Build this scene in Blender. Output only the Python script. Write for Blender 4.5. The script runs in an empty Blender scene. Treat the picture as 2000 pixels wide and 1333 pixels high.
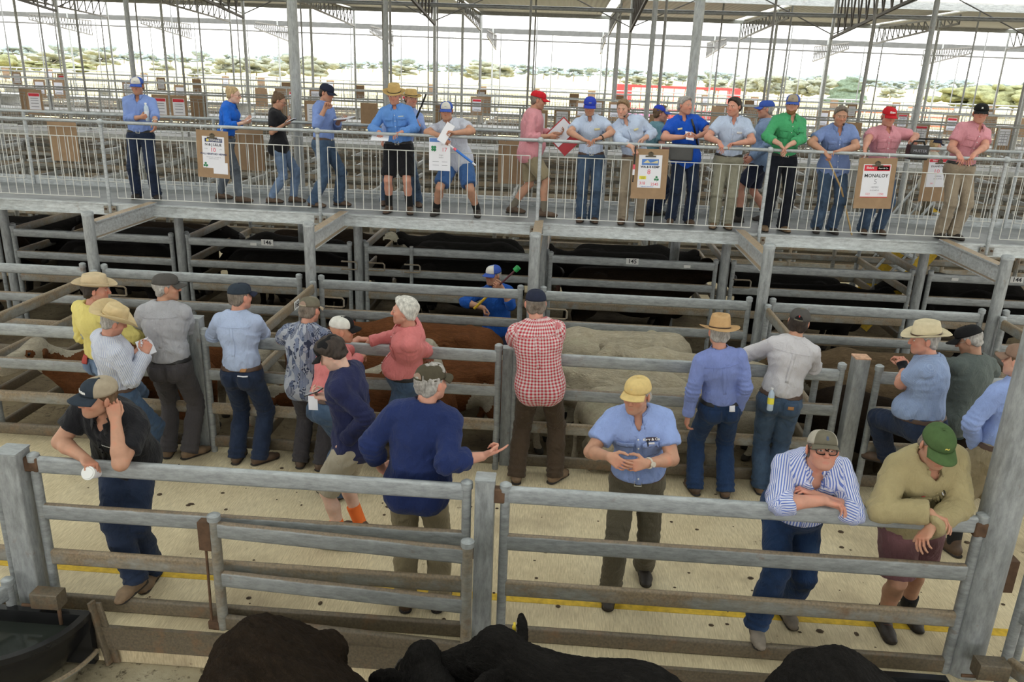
import bpy, bmesh, math, random
import numpy as np
from mathutils import Vector, Matrix
from mathutils.bvhtree import BVHTree

SC = bpy.context.scene
COL = SC.collection
R = math.radians
random.seed(7)

# ------------------------------------------------------------------ camera
CAM_H = 3.55
F_PX, PITCH, ROLL, YAW = 1573.0, R(18.54), R(2.165), R(3.0)
_fw = np.array([-math.sin(YAW) * math.cos(PITCH), math.cos(YAW) * math.cos(PITCH), -math.sin(PITCH)])
_rt0 = np.array([math.cos(YAW), math.sin(YAW), 0.0])
_up0 = np.cross(_rt0, _fw)
_rt = _rt0 * math.cos(ROLL) + _up0 * math.sin(ROLL)
_up = -_rt0 * math.sin(ROLL) + _up0 * math.cos(ROLL)
cam_data = bpy.data.cameras.new('camera')
cam = bpy.data.objects.new('camera', cam_data)
COL.objects.link(cam)
cam_data.sensor_fit = 'HORIZONTAL'
cam_data.sensor_width = 36.0
cam_data.lens = F_PX / 2000.0 * 36.0
cam_data.clip_start = 0.05
cam_data.clip_end = 3000
cam.matrix_world = Matrix(((_rt[0], _up[0], -_fw[0], 0.0), (_rt[1], _up[1], -_fw[1], 0.0),
                           (_rt[2], _up[2], -_fw[2], CAM_H), (0, 0, 0, 1)))
SC.camera = cam

# ------------------------------------------------------------------ sky
world = bpy.data.worlds.new('sky')
SC.world = world
world.use_nodes = True
wt = world.node_tree
wt.nodes.clear()
w_out = wt.nodes.new('ShaderNodeOutputWorld')
w_bg = wt.nodes.new('ShaderNodeBackground')
w_tc = wt.nodes.new('ShaderNodeTexCoord')
w_sep = wt.nodes.new('ShaderNodeSeparateXYZ')
w_ramp = wt.nodes.new('ShaderNodeValToRGB')
wt.links.new(w_tc.outputs['Generated'], w_sep.inputs[0])
wt.links.new(w_sep.outputs['Z'], w_ramp.inputs[0])
w_ramp.color_ramp.elements[0].position = 0.0
w_ramp.color_ramp.elements[0].color = (1.0, 0.985, 0.95, 1)
w_ramp.color_ramp.elements[1].position = 0.6
w_ramp.color_ramp.elements[1].color = (0.90, 0.95, 1.0, 1)
wt.links.new(w_ramp.outputs[0], w_bg.inputs[0])
w_bg.inputs[1].default_value = 1.6
wt.links.new(w_bg.outputs[0], w_out.inputs[0])

SC.view_settings.view_transform = 'Standard'
SC.view_settings.look = 'None'
SC.view_settings.gamma = 1.0
SC.view_settings.use_curve_mapping = False
SC.view_settings.exposure = 1.5
SC.cycles.use_denoising = True
SC.cycles.max_bounces = 6
SC.cycles.diffuse_bounces = 4
SC.cycles.glossy_bounces = 2
SC.cycles.transparent_max_bounces = 12
SC.cycles.caustics_reflective = False
SC.cycles.caustics_refractive = False
# ------------------------------------------------------------------ measuring helpers (survey of the place)
def _ray(px, py):
    return _rt * ((px - 1000) / F_PX) + _up * ((666.5 - py) / F_PX) + _fw
def at(px, py, Y):
    d = _ray(px, py); t = Y / d[1]
    return Vector((d[0] * t, Y, CAM_H + d[2] * t))
def gp(px, py, z=0.0):
    d = _ray(px, py); t = (z - CAM_H) / d[2]
    return Vector((d[0] * t, d[1] * t, z))

# ------------------------------------------------------------------ object helpers
def tag(o, label=None, cat=None, group=None, kind=None):
    if label: o['label'] = label
    if cat: o['category'] = cat
    if group: o['group'] = group
    if kind: o['kind'] = kind
    return o
def empty(name, loc=(0, 0, 0), rz=0.0, label=None, cat=None, group=None):
    o = bpy.data.objects.new(name, None)
    COL.objects.link(o)
    o.location = loc
    o.rotation_euler = (0, 0, rz)
    o.empty_display_size = 0.1
    return tag(o, label, cat, group)
def link_mesh(name, me, mats=None, parent=None):
    o = bpy.data.objects.new(name, me)
    COL.objects.link(o)
    if mats is not None and len(me.materials) == 0:
        for m in (mats if isinstance(mats, (list, tuple)) else [mats]):
            me.materials.append(m)
    if parent is not None: o.parent = parent
    return o
def copy_tree(o, parent=None):
    c = o.copy()
    COL.objects.link(c)
    if parent is not None:
        c.parent = parent
        c.matrix_parent_inverse = o.matrix_parent_inverse.copy()
    for ch in list(o.children): copy_tree(ch, c)
    return c

class MB:
    """collects simple shapes into one mesh"""
    def __init__(self): self.v = []; self.f = []; self.mi = []; self.m = 0
    def add(self, verts, faces):
        n = len(self.v)
        self.v += [tuple(p) for p in verts]
        for f in faces:
            self.f.append(tuple(i + n for i in f)); self.mi.append(self.m)
        return self
    def box(self, x0, x1, y0, y1, z0, z1):
        v = [(x0,y0,z0),(x1,y0,z0),(x1,y1,z0),(x0,y1,z0),(x0,y0,z1),(x1,y0,z1),(x1,y1,z1),(x0,y1,z1)]
        return self.add(v, [(0,3,2,1),(4,5,6,7),(0,1,5,4),(1,2,6,5),(2,3,7,6),(3,0,4,7)])
    def bar(self, a, b, w, h, r=0.0, up=(0, 0, 1), seg=3):
        """bar from a to b, w thick sideways, h along up; r rounds the section"""
        a = Vector(a); b = Vector(b); d = (b - a).normalized(); up = Vector(up)
        s = d.cross(up)
        if s.length < 1e-4: s = d.cross(Vector((0, 1, 0)))
        s.normalize(); u = s.cross(d).normalized()
        prof = []
        if r <= 0: prof = [(-w/2,-h/2),(w/2,-h/2),(w/2,h/2),(-w/2,h/2)]
        else:
            for cx, cz, a0 in ((w/2-r,-h/2+r,-90),(w/2-r,h/2-r,0),(-w/2+r,h/2-r,90),(-w/2+r,-h/2+r,180)):
                for i in range(seg + 1):
                    t = R(a0 + 90 * i / seg); prof.append((cx + r*math.cos(t), cz + r*math.sin(t)))
        n = len(prof)
        v = [p + s*x + u*z for p in (a, b) for x, z in prof]
        f = [(i, (i+1) % n, n + (i+1) % n, n + i) for i in range(n)]
        f += [tuple(range(n-1, -1, -1)), tuple(range(n, 2*n))]
        return self.add(v, f)
    def tube(self, path, r, n=10, cap=True, closed=False):
        path = [Vector(p) for p in path]; m = len(path)
        rr = r if isinstance(r, (list, tuple)) else [r] * m
        v = []; prev = None
        for i, p in enumerate(path):
            if closed: t = path[(i+1) % m] - path[i-1]
            else: t = path[min(i+1, m-1)] - path[max(i-1, 0)]
            t.normalize()
            if prev is None:
                s = t.cross(Vector((0, 0, 1)))
                if s.length < 1e-3: s = t.cross(Vector((0, 1, 0)))
            else: s = prev - t * prev.dot(t)
            s.normalize(); prev = s; u = t.cross(s)
            for k in range(n):
                a = 2*math.pi*k/n
                v.append(p + s*math.cos(a)*rr[i] + u*math.sin(a)*rr[i])
        f = []
        for i in range(m if closed else m-1):
            j = (i+1) % m
            for k in range(n):
                f.append((i*n+k, i*n+(k+1) % n, j*n+(k+1) % n, j*n+k))
        if cap and not closed:
            f.append(tuple(range(n-1, -1, -1))); f.append(tuple((m-1)*n+k for k in range(n)))
        return self.add(v, f)
    def lathe(self, prof, n=20, c=(0, 0, 0), sx=1.0, sy=1.0):
        v = []; m = len(prof)
        for r, z in prof:
            for k in range(n):
                a = 2*math.pi*k/n
                v.append((c[0]+r*sx*math.cos(a), c[1]+r*sy*math.sin(a), c[2]+z))
        f = [(i*n+k, i*n+(k+1) % n, (i+1)*n+(k+1) % n, (i+1)*n+k) for i in range(m-1) for k in range(n)]
        f.append(tuple(range(n-1, -1, -1))); f.append(tuple((m-1)*n+k for k in range(n)))
        return self.add(v, f)
    def sphere(self, c, r, n=12, m=8, s=(1, 1, 1)):
        v = [(c[0], c[1], c[2]-r*s[2])]
        for i in range(1, m):
            t = math.pi*i/m - math.pi/2
            for k in range(n):
                a = 2*math.pi*k/n
                v.append((c[0]+r*s[0]*math.cos(t)*math.cos(a), c[1]+r*s[1]*math.cos(t)*math.sin(a), c[2]+r*s[2]*math.sin(t)))
        v.append((c[0], c[1], c[2]+r*s[2]))
        f = [(0, 1+(k+1) % n, 1+k) for k in range(n)]
        for i in range(m-2):
            for k in range(n):
                f.append((1+i*n+k, 1+i*n+(k+1) % n, 1+(i+1)*n+(k+1) % n, 1+(i+1)*n+k))
        L = len(v)-1; o = 1+(m-2)*n
        f += [(o+k, o+(k+1) % n, L) for k in range(n)]
        return self.add(v, f)
    def grid(self, P, closed_u=False):
        """P[i][j] -> points; quads between"""
        a = len(P); b = len(P[0])
        v = [p for row in P for p in row]
        f = []
        for i in range(a - (0 if closed_u else 1)):
            i2 = (i+1) % a
            for j in range(b-1):
                f.append((i*b+j, i2*b+j, i2*b+j+1, i*b+j+1))
        return self.add(v, f)
    def mesh(self, name, smooth=40):
        me = bpy.data.meshes.new(name)
        me.from_pydata(self.v, [], self.f)
        if any(self.mi): me.polygons.foreach_set('material_index', self.mi)
        if smooth:
            me.polygons.foreach_set('use_smooth', [True]*len(me.polygons))
            me.set_sharp_from_angle(angle=R(smooth))
        me.update()
        return me
    def build(self, name, mats, parent=None, smooth=40, loc=None, rz=0.0):
        o = link_mesh(name, self.mesh(name, smooth), mats, parent)
        if loc is not None: o.location = loc
        if rz: o.rotation_euler = (0, 0, rz)
        return o
def solidify(o, t, offset=0.0):
    m = o.modifiers.new('thickness', 'SOLIDIFY'); m.thickness = t; m.offset = offset
    return o
def bevel(o, w, seg=2):
    m = o.modifiers.new('bevel', 'BEVEL'); m.width = w; m.segments = seg; m.limit_method = 'ANGLE'; m.angle_limit = R(40)
    return o

# ------------------------------------------------------------------ materials
_mats = {}
class NT:
    def __init__(self, name):
        self.m = bpy.data.materials.new(name); self.m.use_nodes = True
        self.t = self.m.node_tree; self.b = self.t.nodes['Principled BSDF']; self.out = self.t.nodes['Material Output']
        self._tc = None
    def n(self, typ, **kw):
        x = self.t.nodes.new(typ)
        for k, v in kw.items(): setattr(x, k, v)
        return x
    def l(self, a, b): self.t.links.new(a, b)
    def tc(self, which='Object'):
        if self._tc is None: self._tc = self.n('ShaderNodeTexCoord')
        return self._tc.outputs[which]
    def noise(self, scale, detail=3, rough=0.55, vec=None, sc3=None, dist=0.0):
        x = self.n('ShaderNodeTexNoise'); x.inputs['Scale'].default_value = scale
        x.inputs['Detail'].default_value = detail; x.inputs['Roughness'].default_value = rough
        x.inputs['Distortion'].default_value = dist
        v = vec if vec is not None else self.tc()
        if sc3 is not None:
            mp = self.n('ShaderNodeMapping'); mp.inputs['Scale'].default_value = sc3; self.l(v, mp.inputs[0]); v = mp.outputs[0]
        self.l(v, x.inputs['Vector'])
        return x.outputs['Fac']
    def ramp(self, fac, stops):
        x = self.n('ShaderNodeValToRGB'); e = x.color_ramp.elements
        while len(e) < len(stops): e.new(0.5)
        for el, (p, c) in zip(e, stops):
            el.position = p; el.color = (*c, 1) if not isinstance(c, (int, float)) else (c, c, c, 1)
        self.l(fac, x.inputs[0]); return x.outputs[0]
    def mix(self, fac, a, b, mode='MIX'):
        x = self.n('ShaderNodeMix', data_type='RGBA', blend_type=mode)
        for s, v in ((x.inputs[0], fac), (x.inputs[6], a), (x.inputs[7], b)):
            if isinstance(v, (int, float)): s.default_value = v
            elif isinstance(v, tuple): s.default_value = (*v, 1)
            else: self.l(v, s)
        return x.outputs[2]
    def math(self, op, a, b=0.0, c=None):
        x = self.n('ShaderNodeMath', operation=op)
        for s, v in zip(x.inputs, (a, b, c)):
            if v is None: continue
            if isinstance(v, (int, float)): s.default_value = v
            else: self.l(v, s)
        return x.outputs[0]
    def sep(self, v):
        x = self.n('ShaderNodeSeparateXYZ'); self.l(v, x.inputs[0]); return x.outputs
    def bump(self, h, strength=0.3, dist=0.01):
        x = self.n('ShaderNodeBump'); x.inputs['Strength'].default_value = strength; x.inputs['Distance'].default_value = dist
        self.l(h, x.inputs['Height']); self.l(x.outputs[0], self.b.inputs['Normal'])
    def set(self, **kw):
        for k, v in kw.items():
            s = self.b.inputs[k]
            if isinstance(v, tuple): s.default_value = (*v, 1) if len(v) == 3 else v
            elif isinstance(v, (int, float)): s.default_value = v
            else: self.l(v, s)
        return self
def srgb(r, g, b):
    f = lambda c: (c/255/12.92) if c/255 <= 0.04045 else ((c/255+0.055)/1.055)**2.4
    return (f(r), f(g), f(b))
def shade(c, k): return tuple(min(1.0, x*k) for x in c)
def flat(name, col, rough=0.6, metal=0.0, var=0.12, scale=6.0, bump=0.0, spec=0.4):
    key = ('flat', name)
    if key in _mats: return _mats[key]
    n = NT(name)
    f = n.noise(scale, 3)
    n.set(**{'Base Color': n.ramp(f, [(0.3, shade(col, 1-var)), (0.7, shade(col, 1+var))]), 'Roughness': rough, 'Metallic': metal,
             'Specular IOR Level': spec})
    if bump: n.bump(n.noise(scale*6, 3), bump, 0.01)
    _mats[key] = n.m
    return n.m
def galv(name, dirt=0.3, base=(0.50, 0.52, 0.53), rust=(0.20, 0.11, 0.055), metal=0.25, top=0.8, mud=(0.17, 0.115, 0.062), grain=(0.35, 0.8, 1.3)):
    """galvanised steel with spangle, dried manure and rust; grime settles on upward faces"""
    key = ('galv', name)
    if key in _mats: return _mats[key]
    n = NT(name)
    geo = n.n('ShaderNodeNewGeometry')
    pos = geo.outputs['Position']
    sp = n.noise(26, 5, 0.72, vec=pos, sc3=grain)
    col = n.ramp(sp, [(0.30, shade(base, 0.68)), (0.5, base), (0.72, shade(base, 1.35))])
    nz = n.sep(geo.outputs['Normal'])[2]
    d1 = n.noise(2.4, 5, 0.68, vec=pos)
    upw = n.math('MULTIPLY', n.math('MAXIMUM', nz, 0.0), top)
    lvl = n.math('ADD', n.math('ADD', d1, upw), dirt - 1.0)
    m1 = n.ramp(lvl, [(0.12, 0.0), (0.34, 1.0)])
    fine = n.noise(60, 2, 0.6, vec=pos)
    mudc = n.ramp(fine, [(0.3, shade(mud, 0.7)), (0.7, shade(mud, 1.45))])
    col = n.mix(n.math('MULTIPLY', m1, 0.85), col, mudc)
    d2 = n.noise(5.5, 4, 0.7, vec=pos)
    m2 = n.ramp(d2, [(0.66 - 0.12*dirt, 0.0), (0.74, 1.0)])
    col = n.mix(n.math('MULTIPLY', m2, min(0.8, 0.25 + dirt)), col, rust)
    n.set(**{'Base Color': col, 'Metallic': n.math('MULTIPLY', n.math('SUBTRACT', 1.0, m1), metal),
             'Roughness': n.ramp(sp, [(0.2, 0.38), (0.8, 0.6)])})
    n.bump(n.noise(60, 3, 0.6, vec=pos), 0.15, 0.003)
    _mats[key] = n.m
    return n.m

# ------------------------------------------------------------------ signed-distance modelling (organic shapes)
class Field:
    def __init__(self, lo, hi, h):
        self.h = h; self.lo = np.array(lo, float); n = np.ceil((np.array(hi, float) - self.lo)/h).astype(int) + 1
        self.n = n; self.F = np.full(n, 1.0, np.float32)
        self.ax = [(self.lo[i] + h*np.arange(n[i])).astype(np.float32) for i in range(3)]
    def _sub(self, lo, hi, pad):
        a = np.clip(np.floor((np.array(lo) - pad - self.lo)/self.h).astype(int), 0, self.n)
        b = np.clip(np.ceil((np.array(hi) + pad - self.lo)/self.h).astype(int) + 1, 0, self.n)
        if np.any(b <= a): return None
        s = tuple(slice(a[i], b[i]) for i in range(3))
        X = self.ax[0][s[0]][:, None, None]; Y = self.ax[1][s[1]][None, :, None]; Z = self.ax[2][s[2]][None, None, :]
        return s, X, Y, Z
    def _comb(self, s, d, k, op):
        A = self.F[s]
        if op == 'add':
            if k <= 0: self.F[s] = np.minimum(A, d)
            else:
                hh = np.maximum(k - np.abs(A - d), 0)/k
                self.F[s] = np.minimum(A, d) - hh*hh*k*0.25
        else:
            d = -d
            if k <= 0: self.F[s] = np.maximum(A, d)
            else:
                hh = np.maximum(k - np.abs(A - d), 0)/k
                self.F[s] = np.maximum(A, d) + hh*hh*k*0.25
    def cone(self, a, b, ra, rb, k=0.02, op='add', flat=None, cut=None, inf=0.0):
        """tapered capsule; flat=(dir, s) squashes along dir; cut=(t0,t1) flat ends"""
        a = np.array(a, np.float32); b = np.array(b, np.float32); ra += inf; rb += inf
        m = max(ra, rb)*(1.0 if flat is None else max(1.0, flat[1]))
        q = self._sub(np.minimum(a, b) - m, np.maximum(a, b) + m, k + 2*self.h)
        if q is None: return
        s, X, Y, Z = q
        ba = b - a; L2 = float(ba @ ba) + 1e-12
        px, py, pz = X - a[0], Y - a[1], Z - a[2]
        t = (px*ba[0] + py*ba[1] + pz*ba[2])/L2
        tc = np.clip(t, 0, 1)
        qx, qy, qz = px - tc*ba[0], py - tc*ba[1], pz - tc*ba[2]
        r = ra + (rb - ra)*tc
        d2 = qx*qx + qy*qy + qz*qz
        if flat is not None:
            dr, sc = flat
            e = qx*dr[0] + qy*dr[1] + qz*dr[2]
            d2 = np.maximum(d2 - e*e, 0) + (e/sc)**2
            d = (np.sqrt(d2) - r)*min(1.0, sc)
        else: d = np.sqrt(d2) - r
        if cut is not None:
            L = math.sqrt(L2)
            d = np.maximum(d, np.maximum((cut[0] - t)*L, (t - cut[1])*L))
        self._comb(s, d, k, op)
    def ell(self, c, rad, k=0.02, op='add', M=None, inf=0.0):
        c = np.array(c, np.float32); rad = np.array(rad, np.float32) + inf; m = float(rad.max())
        q = self._sub(c - m, c + m, k + 2*self.h)
        if q is None: return
        s, X, Y, Z = q
        x, y, z = X - c[0], Y - c[1], Z - c[2]
        if M is not None:   # columns of M are the ellipsoid's axes
            x, y, z = (x*M[0][0] + y*M[1][0] + z*M[2][0], x*M[0][1] + y*M[1][1] + z*M[2][1], x*M[0][2] + y*M[1][2] + z*M[2][2])
        k0 = np.sqrt((x/rad[0])**2 + (y/rad[1])**2 + (z/rad[2])**2)
        k1 = np.sqrt((x/rad[0]**2)**2 + (y/rad[1]**2)**2 + (z/rad[2]**2)**2) + 1e-6
        self._comb(s, k0*(k0 - 1)/k1, k, op)
    def plane(self, p, nrm, k=0.0):
        """keep the side opposite to nrm"""
        p = np.array(p, np.float32); nrm = np.array(nrm, np.float32)
        d = (self.ax[0][:, None, None] - p[0])*nrm[0] + (self.ax[1][None, :, None] - p[1])*nrm[1] + (self.ax[2][None, None, :] - p[2])*nrm[2]
        if k <= 0: self.F = np.maximum(self.F, d)
        else:
            hh = np.maximum(k - np.abs(self.F - d), 0)/k
            self.F = np.maximum(self.F, d) + hh*hh*k*0.25
    def mesh(self, smooth=1):
        F = self.F
        F = np.pad(F, 1, constant_values=1.0)
        lo = self.lo - self.h
        S = F < 0
        c = np.zeros(np.array(F.shape) - 1, np.uint8)
        for i in (0, 1):
            for j in (0, 1):
                for k in (0, 1):
                    c += S[i:i+c.shape[0], j:j+c.shape[1], k:k+c.shape[2]]
        ii = np.argwhere((c > 0) & (c < 8))
        N = len(ii)
        if N == 0: return np.zeros((0, 3)), np.zeros((0, 4), int)
        off = np.array([(i, j, k) for i in (0, 1) for j in (0, 1) for k in (0, 1)])
        V = np.stack([F[ii[:, 0]+o[0], ii[:, 1]+o[1], ii[:, 2]+o[2]] for o in off], 0)
        acc = np.zeros((N, 3)); cnt = np.zeros(N)
        for e0 in range(8):
            for e1 in range(e0+1, 8):
                if np.abs(off[e0]-off[e1]).sum() != 1: continue
                a, b = V[e0], V[e1]
                m = (a < 0) != (b < 0)
                t = np.where(m, a/np.where(m, a-b, 1), 0)
                p = off[e0][None]*(1-t[:, None]) + off[e1][None]*t[:, None]
                acc += p*m[:, None]; cnt += m
        P = lo + (ii + acc/cnt[:, None])*self.h
        idx = np.full(c.shape, -1, np.int32)
        idx[ii[:, 0], ii[:, 1], ii[:, 2]] = np.arange(N)
        quads = []
        for axis in range(3):
            sl0 = [slice(None)]*3; sl1 = [slice(None)]*3
            sl0[axis] = slice(0, -1); sl1[axis] = slice(1, None)
            A = S[tuple(sl0)]; B = S[tuple(sl1)]
            e = np.argwhere(A != B)
            if not len(e): continue
            inside = A[e[:, 0], e[:, 1], e[:, 2]]
            u, v = [(1, 2), (2, 0), (0, 1)][axis]
            q = []
            for du, dv in ((-1, -1), (0, -1), (0, 0), (-1, 0)):
                w = e.copy(); w[:, u] += du; w[:, v] += dv
                q.append(idx[w[:, 0], w[:, 1], w[:, 2]])
            q = np.stack(q, 1)
            q[~inside] = q[~inside][:, ::-1]
            quads.append(q)
        Q = np.concatenate(quads, 0)
        for _ in range(smooth): P = lap(P, Q, 0.5)
        return P, Q
def lap(P, Q, a=0.5):
    n = len(P)
    i = np.concatenate([Q[:, 0], Q[:, 1], Q[:, 2], Q[:, 3]]); j = np.concatenate([Q[:, 1], Q[:, 2], Q[:, 3], Q[:, 0]])
    w = np.bincount(i, minlength=n) + np.bincount(j, minlength=n)
    o = np.stack([np.bincount(i, P[j, c], n) + np.bincount(j, P[i, c], n) for c in range(3)], 1)
    return P*(1-a) + a*o/np.maximum(w, 1)[:, None]
def vnormals(P, Q):
    nf = np.cross(P[Q[:, 2]] - P[Q[:, 0]], P[Q[:, 3]] - P[Q[:, 1]])
    N = np.zeros_like(P)
    for c in range(3):
        for k in range(4): N[:, c] += np.bincount(Q[:, k], nf[:, c], len(P))
    return N/(np.linalg.norm(N, axis=1, keepdims=True) + 1e-12)
def np_mesh(name, P, Q, mat_idx=None, uv=None, uperiod=None):
    me = bpy.data.meshes.new(name)
    me.vertices.add(len(P)); me.vertices.foreach_set('co', np.ascontiguousarray(P, np.float32).ravel())
    k = Q.shape[1]
    me.loops.add(Q.size); me.loops.foreach_set('vertex_index', np.ascontiguousarray(Q, np.int32).ravel())
    me.polygons.add(len(Q)); me.polygons.foreach_set('loop_start', np.arange(0, Q.size, k, dtype=np.int32))
    me.polygons.foreach_set('loop_total', np.full(len(Q), k, np.int32))
    if mat_idx is not None: me.polygons.foreach_set('material_index', np.ascontiguousarray(mat_idx, np.int32))
    me.polygons.foreach_set('use_smooth', np.ones(len(Q), bool))
    if uv is not None:
        U = uv[Q].copy()            # faces x 4 x 2
        if uperiod is not None:
            per = uperiod[Q].mean(1, keepdims=True)
            mx = U[:, :, 0].max(1, keepdims=True)
            U[:, :, 0] = np.where(mx - U[:, :, 0] > per*0.5, U[:, :, 0] + per, U[:, :, 0])
        l = me.uv_layers.new(name='UVMap')
        l.data.foreach_set('uv', U.astype(np.float32).ravel())
    me.update(calc_edges=True)
    me.validate()
    return me
class Wob:
    """smooth pseudo-random scalar field"""
    def __init__(self, seed, freq, n=5, warp=0.6):
        g = np.random.RandomState(seed)
        self.d = g.normal(size=(n, 3)); self.d /= np.linalg.norm(self.d, axis=1, keepdims=True); self.d *= freq*(0.6+0.9*g.rand(n, 1))
        self.e = g.normal(size=(n, 3)); self.e /= np.linalg.norm(self.e, axis=1, keepdims=True); self.e *= freq*0.5
        self.p = g.rand(n)*6.28; self.q = g.rand(n)*6.28; self.w = warp
    def __call__(self, P):
        o = 0
        for d, e, p, q in zip(self.d, self.e, self.p, self.q):
            o = o + np.sin(P @ d + p + self.w*2*np.sin(P @ e + q))
        return o/len(self.p)
def unit(v):
    v = np.array(v, float); return v/(np.linalg.norm(v) + 1e-12)
def rotm(axis, deg):
    a = unit(axis); t = math.radians(deg); K = np.array([[0, -a[2], a[1]], [a[2], 0, -a[0]], [-a[1], a[0], 0]])
    return np.eye(3) + math.sin(t)*K + (1-math.cos(t))*(K @ K)
def text_mesh(body, size, align='CENTER', extrude=0.0008, bold=0.0):
    cu = bpy.data.curves.new('lettering', 'FONT')
    cu.body = body; cu.size = size; cu.align_x = align; cu.align_y = 'CENTER'; cu.extrude = extrude; cu.offset = bold; cu.resolution_u = 2
    o = bpy.data.objects.new('lettering', cu); COL.objects.link(o)
    me = bpy.data.meshes.new_from_object(o.evaluated_get(bpy.context.evaluated_depsgraph_get()))
    bpy.data.objects.remove(o); bpy.data.curves.remove(cu)
    return me
# ================================================================== THE PLACE
SKYW = 0.52             # share of each roof bay that is skylight
Z_PEN = -0.28          # pen floors lie below the selling lane
Z_DECK = 1.68          # catwalk deck
BAY = 5.66
YN, YB, YC, YD = 4.40, 6.78, 8.90, 10.95     # fence lines: near, back of lane, drafting alley, far pens
NEAR_Z = (1.075, 0.74, 0.40, 0.055)
BACK_Z = (1.12, 0.79, 0.45, 0.11)

G_CLEAN = galv('galv_clean', 0.14, base=(0.34, 0.36, 0.37), top=0.25)
G_RAIL = galv('galv_rail', 0.30, base=(0.29, 0.305, 0.31), top=0.85)
G_DIRTY = galv('galv_dirty', 0.70, base=(0.28, 0.28, 0.26), top=0.95, mud=(0.21, 0.15, 0.085))
G_LOW = galv('galv_manured', 0.98, base=(0.20, 0.19, 0.165), top=0.5, mud=(0.105, 0.078, 0.047))
G_POST = galv('galv_post', 0.24, base=(0.32, 0.335, 0.34), top=0.3, grain=(1.1, 1.1, 0.3))
G_DECK = galv('galv_deck', 0.12, base=(0.42, 0.445, 0.46), top=0.25)
G_EDGE = galv('galv_edge', 0.10, base=(0.60, 0.63, 0.64), top=0.2)
G_FAR = galv('galv_far', 0.22, base=(0.40, 0.41, 0.39), top=0.45, metal=0.15)
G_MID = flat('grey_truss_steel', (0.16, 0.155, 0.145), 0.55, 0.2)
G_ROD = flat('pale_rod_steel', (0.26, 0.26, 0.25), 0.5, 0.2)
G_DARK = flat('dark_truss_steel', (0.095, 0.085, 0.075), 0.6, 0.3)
BLACK_PLASTIC = flat('black_plastic', (0.012, 0.012, 0.013), 0.25, 0, 0.2)
YELLOW = flat('yellow_paint', (0.62, 0.40, 0.03), 0.6, 0, 0.25, 18)
RUSTY = flat('rusty_iron', (0.13, 0.075, 0.045), 0.75, 0.3, 0.35, 14)
BOARD = flat('brown_hardboard', (0.33, 0.215, 0.125), 0.7, 0, 0.10, 9)
PAPER = flat('white_paper', (0.80, 0.80, 0.86), 0.7, 0, 0.02)
INK = flat('black_ink', (0.03, 0.03, 0.04), 0.7)
INK_RED = flat('red_ink', (0.72, 0.12, 0.17), 0.7)
INK_GREY = flat('grey_ink', (0.35, 0.35, 0.40), 0.7)
HEAD_RED = flat('red_heading', (0.62, 0.03, 0.05), 0.6)
HEAD_BLUE = flat('blue_heading', (0.10, 0.22, 0.55), 0.6)
HEAD_NAVY = flat('navy_heading', (0.03, 0.045, 0.13), 0.6)
SHAMROCK = flat('shamrock_green', (0.03, 0.22, 0.09), 0.6)
NOTE_YELLOW = flat('yellow_note', (0.85, 0.75, 0.08), 0.6)
WHITE_TAG = flat('white_tag', (0.75, 0.75, 0.74), 0.55, 0, 0.03)

# ---- ground
def mk_concrete():
    n = NT('lane_concrete'); pos = n.n('ShaderNodeNewGeometry').outputs['Position']
    big = n.noise(1.1, 5, 0.6, vec=pos); broom = n.noise(20, 3, 0.6, vec=pos, sc3=(5.5, 0.55, 1)); fine = n.noise(70, 2, 0.7, vec=pos)
    c = n.ramp(big, [(0.25, (0.52, 0.42, 0.26)), (0.5, (0.70, 0.595, 0.39)), (0.75, (0.80, 0.71, 0.50))])
    c = n.mix(0.22, c, n.ramp(broom, [(0.3, (0.28, 0.24, 0.18)), (0.7, (0.95, 0.9, 0.8))]), 'MULTIPLY')
    c = n.mix(0.45, c, n.ramp(broom, [(0.3, (0.44, 0.355, 0.23)), (0.7, (0.86, 0.745, 0.51))]))
    spots = n.noise(6.5, 4, 0.75, vec=pos)
    c = n.mix(n.ramp(spots, [(0.655, 0.0), (0.70, 0.75)]), c, (0.13, 0.09, 0.055))
    stain = n.noise(0.8, 4, 0.7, vec=pos)
    c = n.mix(n.ramp(stain, [(0.50, 0.0), (0.70, 0.62)]), c, (0.26, 0.20, 0.135))
    n.set(**{'Base Color': c, 'Roughness': 0.88, 'Specular IOR Level': 0.2})
    n.bump(n.math('ADD', broom, n.math('MULTIPLY', fine, 0.6)), 0.35, 0.006)
    return n.m
def mk_manure(c0=(0.07, 0.05, 0.032), c1=(0.15, 0.115, 0.07), c2=(0.26, 0.21, 0.13), nm='pen_floor_manure'):
    n = NT(nm); pos = n.n('ShaderNodeNewGeometry').outputs['Position']
    a = n.noise(1.3, 5, 0.65, vec=pos); b = n.noise(16, 4, 0.7, vec=pos)
    c = n.ramp(a, [(0.3, c0), (0.5, c1), (0.75, c2)])
    c = n.mix(n.ramp(b, [(0.56, 0.0), (0.66, 0.8)]), c, (0.045, 0.033, 0.022))
    n.set(**{'Base Color': c, 'Roughness': 0.9, 'Specular IOR Level': 0.15}); n.bump(b, 0.5, 0.02)
    return n.m
def mk_field():
    n = NT('dry_grass_paddock'); pos = n.n('ShaderNodeNewGeometry').outputs['Position']
    a = n.noise(0.02, 5, 0.6, vec=pos); b = n.noise(0.4, 4, 0.7, vec=pos)
    c = n.ramp(a, [(0.3, (0.50, 0.40, 0.17)), (0.55, (0.62, 0.53, 0.28)), (0.8, (0.56, 0.52, 0.30))])
    c = n.mix(0.25, c, n.ramp(b, [(0.3, (0.35, 0.3, 0.14)), (0.7, (0.75, 0.68, 0.42))]))
    n.set(**{'Base Color': c, 'Roughness': 0.95, 'Specular IOR Level': 0.1}); return n.m
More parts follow.
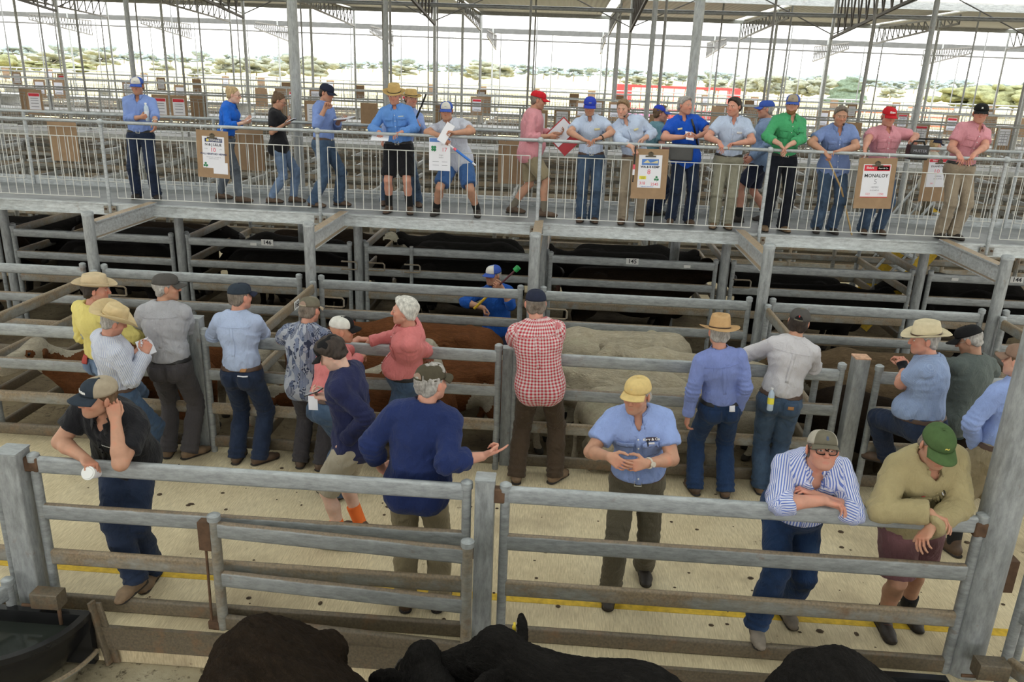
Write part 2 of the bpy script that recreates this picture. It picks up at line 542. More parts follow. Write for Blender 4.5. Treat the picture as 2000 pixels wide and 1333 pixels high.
CONCRETE, MANURE, FIELD = mk_concrete(), mk_manure(), mk_field()
PENC = mk_manure((0.16, 0.13, 0.08), (0.36, 0.31, 0.21), (0.50, 0.45, 0.33), 'pen_concrete')

o = MB().box(-900, 900, -60, 1500, Z_PEN - 0.6, Z_PEN - 0.02).build('ground', FIELD); tag(o, kind='structure')
o = MB().box(-44, 44, -46, 50, Z_PEN - 0.1, Z_PEN).build('floor', MANURE); tag(o, kind='structure')
o = MB().box(-5, 5, 0.5, 4.235, Z_PEN - 0.02, Z_PEN + 0.005).build('floor_near_pen', PENC); tag(o, kind='structure')
o = MB().box(-12, 12, 4.24, 6.92, Z_PEN - 0.05, 0.0).build('floor_lane', CONCRETE); tag(o, kind='structure')
for i, (y0, y1) in enumerate(((13.55, 15.9), (22.4, 24.8), (31.3, 33.7), (40.2, 42.6))):
    o = MB().box(-30, 30, y0, y1, Z_PEN - 0.05, -0.1).build('floor_far_lane', CONCRETE); tag(o, kind='structure')
o = MB().box(-12, 12, 4.215, 4.245, -0.16, 0.012).build('trim_1', G_LOW); tag(o, kind='structure')   # steel edge of the slab
o = MB().box(-9, 9, 4.80, 4.88, -0.01, 0.002).build('painted_line', YELLOW)
tag(o, 'yellow line painted along the concrete lane floor', 'line marking')

# dung and straw crumbs dropped on the lane
b = MB(); rnd = random.Random(3)
for i in range(170):
    x = rnd.uniform(-4.2, 4.0); y = rnd.uniform(4.35, 6.6); s = rnd.choice((0.006, 0.008, 0.01, 0.014, 0.02))
    b.sphere((x, y, s*0.2), s, 6, 4, (rnd.uniform(0.8, 1.6), rnd.uniform(0.7, 1.3), 0.35))
o = b.build('dung_crumbs', flat('dry_dung', (0.075, 0.05, 0.03), 0.9, 0, 0.4, 30))
tag(o, 'dark crumbs of dried dung scattered over the lane', 'dirt', kind='stuff')

# ------------------------------------------------------------------ rail panels
def rail_mats(i): return (G_CLEAN, G_RAIL, G_DIRTY, G_LOW)[min(i, 3)]
def rail_panel(x0, x1, y, zs, label, stile=0.03, zbot=-0.02, ztop=None, mats=None, cap=True, group=None, dx=None, base=None, latch=None, stiles=(1, 1)):
    """a panel of oval rails between round stiles; dx gives a direction other than +x"""
    L = x1 - x0 if dx is None else dx[2]
    root = empty('yard_fence', (x0, y, base if base is not None else 0.0), 0.0 if dx is None else math.atan2(dx[1], dx[0]), label, 'rail panel', group)
    for i, z in enumerate(zs):
        m = (mats or rail_mats)(i)
        MB().bar((0.02, 0, z), (L-0.02, 0, z), 0.042, 0.115, 0.019).build('rail', m, root)
    zt = ztop if ztop is not None else zs[0] + 0.10
    for j, xx in enumerate((0.0, L)):
        if not stiles[j]: continue
        o = MB().tube([(xx, 0, zbot), (xx, 0, zt)], stile, 14).build('stile', G_RAIL, root)
        if cap: MB().lathe([(0.0, 0.022), (stile*0.7, 0.02), (stile*1.25, 0.008), (stile*1.25, -0.035), (stile, -0.036)][::-1], 14, (xx, 0, zt)).build('cap', G_CLEAN, o)
    if latch:
        for lx, lz in latch:
            MB().tube([(lx, -0.03, lz), (lx, -0.09, lz+0.01), (lx+0.2, -0.09, lz+0.01), (lx+0.22, -0.09, lz-0.01), (lx+0.22, -0.09, lz-0.09), (lx+0.2, -0.09, lz-0.10), (lx, -0.09, lz-0.10), (lx, -0.03, lz-0.11)], 0.011, 8).build('latch_loop', G_DIRTY, root)
    return root
def post(x, y, r, z0, z1, label, square=False, mat=None, capm=None, name='fence_post'):
    root = empty(name, (x, y, z0), 0, label, 'post')
    h = z1 - z0
    if square:
        MB().bar((0, 0, 0), (0, 0, h), r*2, r*2, 0.012, up=(0, 1, 0)).build('shaft', mat or G_POST, root)
        MB().bar((0, 0, h), (0, 0, h+0.012), r*2.08, r*2.08, 0.01, up=(0, 1, 0)).build('cap', capm or G_CLEAN, root)
    else:
        MB().tube([(0, 0, 0), (0, 0, h)], r, 24).build('shaft', mat or G_POST, root)
        MB().lathe([(r*1.06, -0.03), (r*1.06, 0.004), (r*0.9, 0.018), (r*0.4, 0.026)], 24, (0, 0, h)).build('cap', capm or G_CLEAN, root)
    return root

# near fence
rail_panel(-3.235, -0.475, YN, NEAR_Z, 'near rail panel behind the small gate, between the square posts', ztop=1.135)
rail_panel(-0.235, 2.62, YN, NEAR_Z, 'long near rail panel that the two leaning men rest on', ztop=1.135)
post(-3.36, 4.38, 0.075, Z_PEN, 1.17, 'square steel post above the black water trough at the left', True)
post(-0.362, 4.42, 0.06, Z_PEN, 1.165, 'square steel post in the near fence beside the gate', True)
# hinge lugs between panels and posts
for i, (xa, xb, z, lab) in enumerate(((-3.29, -3.22, 1.08, 'hinge lug on the left square post, top'), (-0.45, -0.40, 0.66, 'rusty hinge lug between the small gate and square post'),
                                 (-0.30, -0.25, 1.07, 'hinge lug joining the long near panel to square post'), (2.60, 2.68, 1.05, 'rusty lug joining the near panel to the big column'))):
    o = MB().box(xa-0.02, xb+0.02, YN-0.03, YN+0.03, z-0.05, z+0.05).build('hinge_lug', RUSTY); tag(o, lab, 'hinge'); bevel(o, 0.01)
# small swinging gate in front, a little ajar
g = empty('small_gate', (-2.055, 4.31, 0.0), -math.atan2(0.10, 1.60), 'small two-rail gate hung in front of the near fence, slightly ajar', 'gate')
for z, m in ((0.745, G_RAIL), (0.385, G_RAIL), (0.05, G_LOW)):
    MB().bar((0.02, 0, z), (1.60, 0, z), 0.042, 0.115, 0.019).build('rail', m, g)
for xx in (0, 1.615):
    st = MB().tube([(xx, 0, -0.06), (xx, 0, 0.84)], 0.034, 14).build('stile', G_DIRTY, g)
    MB().lathe([(0.034, -0.03), (0.042, -0.028), (0.042, 0.006), (0.02, 0.02)], 14, (xx, 0, 0.84)).build('cap', G_CLEAN, st)
MB().tube([(-0.075, -0.01, -0.02), (-0.065, -0.01, 0.66)], 0.009, 8).build('drop_bolt', RUSTY, g)
MB().box(-0.10, -0.02, -0.03, 0.03, 0.60, 0.80).build('upper_hinge', RUSTY, g); MB().box(-0.09, -0.02, -0.03, 0.03, -0.06, 0.06).build('lower_hinge', RUSTY, g)
# roof column at the right, standing in the near fence
c = empty('roof_column', (2.74, 4.44, Z_PEN), 0, 'thick round steel column at the end of the near fence', 'column')
MB().tube([(0, 0, 0), (0, 0, 6.5)], 0.115, 32).build('shaft', G_POST, c)
MB().box(-0.17, 0.17, -0.17, 0.17, 0, 0.025).build('base_plate', G_DIRTY, c)
MB().box(0.10, 0.16, -0.05, 0.05, 0.9, 1.12).build('lug', RUSTY, c)
# fences returning towards the viewer at both ends
rail_panel(2.88, 0, 4.25, (0.93, 0.58, 0.22, -0.12), 'rail panel running forward from the thick column at the lower right', dx=(0.42, -0.9, 1.9), ztop=1.0, zbot=-0.25)
rail_panel(-3.42, 0, 4.22, (0.24, -0.06), 'low rail panel running forward beside the black trough', dx=(-0.35, -0.93, 1.5), ztop=0.32, zbot=-0.25)
rail_panel(3.03, 0, 4.40, NEAR_Z, 'near rail panel continuing beyond the thick column', dx=(1, 0, 2.6), ztop=1.135)
rail_panel(-6.3, -3.5, YN, NEAR_Z, 'near rail panel continuing left past the square post', ztop=1.135)
# troughs and their valve boxes
def trough(x, y, rz, label, vlabel, rx=0.60, ry=0.52):
    t = empty('water_trough', (x, y, Z_PEN), rz, label, 'trough')
    n = 28; P = []
    for k in range(n+1):
        a = math.pi*k/n
        cx, cy = math.cos(a), -math.sin(a)
        P.append([(rx*s*cx, ry*s*cy, z) for s, z in ((0.72, 0.04), (0.93, 0.22), (1.0, 0.38), (1.04, 0.38), (1.04, 0.42), (0.96, 0.42), (0.93, 0.38), (0.86, 0.2))])
    b = MB(); b.grid(P)
    b.add([p[0] for p in P], [tuple(range(n+1))])
    b.box(-rx*1.04, rx*1.04, 0, 0.05, 0.04, 0.42)
    b.build('bowl', BLACK_PLASTIC, t)
    w = MB(); ring = [(rx*0.9*math.cos(math.pi*k/n), -ry*0.9*math.sin(math.pi*k/n), 0.33) for k in range(n+1)]
    w.add(ring, [tuple(range(n, -1, -1))])
    nw = NT('trough_water'); nw.set(**{'Base Color': (0.03, 0.035, 0.03), 'Roughness': 0.08}); nw.bump(nw.noise(9, 2), 0.08, 0.01)
    w.build('water', nw.m, t)
    MB().tube([(rx*1.1*math.cos(math.pi*k/n), -ry*1.1*math.sin(math.pi*k/n)-0.01, 0.16) for k in range(n+1)], 0.016, 8).build('guard_rail', G_DIRTY, t)
    v = empty('valve_box', (x + (0.36 if rx > 0.5 else 0.55), y + 0.03, 0.16), rz, vlabel, 'valve box')
    MB().bar((-0.09, 0, 0.07), (0.09, 0, 0.07), 0.10, 0.11, 0.008).build('cover', G_LOW, v)
    MB().bar((-0.17, -0.02, 0.02), (0.03, -0.02, 0.02), 0.015, 0.02, 0.005).tube([(0.08, -0.03, 0.02), (0.08, -0.03, -0.10)], 0.012, 8).build('float_arm', RUSTY, v)
trough(-3.50, 4.16, 0, 'black plastic water trough curving out below the square post', 'dirty steel valve box over the black trough at left')
trough(2.2, 4.14, 0, 'small black trough by the foot of the thick column', 'steel valve box past the thick column at lower right', 0.3, 0.5)
o = MB().bar((-2.80, 4.20, -0.26), (-2.88, 4.22, 0.20), 0.05, 0.022, 0.004).bar((-2.76, 4.22, -0.26), (-2.85, 4.24, 0.18), 0.02, 0.05, 0.004).build('trough_bracket', G_LOW); tag(o, 'rusty steel angle standing beside the black trough', 'bracket')
o = MB().bar((1.80, 4.22, -0.26), (1.82, 4.24, 0.20), 0.05, 0.03, 0.004).bar((1.83, 4.24, -0.26), (1.84, 4.26, 0.22), 0.02, 0.05, 0.004).build('trough_bracket', G_LOW); tag(o, 'steel angle standing beside the small trough at lower right', 'bracket')

# back fence of the lane
rail_panel(-6.0, -3.34, YB, BACK_Z, 'lane back-fence panel behind the men in cowboy hats', ztop=1.2)
rail_panel(-3.16, -0.47, YB, BACK_Z, 'lane back-fence panel holding the red cattle', ztop=1.22)
rail_panel(-0.31, 2.54, YB, BACK_Z, 'lane back-fence panel holding the cream cattle', ztop=1.22)
rail_panel(2.86, 5.6, YB, BACK_Z, 'lane back-fence panel the man in the cream hat faces', ztop=1.22)
post(-3.27, 6.86, 0.06, -0.2, 1.30, 'square post in the back fence behind the grey shirted man', True)
post(2.72, 6.86, 0.065, -0.2, 1.27, 'square post in the back fence with a worn orange mark on top', True, capm=flat('worn_orange_cap', (0.55, 0.33, 0.22), 0.7, 0, 0.35, 20))
post(-0.39, 6.90, 0.05, -0.2, 1.16, 'square post in the back fence beside the red checked man', True)

# drafting alley fences
PX = [-10.5, -7.95, -5.4, -2.82, -0.25, 2.33, 4.88, 7.4]
nmC = ['at far left', 'above the yellow shirt', 'behind the grey and pale blue shirts', 'in front of the man with the stick', 'behind the brown felt hat', 'behind the cream hat', 'at far right']
for i in range(len(PX)-1):
    rail_panel(PX[i]+0.12, PX[i+1]-0.14, YC, (1.13, 0.785, 0.45, 0.11), 'alley fence panel ' + nmC[i], ztop=1.22, zbot=Z_PEN,
               latch=[(0.06, 0.99)] if i in (3, 2, 4) else None)
nmP = ['out at far left', 'at left of the cowboy hats', 'above the yellow shirt', 'beside the plate on the cross rail', 'above the gingham man', 'above the white shirt', 'above the black cap at right', 'beyond the right edge']
for i, x in enumerate(PX):
    post(x, YC, 0.062, Z_PEN, 1.83, 'tall capped round post ' + nmP[i])
    b = empty('cantilever_beam', (x, YC+0.03, 1.62), 0, 'rust-stained catwalk beam from the post ' + nmP[i], 'beam')
    MB().box(-0.055, 0.055, 0.03, 1.50, 0.09, 0.105).box(-0.055, 0.055, 0.03, 1.50, -0.10, -0.085).box(-0.006, 0.006, 0.03, 1.50, -0.09, 0.1).build('beam', galv('galv_beam', 0.5, top=0.9, mud=(0.30, 0.2, 0.1)), b)
    # cross fences between lane pens and alley
    if 1 <= i <= 6:
        r_ = rail_panel(x+0.05, 0, 6.92, (1.10, 0.74, 0.40, 0.06), 'cross fence between sale pens, at the post ' + nmP[i], dx=(0, 1, 1.88), ztop=1.17, zbot=Z_PEN,
                   mats=lambda k: (G_DIRTY, G_DIRTY, G_LOW, G_LOW)[k])
nmD = ['', 'out at far left', 'above the two cowboy hats', 'above the grey and navy caps', 'behind the man with the pole', 'between the navy cap and brown felt hat', 'above the white shirted man', 'at the right edge']
DX = [-10.6, -7.9, -5.34, -2.78, -0.20, 2.30, 4.93, 7.5]
k = 0
for i in range(len(DX)-1):
    a, e = DX[i], DX[i+1]
    rail_panel(a+0.12, e-0.12, YD, (1.105, 0.79, 0.45, 0.11), 'far pen front panel ' + nmD[i+1], ztop=1.19, zbot=Z_PEN,
               latch=[(0.05, 0.93), (0.55, 0.93)] if i == 3 else ([(e-a-0.34, 0.93)] if i == 2 else ([(0.02, 0.95)] if i in (5,) else None)))
nmQ = ['out at far left', 'at the left edge of view', 'above the grey cap', 'above the trucker cap', 'above the red gingham man', 'above the brown felt hat', 'above the cream hat', 'beyond the right edge']
for i, x in enumerate(DX):
    post(x, YD+0.02, 0.062, Z_PEN, 1.56, 'round post holding up the catwalk, ' + nmQ[i])
    if 1 <= i <= 6:
        rail_panel(x+0.06, 0, 11.05, (1.11, 0.78, 0.45, 0.11), 'cross fence under the catwalk, behind the post ' + nmQ[i], dx=(0, 1, 2.4), ztop=1.2, zbot=Z_PEN,
                   mats=lambda k: (G_DIRTY, G_DIRTY, G_LOW, G_LOW)[k])
# two man-gates rails inside alley at the post right of plate 168 (a second stile with loop)
o = MB().tube([(-2.02, YD-0.035, 0.62), (-2.02, YD-0.035, 1.19)], 0.026, 12).build('gate_stile', G_RAIL); tag(o, 'short round gate stile on the far pen front above the man with the stick', 'stile')

# number plates
def plate(body, p, w, h, rz=0.0, label=None, tilt=0.0):
    t = empty('number_plate', p, rz, label, 'number plate')
    MB().box(-w/2, w/2, -0.004, 0, -h/2, h/2).build('plate', WHITE_TAG, t)
    me = text_mesh(body, h*0.95, bold=0.0015)
    o = link_mesh('numerals', me, INK, t); o.rotation_euler = (R(90), 0, 0); o.location = (0, -0.0055, 0)
    return t
plate('146', at(522, 474, YD-0.026), 0.17, 0.085, 0, 'white plate reading 146 above the navy cap')
plate('145', at(1235, 511, YD-0.026), 0.17, 0.085, 0, 'white plate reading 145 left of the brown felt hat')
plate('144', at(1986, 547, YD-0.026), 0.17, 0.085, 0, 'white plate reading 144 at the right edge')
plate('168', Vector((-2.744, 8.12, 1.10)), 0.16, 0.09, R(90), 'white plate reading 168 on the cross fence rail beside the patterned shirt')
plate('146', Vector((-7.79, 13.20, 1.125)), 0.2, 0.1, R(60), 'white plate reading 146 on the cross fence under the catwalk at left')
for px, py, lab in ((495, 477, 'small white tag beside the plate above the navy cap'), (1342, 521, 'small pale tag above the brown felt hat'), (1865, 546, 'small white tag above the cream hat')):
    p = at(px, py, YD-0.025); o = MB().box(-0.045, 0.045, -0.004, 0, -0.02, 0.02).build('rail_tag', WHITE_TAG, loc=p); tag(o, lab, 'tag')

# ------------------------------------------------------------------ catwalk with its railings
YH, YH2, ZR = 10.40, 11.80, 2.735
n = NT('checker_plate'); pos = n.n('ShaderNodeNewGeometry').outputs['Position']
wv = n.n('ShaderNodeTexChecker'); wv.inputs['Scale'].default_value = 18
mp = n.n('ShaderNodeMapping'); mp.inputs['Rotation'].default_value = (0, 0, R(35)); n.l(pos, mp.inputs[0]); n.l(mp.outputs[0], wv.inputs[0])
n.set(**{'Base Color': n.ramp(n.noise(3, 4, 0.6, vec=pos), [(0.3, (0.20, 0.21, 0.215)), (0.7, (0.34, 0.35, 0.355))]), 'Metallic': 0.35, 'Roughness': 0.5})
n.bump(wv.outputs['Fac'], 0.5, 0.004); CHECKER = n.m
o = MB().box(-14, 14, YH+0.06, YH2, Z_DECK-0.03, Z_DECK).build('catwalk_deck', CHECKER)
tag(o, 'silver checker-plate deck of the raised catwalk the people stand on', 'walkway')
for k, y in enumerate((YH2-0.02,)):
    o = MB().box(-14, 14, y+0.03, y+0.09, Z_DECK-0.14, Z_DECK+0.12).build('kick_beam', G_DECK); tag(o, 'steel kick beam along the back edge of the catwalk', 'beam')
XP = [-5.98 + 2.85*k for k in range(-2, 6)]
nmB = ['out at far left', 'left of the bottle man', 'under the bottle man and two women', 'under the straw hats', 'under the red cap and blue cap', 'under the green shirt', 'right of the black cap', 'out at far right']
for i in range(len(XP)-1):
    b = MB(); x0, x1 = XP[i]+0.004, XP[i+1]-0.004
    b.box(x0, x1, YH+0.02, YH+0.035, Z_DECK-0.15, Z_DECK+0.005).box(x0, x1, YH+0.0, YH+0.07, Z_DECK-0.01, Z_DECK+0.005).box(x0, x1, YH+0.0, YH+0.07, Z_DECK-0.15, Z_DECK-0.135)
    o = b.build('edge_beam', G_EDGE); tag(o, 'steel channel along the front edge of the catwalk, ' + nmB[i], 'beam')
nmR = ['out left', 'far left', 'left of the bottle man', 'by the dark cap writer', 'by the pink shirted walker', 'by the green shirt', 'by the black cap pink shirt', 'out right']
hr = empty('handrail', (0, YH, Z_DECK), 0, 'front pipe handrail of the catwalk on ball-jointed posts', 'handrail')
MB().tube([(-14, 0, ZR-Z_DECK), (14, 0, ZR-Z_DECK)], 0.021, 14).build('top_rail', G_DECK, hr)
for i, x in enumerate(XP):
    MB().tube([(x, 0, -0.12), (x, 0, ZR-Z_DECK)], 0.023, 14).build('rail_post', G_DECK, hr)
    MB().sphere((x, 0, ZR-Z_DECK), 0.042, 14, 10).build('ball_joint', G_DECK, hr)
    MB().box(x-0.085, x+0.085, -0.012, 0.0, -0.13, -0.03).build('foot_bracket', G_DIRTY, hr)
    MB().tube([(x-0.055, -0.03, -0.07), (x-0.055, 0, -0.07)], 0.014, 8).tube([(x+0.055, -0.03, -0.07), (x+0.055, 0, -0.07)], 0.014, 8).build('bolt', RUSTY, hr)
WIRE = flat('pale_mesh_wire', (0.62, 0.62, 0.59), 0.5, 0.2, 0.06)
def baluster_mesh(L, h=0.78, nb=23, r=0.0055):
    b = MB(); b.tube([(0, 0, 0), (L, 0, 0)], r*1.2, 6).tube([(0, 0, h), (L, 0, h)], r*1.2, 6)
    for k in range(nb+1): b.tube([(L*k/nb, 0, 0), (L*k/nb, 0, h)], r, 6)
    return b.mesh('wire_balustrade')
bm_ = baluster_mesh(2.6)
for i in range(len(XP)-1):
    o = link_mesh('wire_balustrade', bm_, WIRE); o.location = (XP[i]+0.125, YH, Z_DECK+0.08)
    tag(o, 'wire baluster panel of the front railing, ' + nmB[i], 'railing panel')
hr2 = empty('handrail', (0, YH2, Z_DECK), 0, 'rear pipe handrail of the catwalk behind the standing people', 'handrail')
MB().tube([(-14, 0, ZR-Z_DECK), (14, 0, ZR-Z_DECK)], 0.021, 14).build('top_rail', G_DECK, hr2)
for i, x in enumerate(XP):
    MB().tube([(x+0.9, 0, 0), (x+0.9, 0, ZR-Z_DECK)], 0.023, 12).build('rail_post', G_DECK, hr2)
for i in range(len(XP)-1):
    o = link_mesh('wire_balustrade', bm_, WIRE); o.location = (XP[i]+1.025, YH2, Z_DECK+0.08)
    tag(o, 'wire baluster panel of the rear railing', 'railing panel', 'rear railing panels of the catwalk')

# ------------------------------------------------------------------ rows of yards beyond
def visx(Y): return -0.052*Y - 0.68*Y - 2, -0.052*Y + 0.66*Y + 2
def far_panel_mesh(L, zs, nm='yard_fence'):
    b = MB()
    for z in zs: b.bar((0, 0, z), (L, 0, z), 0.042, 0.115, 0.019, seg=1)
    for x in (0.03, L*0.5, L-0.03): b.tube([(x, 0, Z_PEN), (x, 0, zs[0]+0.1)], 0.035, 8)
    return b.mesh(nm)
FP = far_panel_mesh(BAY-0.2, (1.12, 0.79, 0.45, 0.11)); FC = far_panel_mesh(2.0, (1.12, 0.79, 0.45, 0.11)); FC2 = far_panel_mesh(2.3, (1.12, 0.79, 0.45, 0.11))
ROWS = (13.45, 15.95, 18.1, 20.2, 22.3, 24.85, 27.0, 29.1, 31.2, 33.75, 36.0, 38.0, 40.1, 42.65, 45.0, 47.2)
for j, Y in enumerate(ROWS):
    x0, x1 = visx(Y)
    near_row = Y < 14
    for k in range(math.floor((x0+3.9)/BAY), math.ceil((x1+3.9)/BAY)):
        x = -3.9 + BAY*k
        o = link_mesh('yard_fence', FP, G_DIRTY if near_row else G_FAR); o.location = (x+0.1, Y, 0)
        tag(o, 'rail panel of the back of the far black cattle pens' if near_row else 'galvanised rail panel in the rows of yards beyond the catwalk', 'rail panel',
            'pen back panels under the catwalk' if near_row else 'rail panels in the yards beyond')
    if j in (1, 2, 3, 5, 6, 7, 9, 10, 11, 13, 14):
        for k in range(math.floor((x0+3.9)/BAY), math.ceil((x1+3.9)/BAY)):
            for half in (0, 1):
                if half and Y > 30: continue
                o = link_mesh('yard_fence', FC, G_FAR); o.location = (-3.9 + 0.12 + BAY*(k+0.5*half), Y+0.05, 0); o.rotation_euler = (0, 0, R(90))
                tag(o, 'cross panel dividing the pens in the yards beyond', 'rail panel', 'cross panels in the yards beyond')
# further catwalks
def rail_section_mesh(L):
    b = MB(); b.tube([(0, 0, 1.03), (L, 0, 1.03)], 0.021, 8)
    for x in (0, L/2): b.tube([(x, 0, -0.1), (x, 0, 1.03)], 0.023, 8)
    b.tube([(0.1, 0, 0.08), (L, 0, 0.08)], 0.006, 5).tube([(0.1, 0, 0.86), (L, 0, 0.86)], 0.006, 5)
    for k in range(44): b.tube([(0.1+L*k/44, 0, 0.08), (0.1+L*k/44, 0, 0.86)], 0.006, 4, cap=False)
    return b.mesh('railing_section')
RS = rail_section_mesh(BAY)
WALKS = ((20.3, 21.7), (28.4, 29.8), (38.0, 39.4), (46.5, 47.9))
for j, (ya, yb) in enumerate(WALKS):
    x0, x1 = visx(yb)
    o = MB().box(x0-2, x1+2, ya, yb, Z_DECK-0.12, Z_DECK).build('catwalk_deck', G_FAR)
    tag(o, ('second catwalk deck, next beyond the people', 'third catwalk deck beyond the people', 'fourth catwalk deck, far back', 'last catwalk deck before the paddock')[j], 'walkway')
    for y in (ya, yb):
        for k in range(math.floor((x0+3.9)/BAY)-1, math.ceil((x1+3.9)/BAY)+1):
            o = link_mesh('railing_section', RS, G_FAR); o.location = (-3.9+BAY*k, y, Z_DECK)
            tag(o, 'pipe and wire railing section on the catwalks beyond', 'railing section', 'railing sections on the catwalks beyond')
    for k in range(math.floor((x0+3.9)/BAY)-1, math.ceil((x1+3.9)/BAY)+1):
        o = MB().box(-0.05, 0.05, 0.1, yb-ya-0.1, Z_PEN-Z_DECK, -0.12).build('trestle', G_FAR, loc=(-3.9+BAY*k, ya, Z_DECK))
        tag(o, 'plate trestle under the catwalks beyond', 'trestle', 'trestles under the catwalks beyond')

# ------------------------------------------------------------------ roof
ROOF_Z = 6.35
XC = [-3.9 + BAY*k for k in range(-7, 8)]
nRoof = NT('roof_sheet'); pos = nRoof.n('ShaderNodeNewGeometry').outputs['Position']
wvn = nRoof.n('ShaderNodeTexWave', wave_type='BANDS', bands_direction='X'); wvn.inputs['Scale'].default_value = 1.6; nRoof.l(pos, wvn.inputs[0])
nRoof.set(**{'Base Color': (0.47, 0.46, 0.43), 'Roughness': 0.55, 'Metallic': 0.3}); nRoof.bump(wvn.outputs['Fac'], 0.6, 0.03)
nSky = NT('skylight_sheet'); tr = nSky.n('ShaderNodeBsdfTransparent'); tr.inputs[0].default_value = (0.80, 0.80, 0.76, 1)
df = nSky.n('ShaderNodeBsdfDiffuse'); df.inputs[0].default_value = (0.8, 0.8, 0.75, 1); mx = nSky.n('ShaderNodeMixShader'); mx.inputs[0].default_value = 0.2
nSky.l(tr.outputs[0], mx.inputs[1]); nSky.l(df.outputs[0], mx.inputs[2]); nSky.l(mx.outputs[0], nSky.out.inputs[0])
for i in range(len(XC)-1):
    x0, x1 = XC[i], XC[i+1]; w = BAY*SKYW
    o = MB().box(x0, x1-w, -45, 15.0, ROOF_Z, ROOF_Z+0.04).build('ceiling_sheet', nRoof.m); tag(o, kind='structure')
    o = MB().box(x0, x1, 15.0, 24.6, ROOF_Z, ROOF_Z+0.04).build('ceiling_sheet', nRoof.m); tag(o, kind='structure')
    o = MB().box(x1-w, x1, -45, 15.0, ROOF_Z+0.01, ROOF_Z+0.02).build('ceiling_skylight', nSky.m); tag(o, kind='structure')
    o = MB().box(x0, x1-0.4, 27.0, 37.5, 5.95, 5.99).build('ceiling_sheet', nRoof.m); tag(o, kind='structure')
    o = MB().box(x1-0.4, x1, 27.0, 37.5, 5.96, 5.97).build('ceiling_skylight', nSky.m); tag(o, kind='structure')
rc = 0
CT = {0.07: None, 0.055: None}
for Y, r, dx in ((12.0, 0.07, 0), (18.2, 0.055, 0), (24.9, 0.05, 0), (31.5, 0.05, 0), (38.0, 0.045, 0), (44.3, 0.045, 0)):
    x0, x1 = visx(Y)
    for x in XC + [XC[-1]+BAY, XC[-1]+2*BAY, XC[0]-BAY, XC[0]-2*BAY]:
        if not (x0 < x < x1): continue
        o = MB().tube([(0, 0, 0), (0, 0, (ROOF_Z if Y < 26 else 5.95 if Y < 40 else 5.7)-Z_PEN)], r, 16 if Y < 20 else 10).build('roof_column', G_POST if Y < 20 else G_FAR, loc=(x, Y, Z_PEN))
        if Y < 13: lab, gr = ('tall galvanised roof column rising behind the catwalk ' + ('by the dark cap writer' if x < 0 and x > -6 else 'by the blue polo man' if 0 < x < 4 else 'out to the side')), None
        else: lab, gr = 'slender galvanised roof column standing among the yards beyond', 'roof columns among the yards beyond'
        tag(o, lab, 'column', gr)
# thin intermediate hangers and rods
rnd = random.Random(11); rod = MB().tube([(0, 0, 0), (0, 0, 1)], 0.03, 8).mesh('hanger_rod')
for Y in (20.3, 28.4, 38.0, 46.5):
    x0, x1 = visx(Y)
    for k in range(int(x0/ (BAY/2)), int(x1/(BAY/2))+1):
        o = link_mesh('hanger_rod', rod, G_ROD); o.location = (-3.9 + BAY/2*k + rnd.uniform(-0.5, 0.5), Y + rnd.choice((0.08, 1.3)), Z_DECK); o.scale = (1, 1, (ROOF_Z if Y < 26 else 5.95 if Y < 40 else 5.5) - Z_DECK)
        tag(o, 'thin steel hanger rod between catwalk and roof beyond', 'rod', 'hanger rods beyond the catwalk')
def truss_mesh(y0, y1, ztop, zend, nweb, r):
    """triangular roof truss lying along Y: level top chord, bottom chord dropping to the column"""
    b = MB(); b.bar((0, y0, ztop), (0, y1, ztop), r*2, r*2.2); b.bar((0, y0, ztop-0.25), (0, y1, zend), r*2, r*2.2)
    for k in range(nweb+1):
        t = k/nweb; y = y0+(y1-y0)*t; zb = ztop-0.25+(zend-ztop+0.25)*t
        b.bar((0, y, zb), (0, y, ztop), r*1.3, r*1.3, up=(0, 1, 0))
        if k < nweb:
            y2 = y0+(y1-y0)*(k+1)/nweb; b.bar((0, y, zb), (0, y2, ztop), r*1.0, r*1.0, up=(1, 0, 0))
    return b.mesh('roof_truss')
T1 = truss_mesh(13.2, 24.9, ROOF_Z-0.08, 4.75, 22, 0.03)
T2 = truss_mesh(30.0, 38.0, 5.85, 5.2, 14, 0.03); T3 = truss_mesh(41.0, 46.5, 5.35, 4.6, 20, 0.028)
for x in XC:
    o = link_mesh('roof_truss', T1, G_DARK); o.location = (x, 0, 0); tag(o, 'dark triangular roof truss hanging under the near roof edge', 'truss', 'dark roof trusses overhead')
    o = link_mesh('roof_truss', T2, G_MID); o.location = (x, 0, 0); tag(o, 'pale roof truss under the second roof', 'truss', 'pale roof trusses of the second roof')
for x in XC + [XC[0]-BAY, XC[-1]+BAY, XC[0]-2*BAY]:
    o = link_mesh('roof_truss', T3, G_MID); o.location = (x, 0, 0); tag(o, 'small far roof truss under the long white beam', 'truss', 'far trusses under the long beam')
for x in XC[:-1]:
    b = MB(); b.tube([(x, 24.9, 4.85), (x+BAY/2, 25.0, 6.1)], 0.018, 6); b.tube([(x+BAY, 24.9, 4.85), (x+BAY/2, 25.0, 6.1)], 0.018, 6)
    o = b.build('wind_brace', G_MID); tag(o, 'thin inverted-V brace between roof columns', 'brace', 'inverted V braces between columns')
o = MB().tube([(-32, 24.0, 5.15), (-2, 24.0, 5.22), (2, 24.0, 5.23), (30, 24.0, 5.5)], 0.055, 12).build('purlin_pipe', G_CLEAN); tag(o, 'shiny round pipe running across under the roof', 'pipe')
o = MB().box(-40, 32, 27.0, 27.12, 5.75, 5.95).build('roof_fascia', G_FAR); tag(o, 'steel fascia at the near edge of the second roof', 'beam')
o = MB().box(-40, 32, 37.4, 37.5, 5.8, 5.95).build('roof_fascia', G_FAR); tag(o, 'steel fascia at the far edge of the second roof', 'beam')
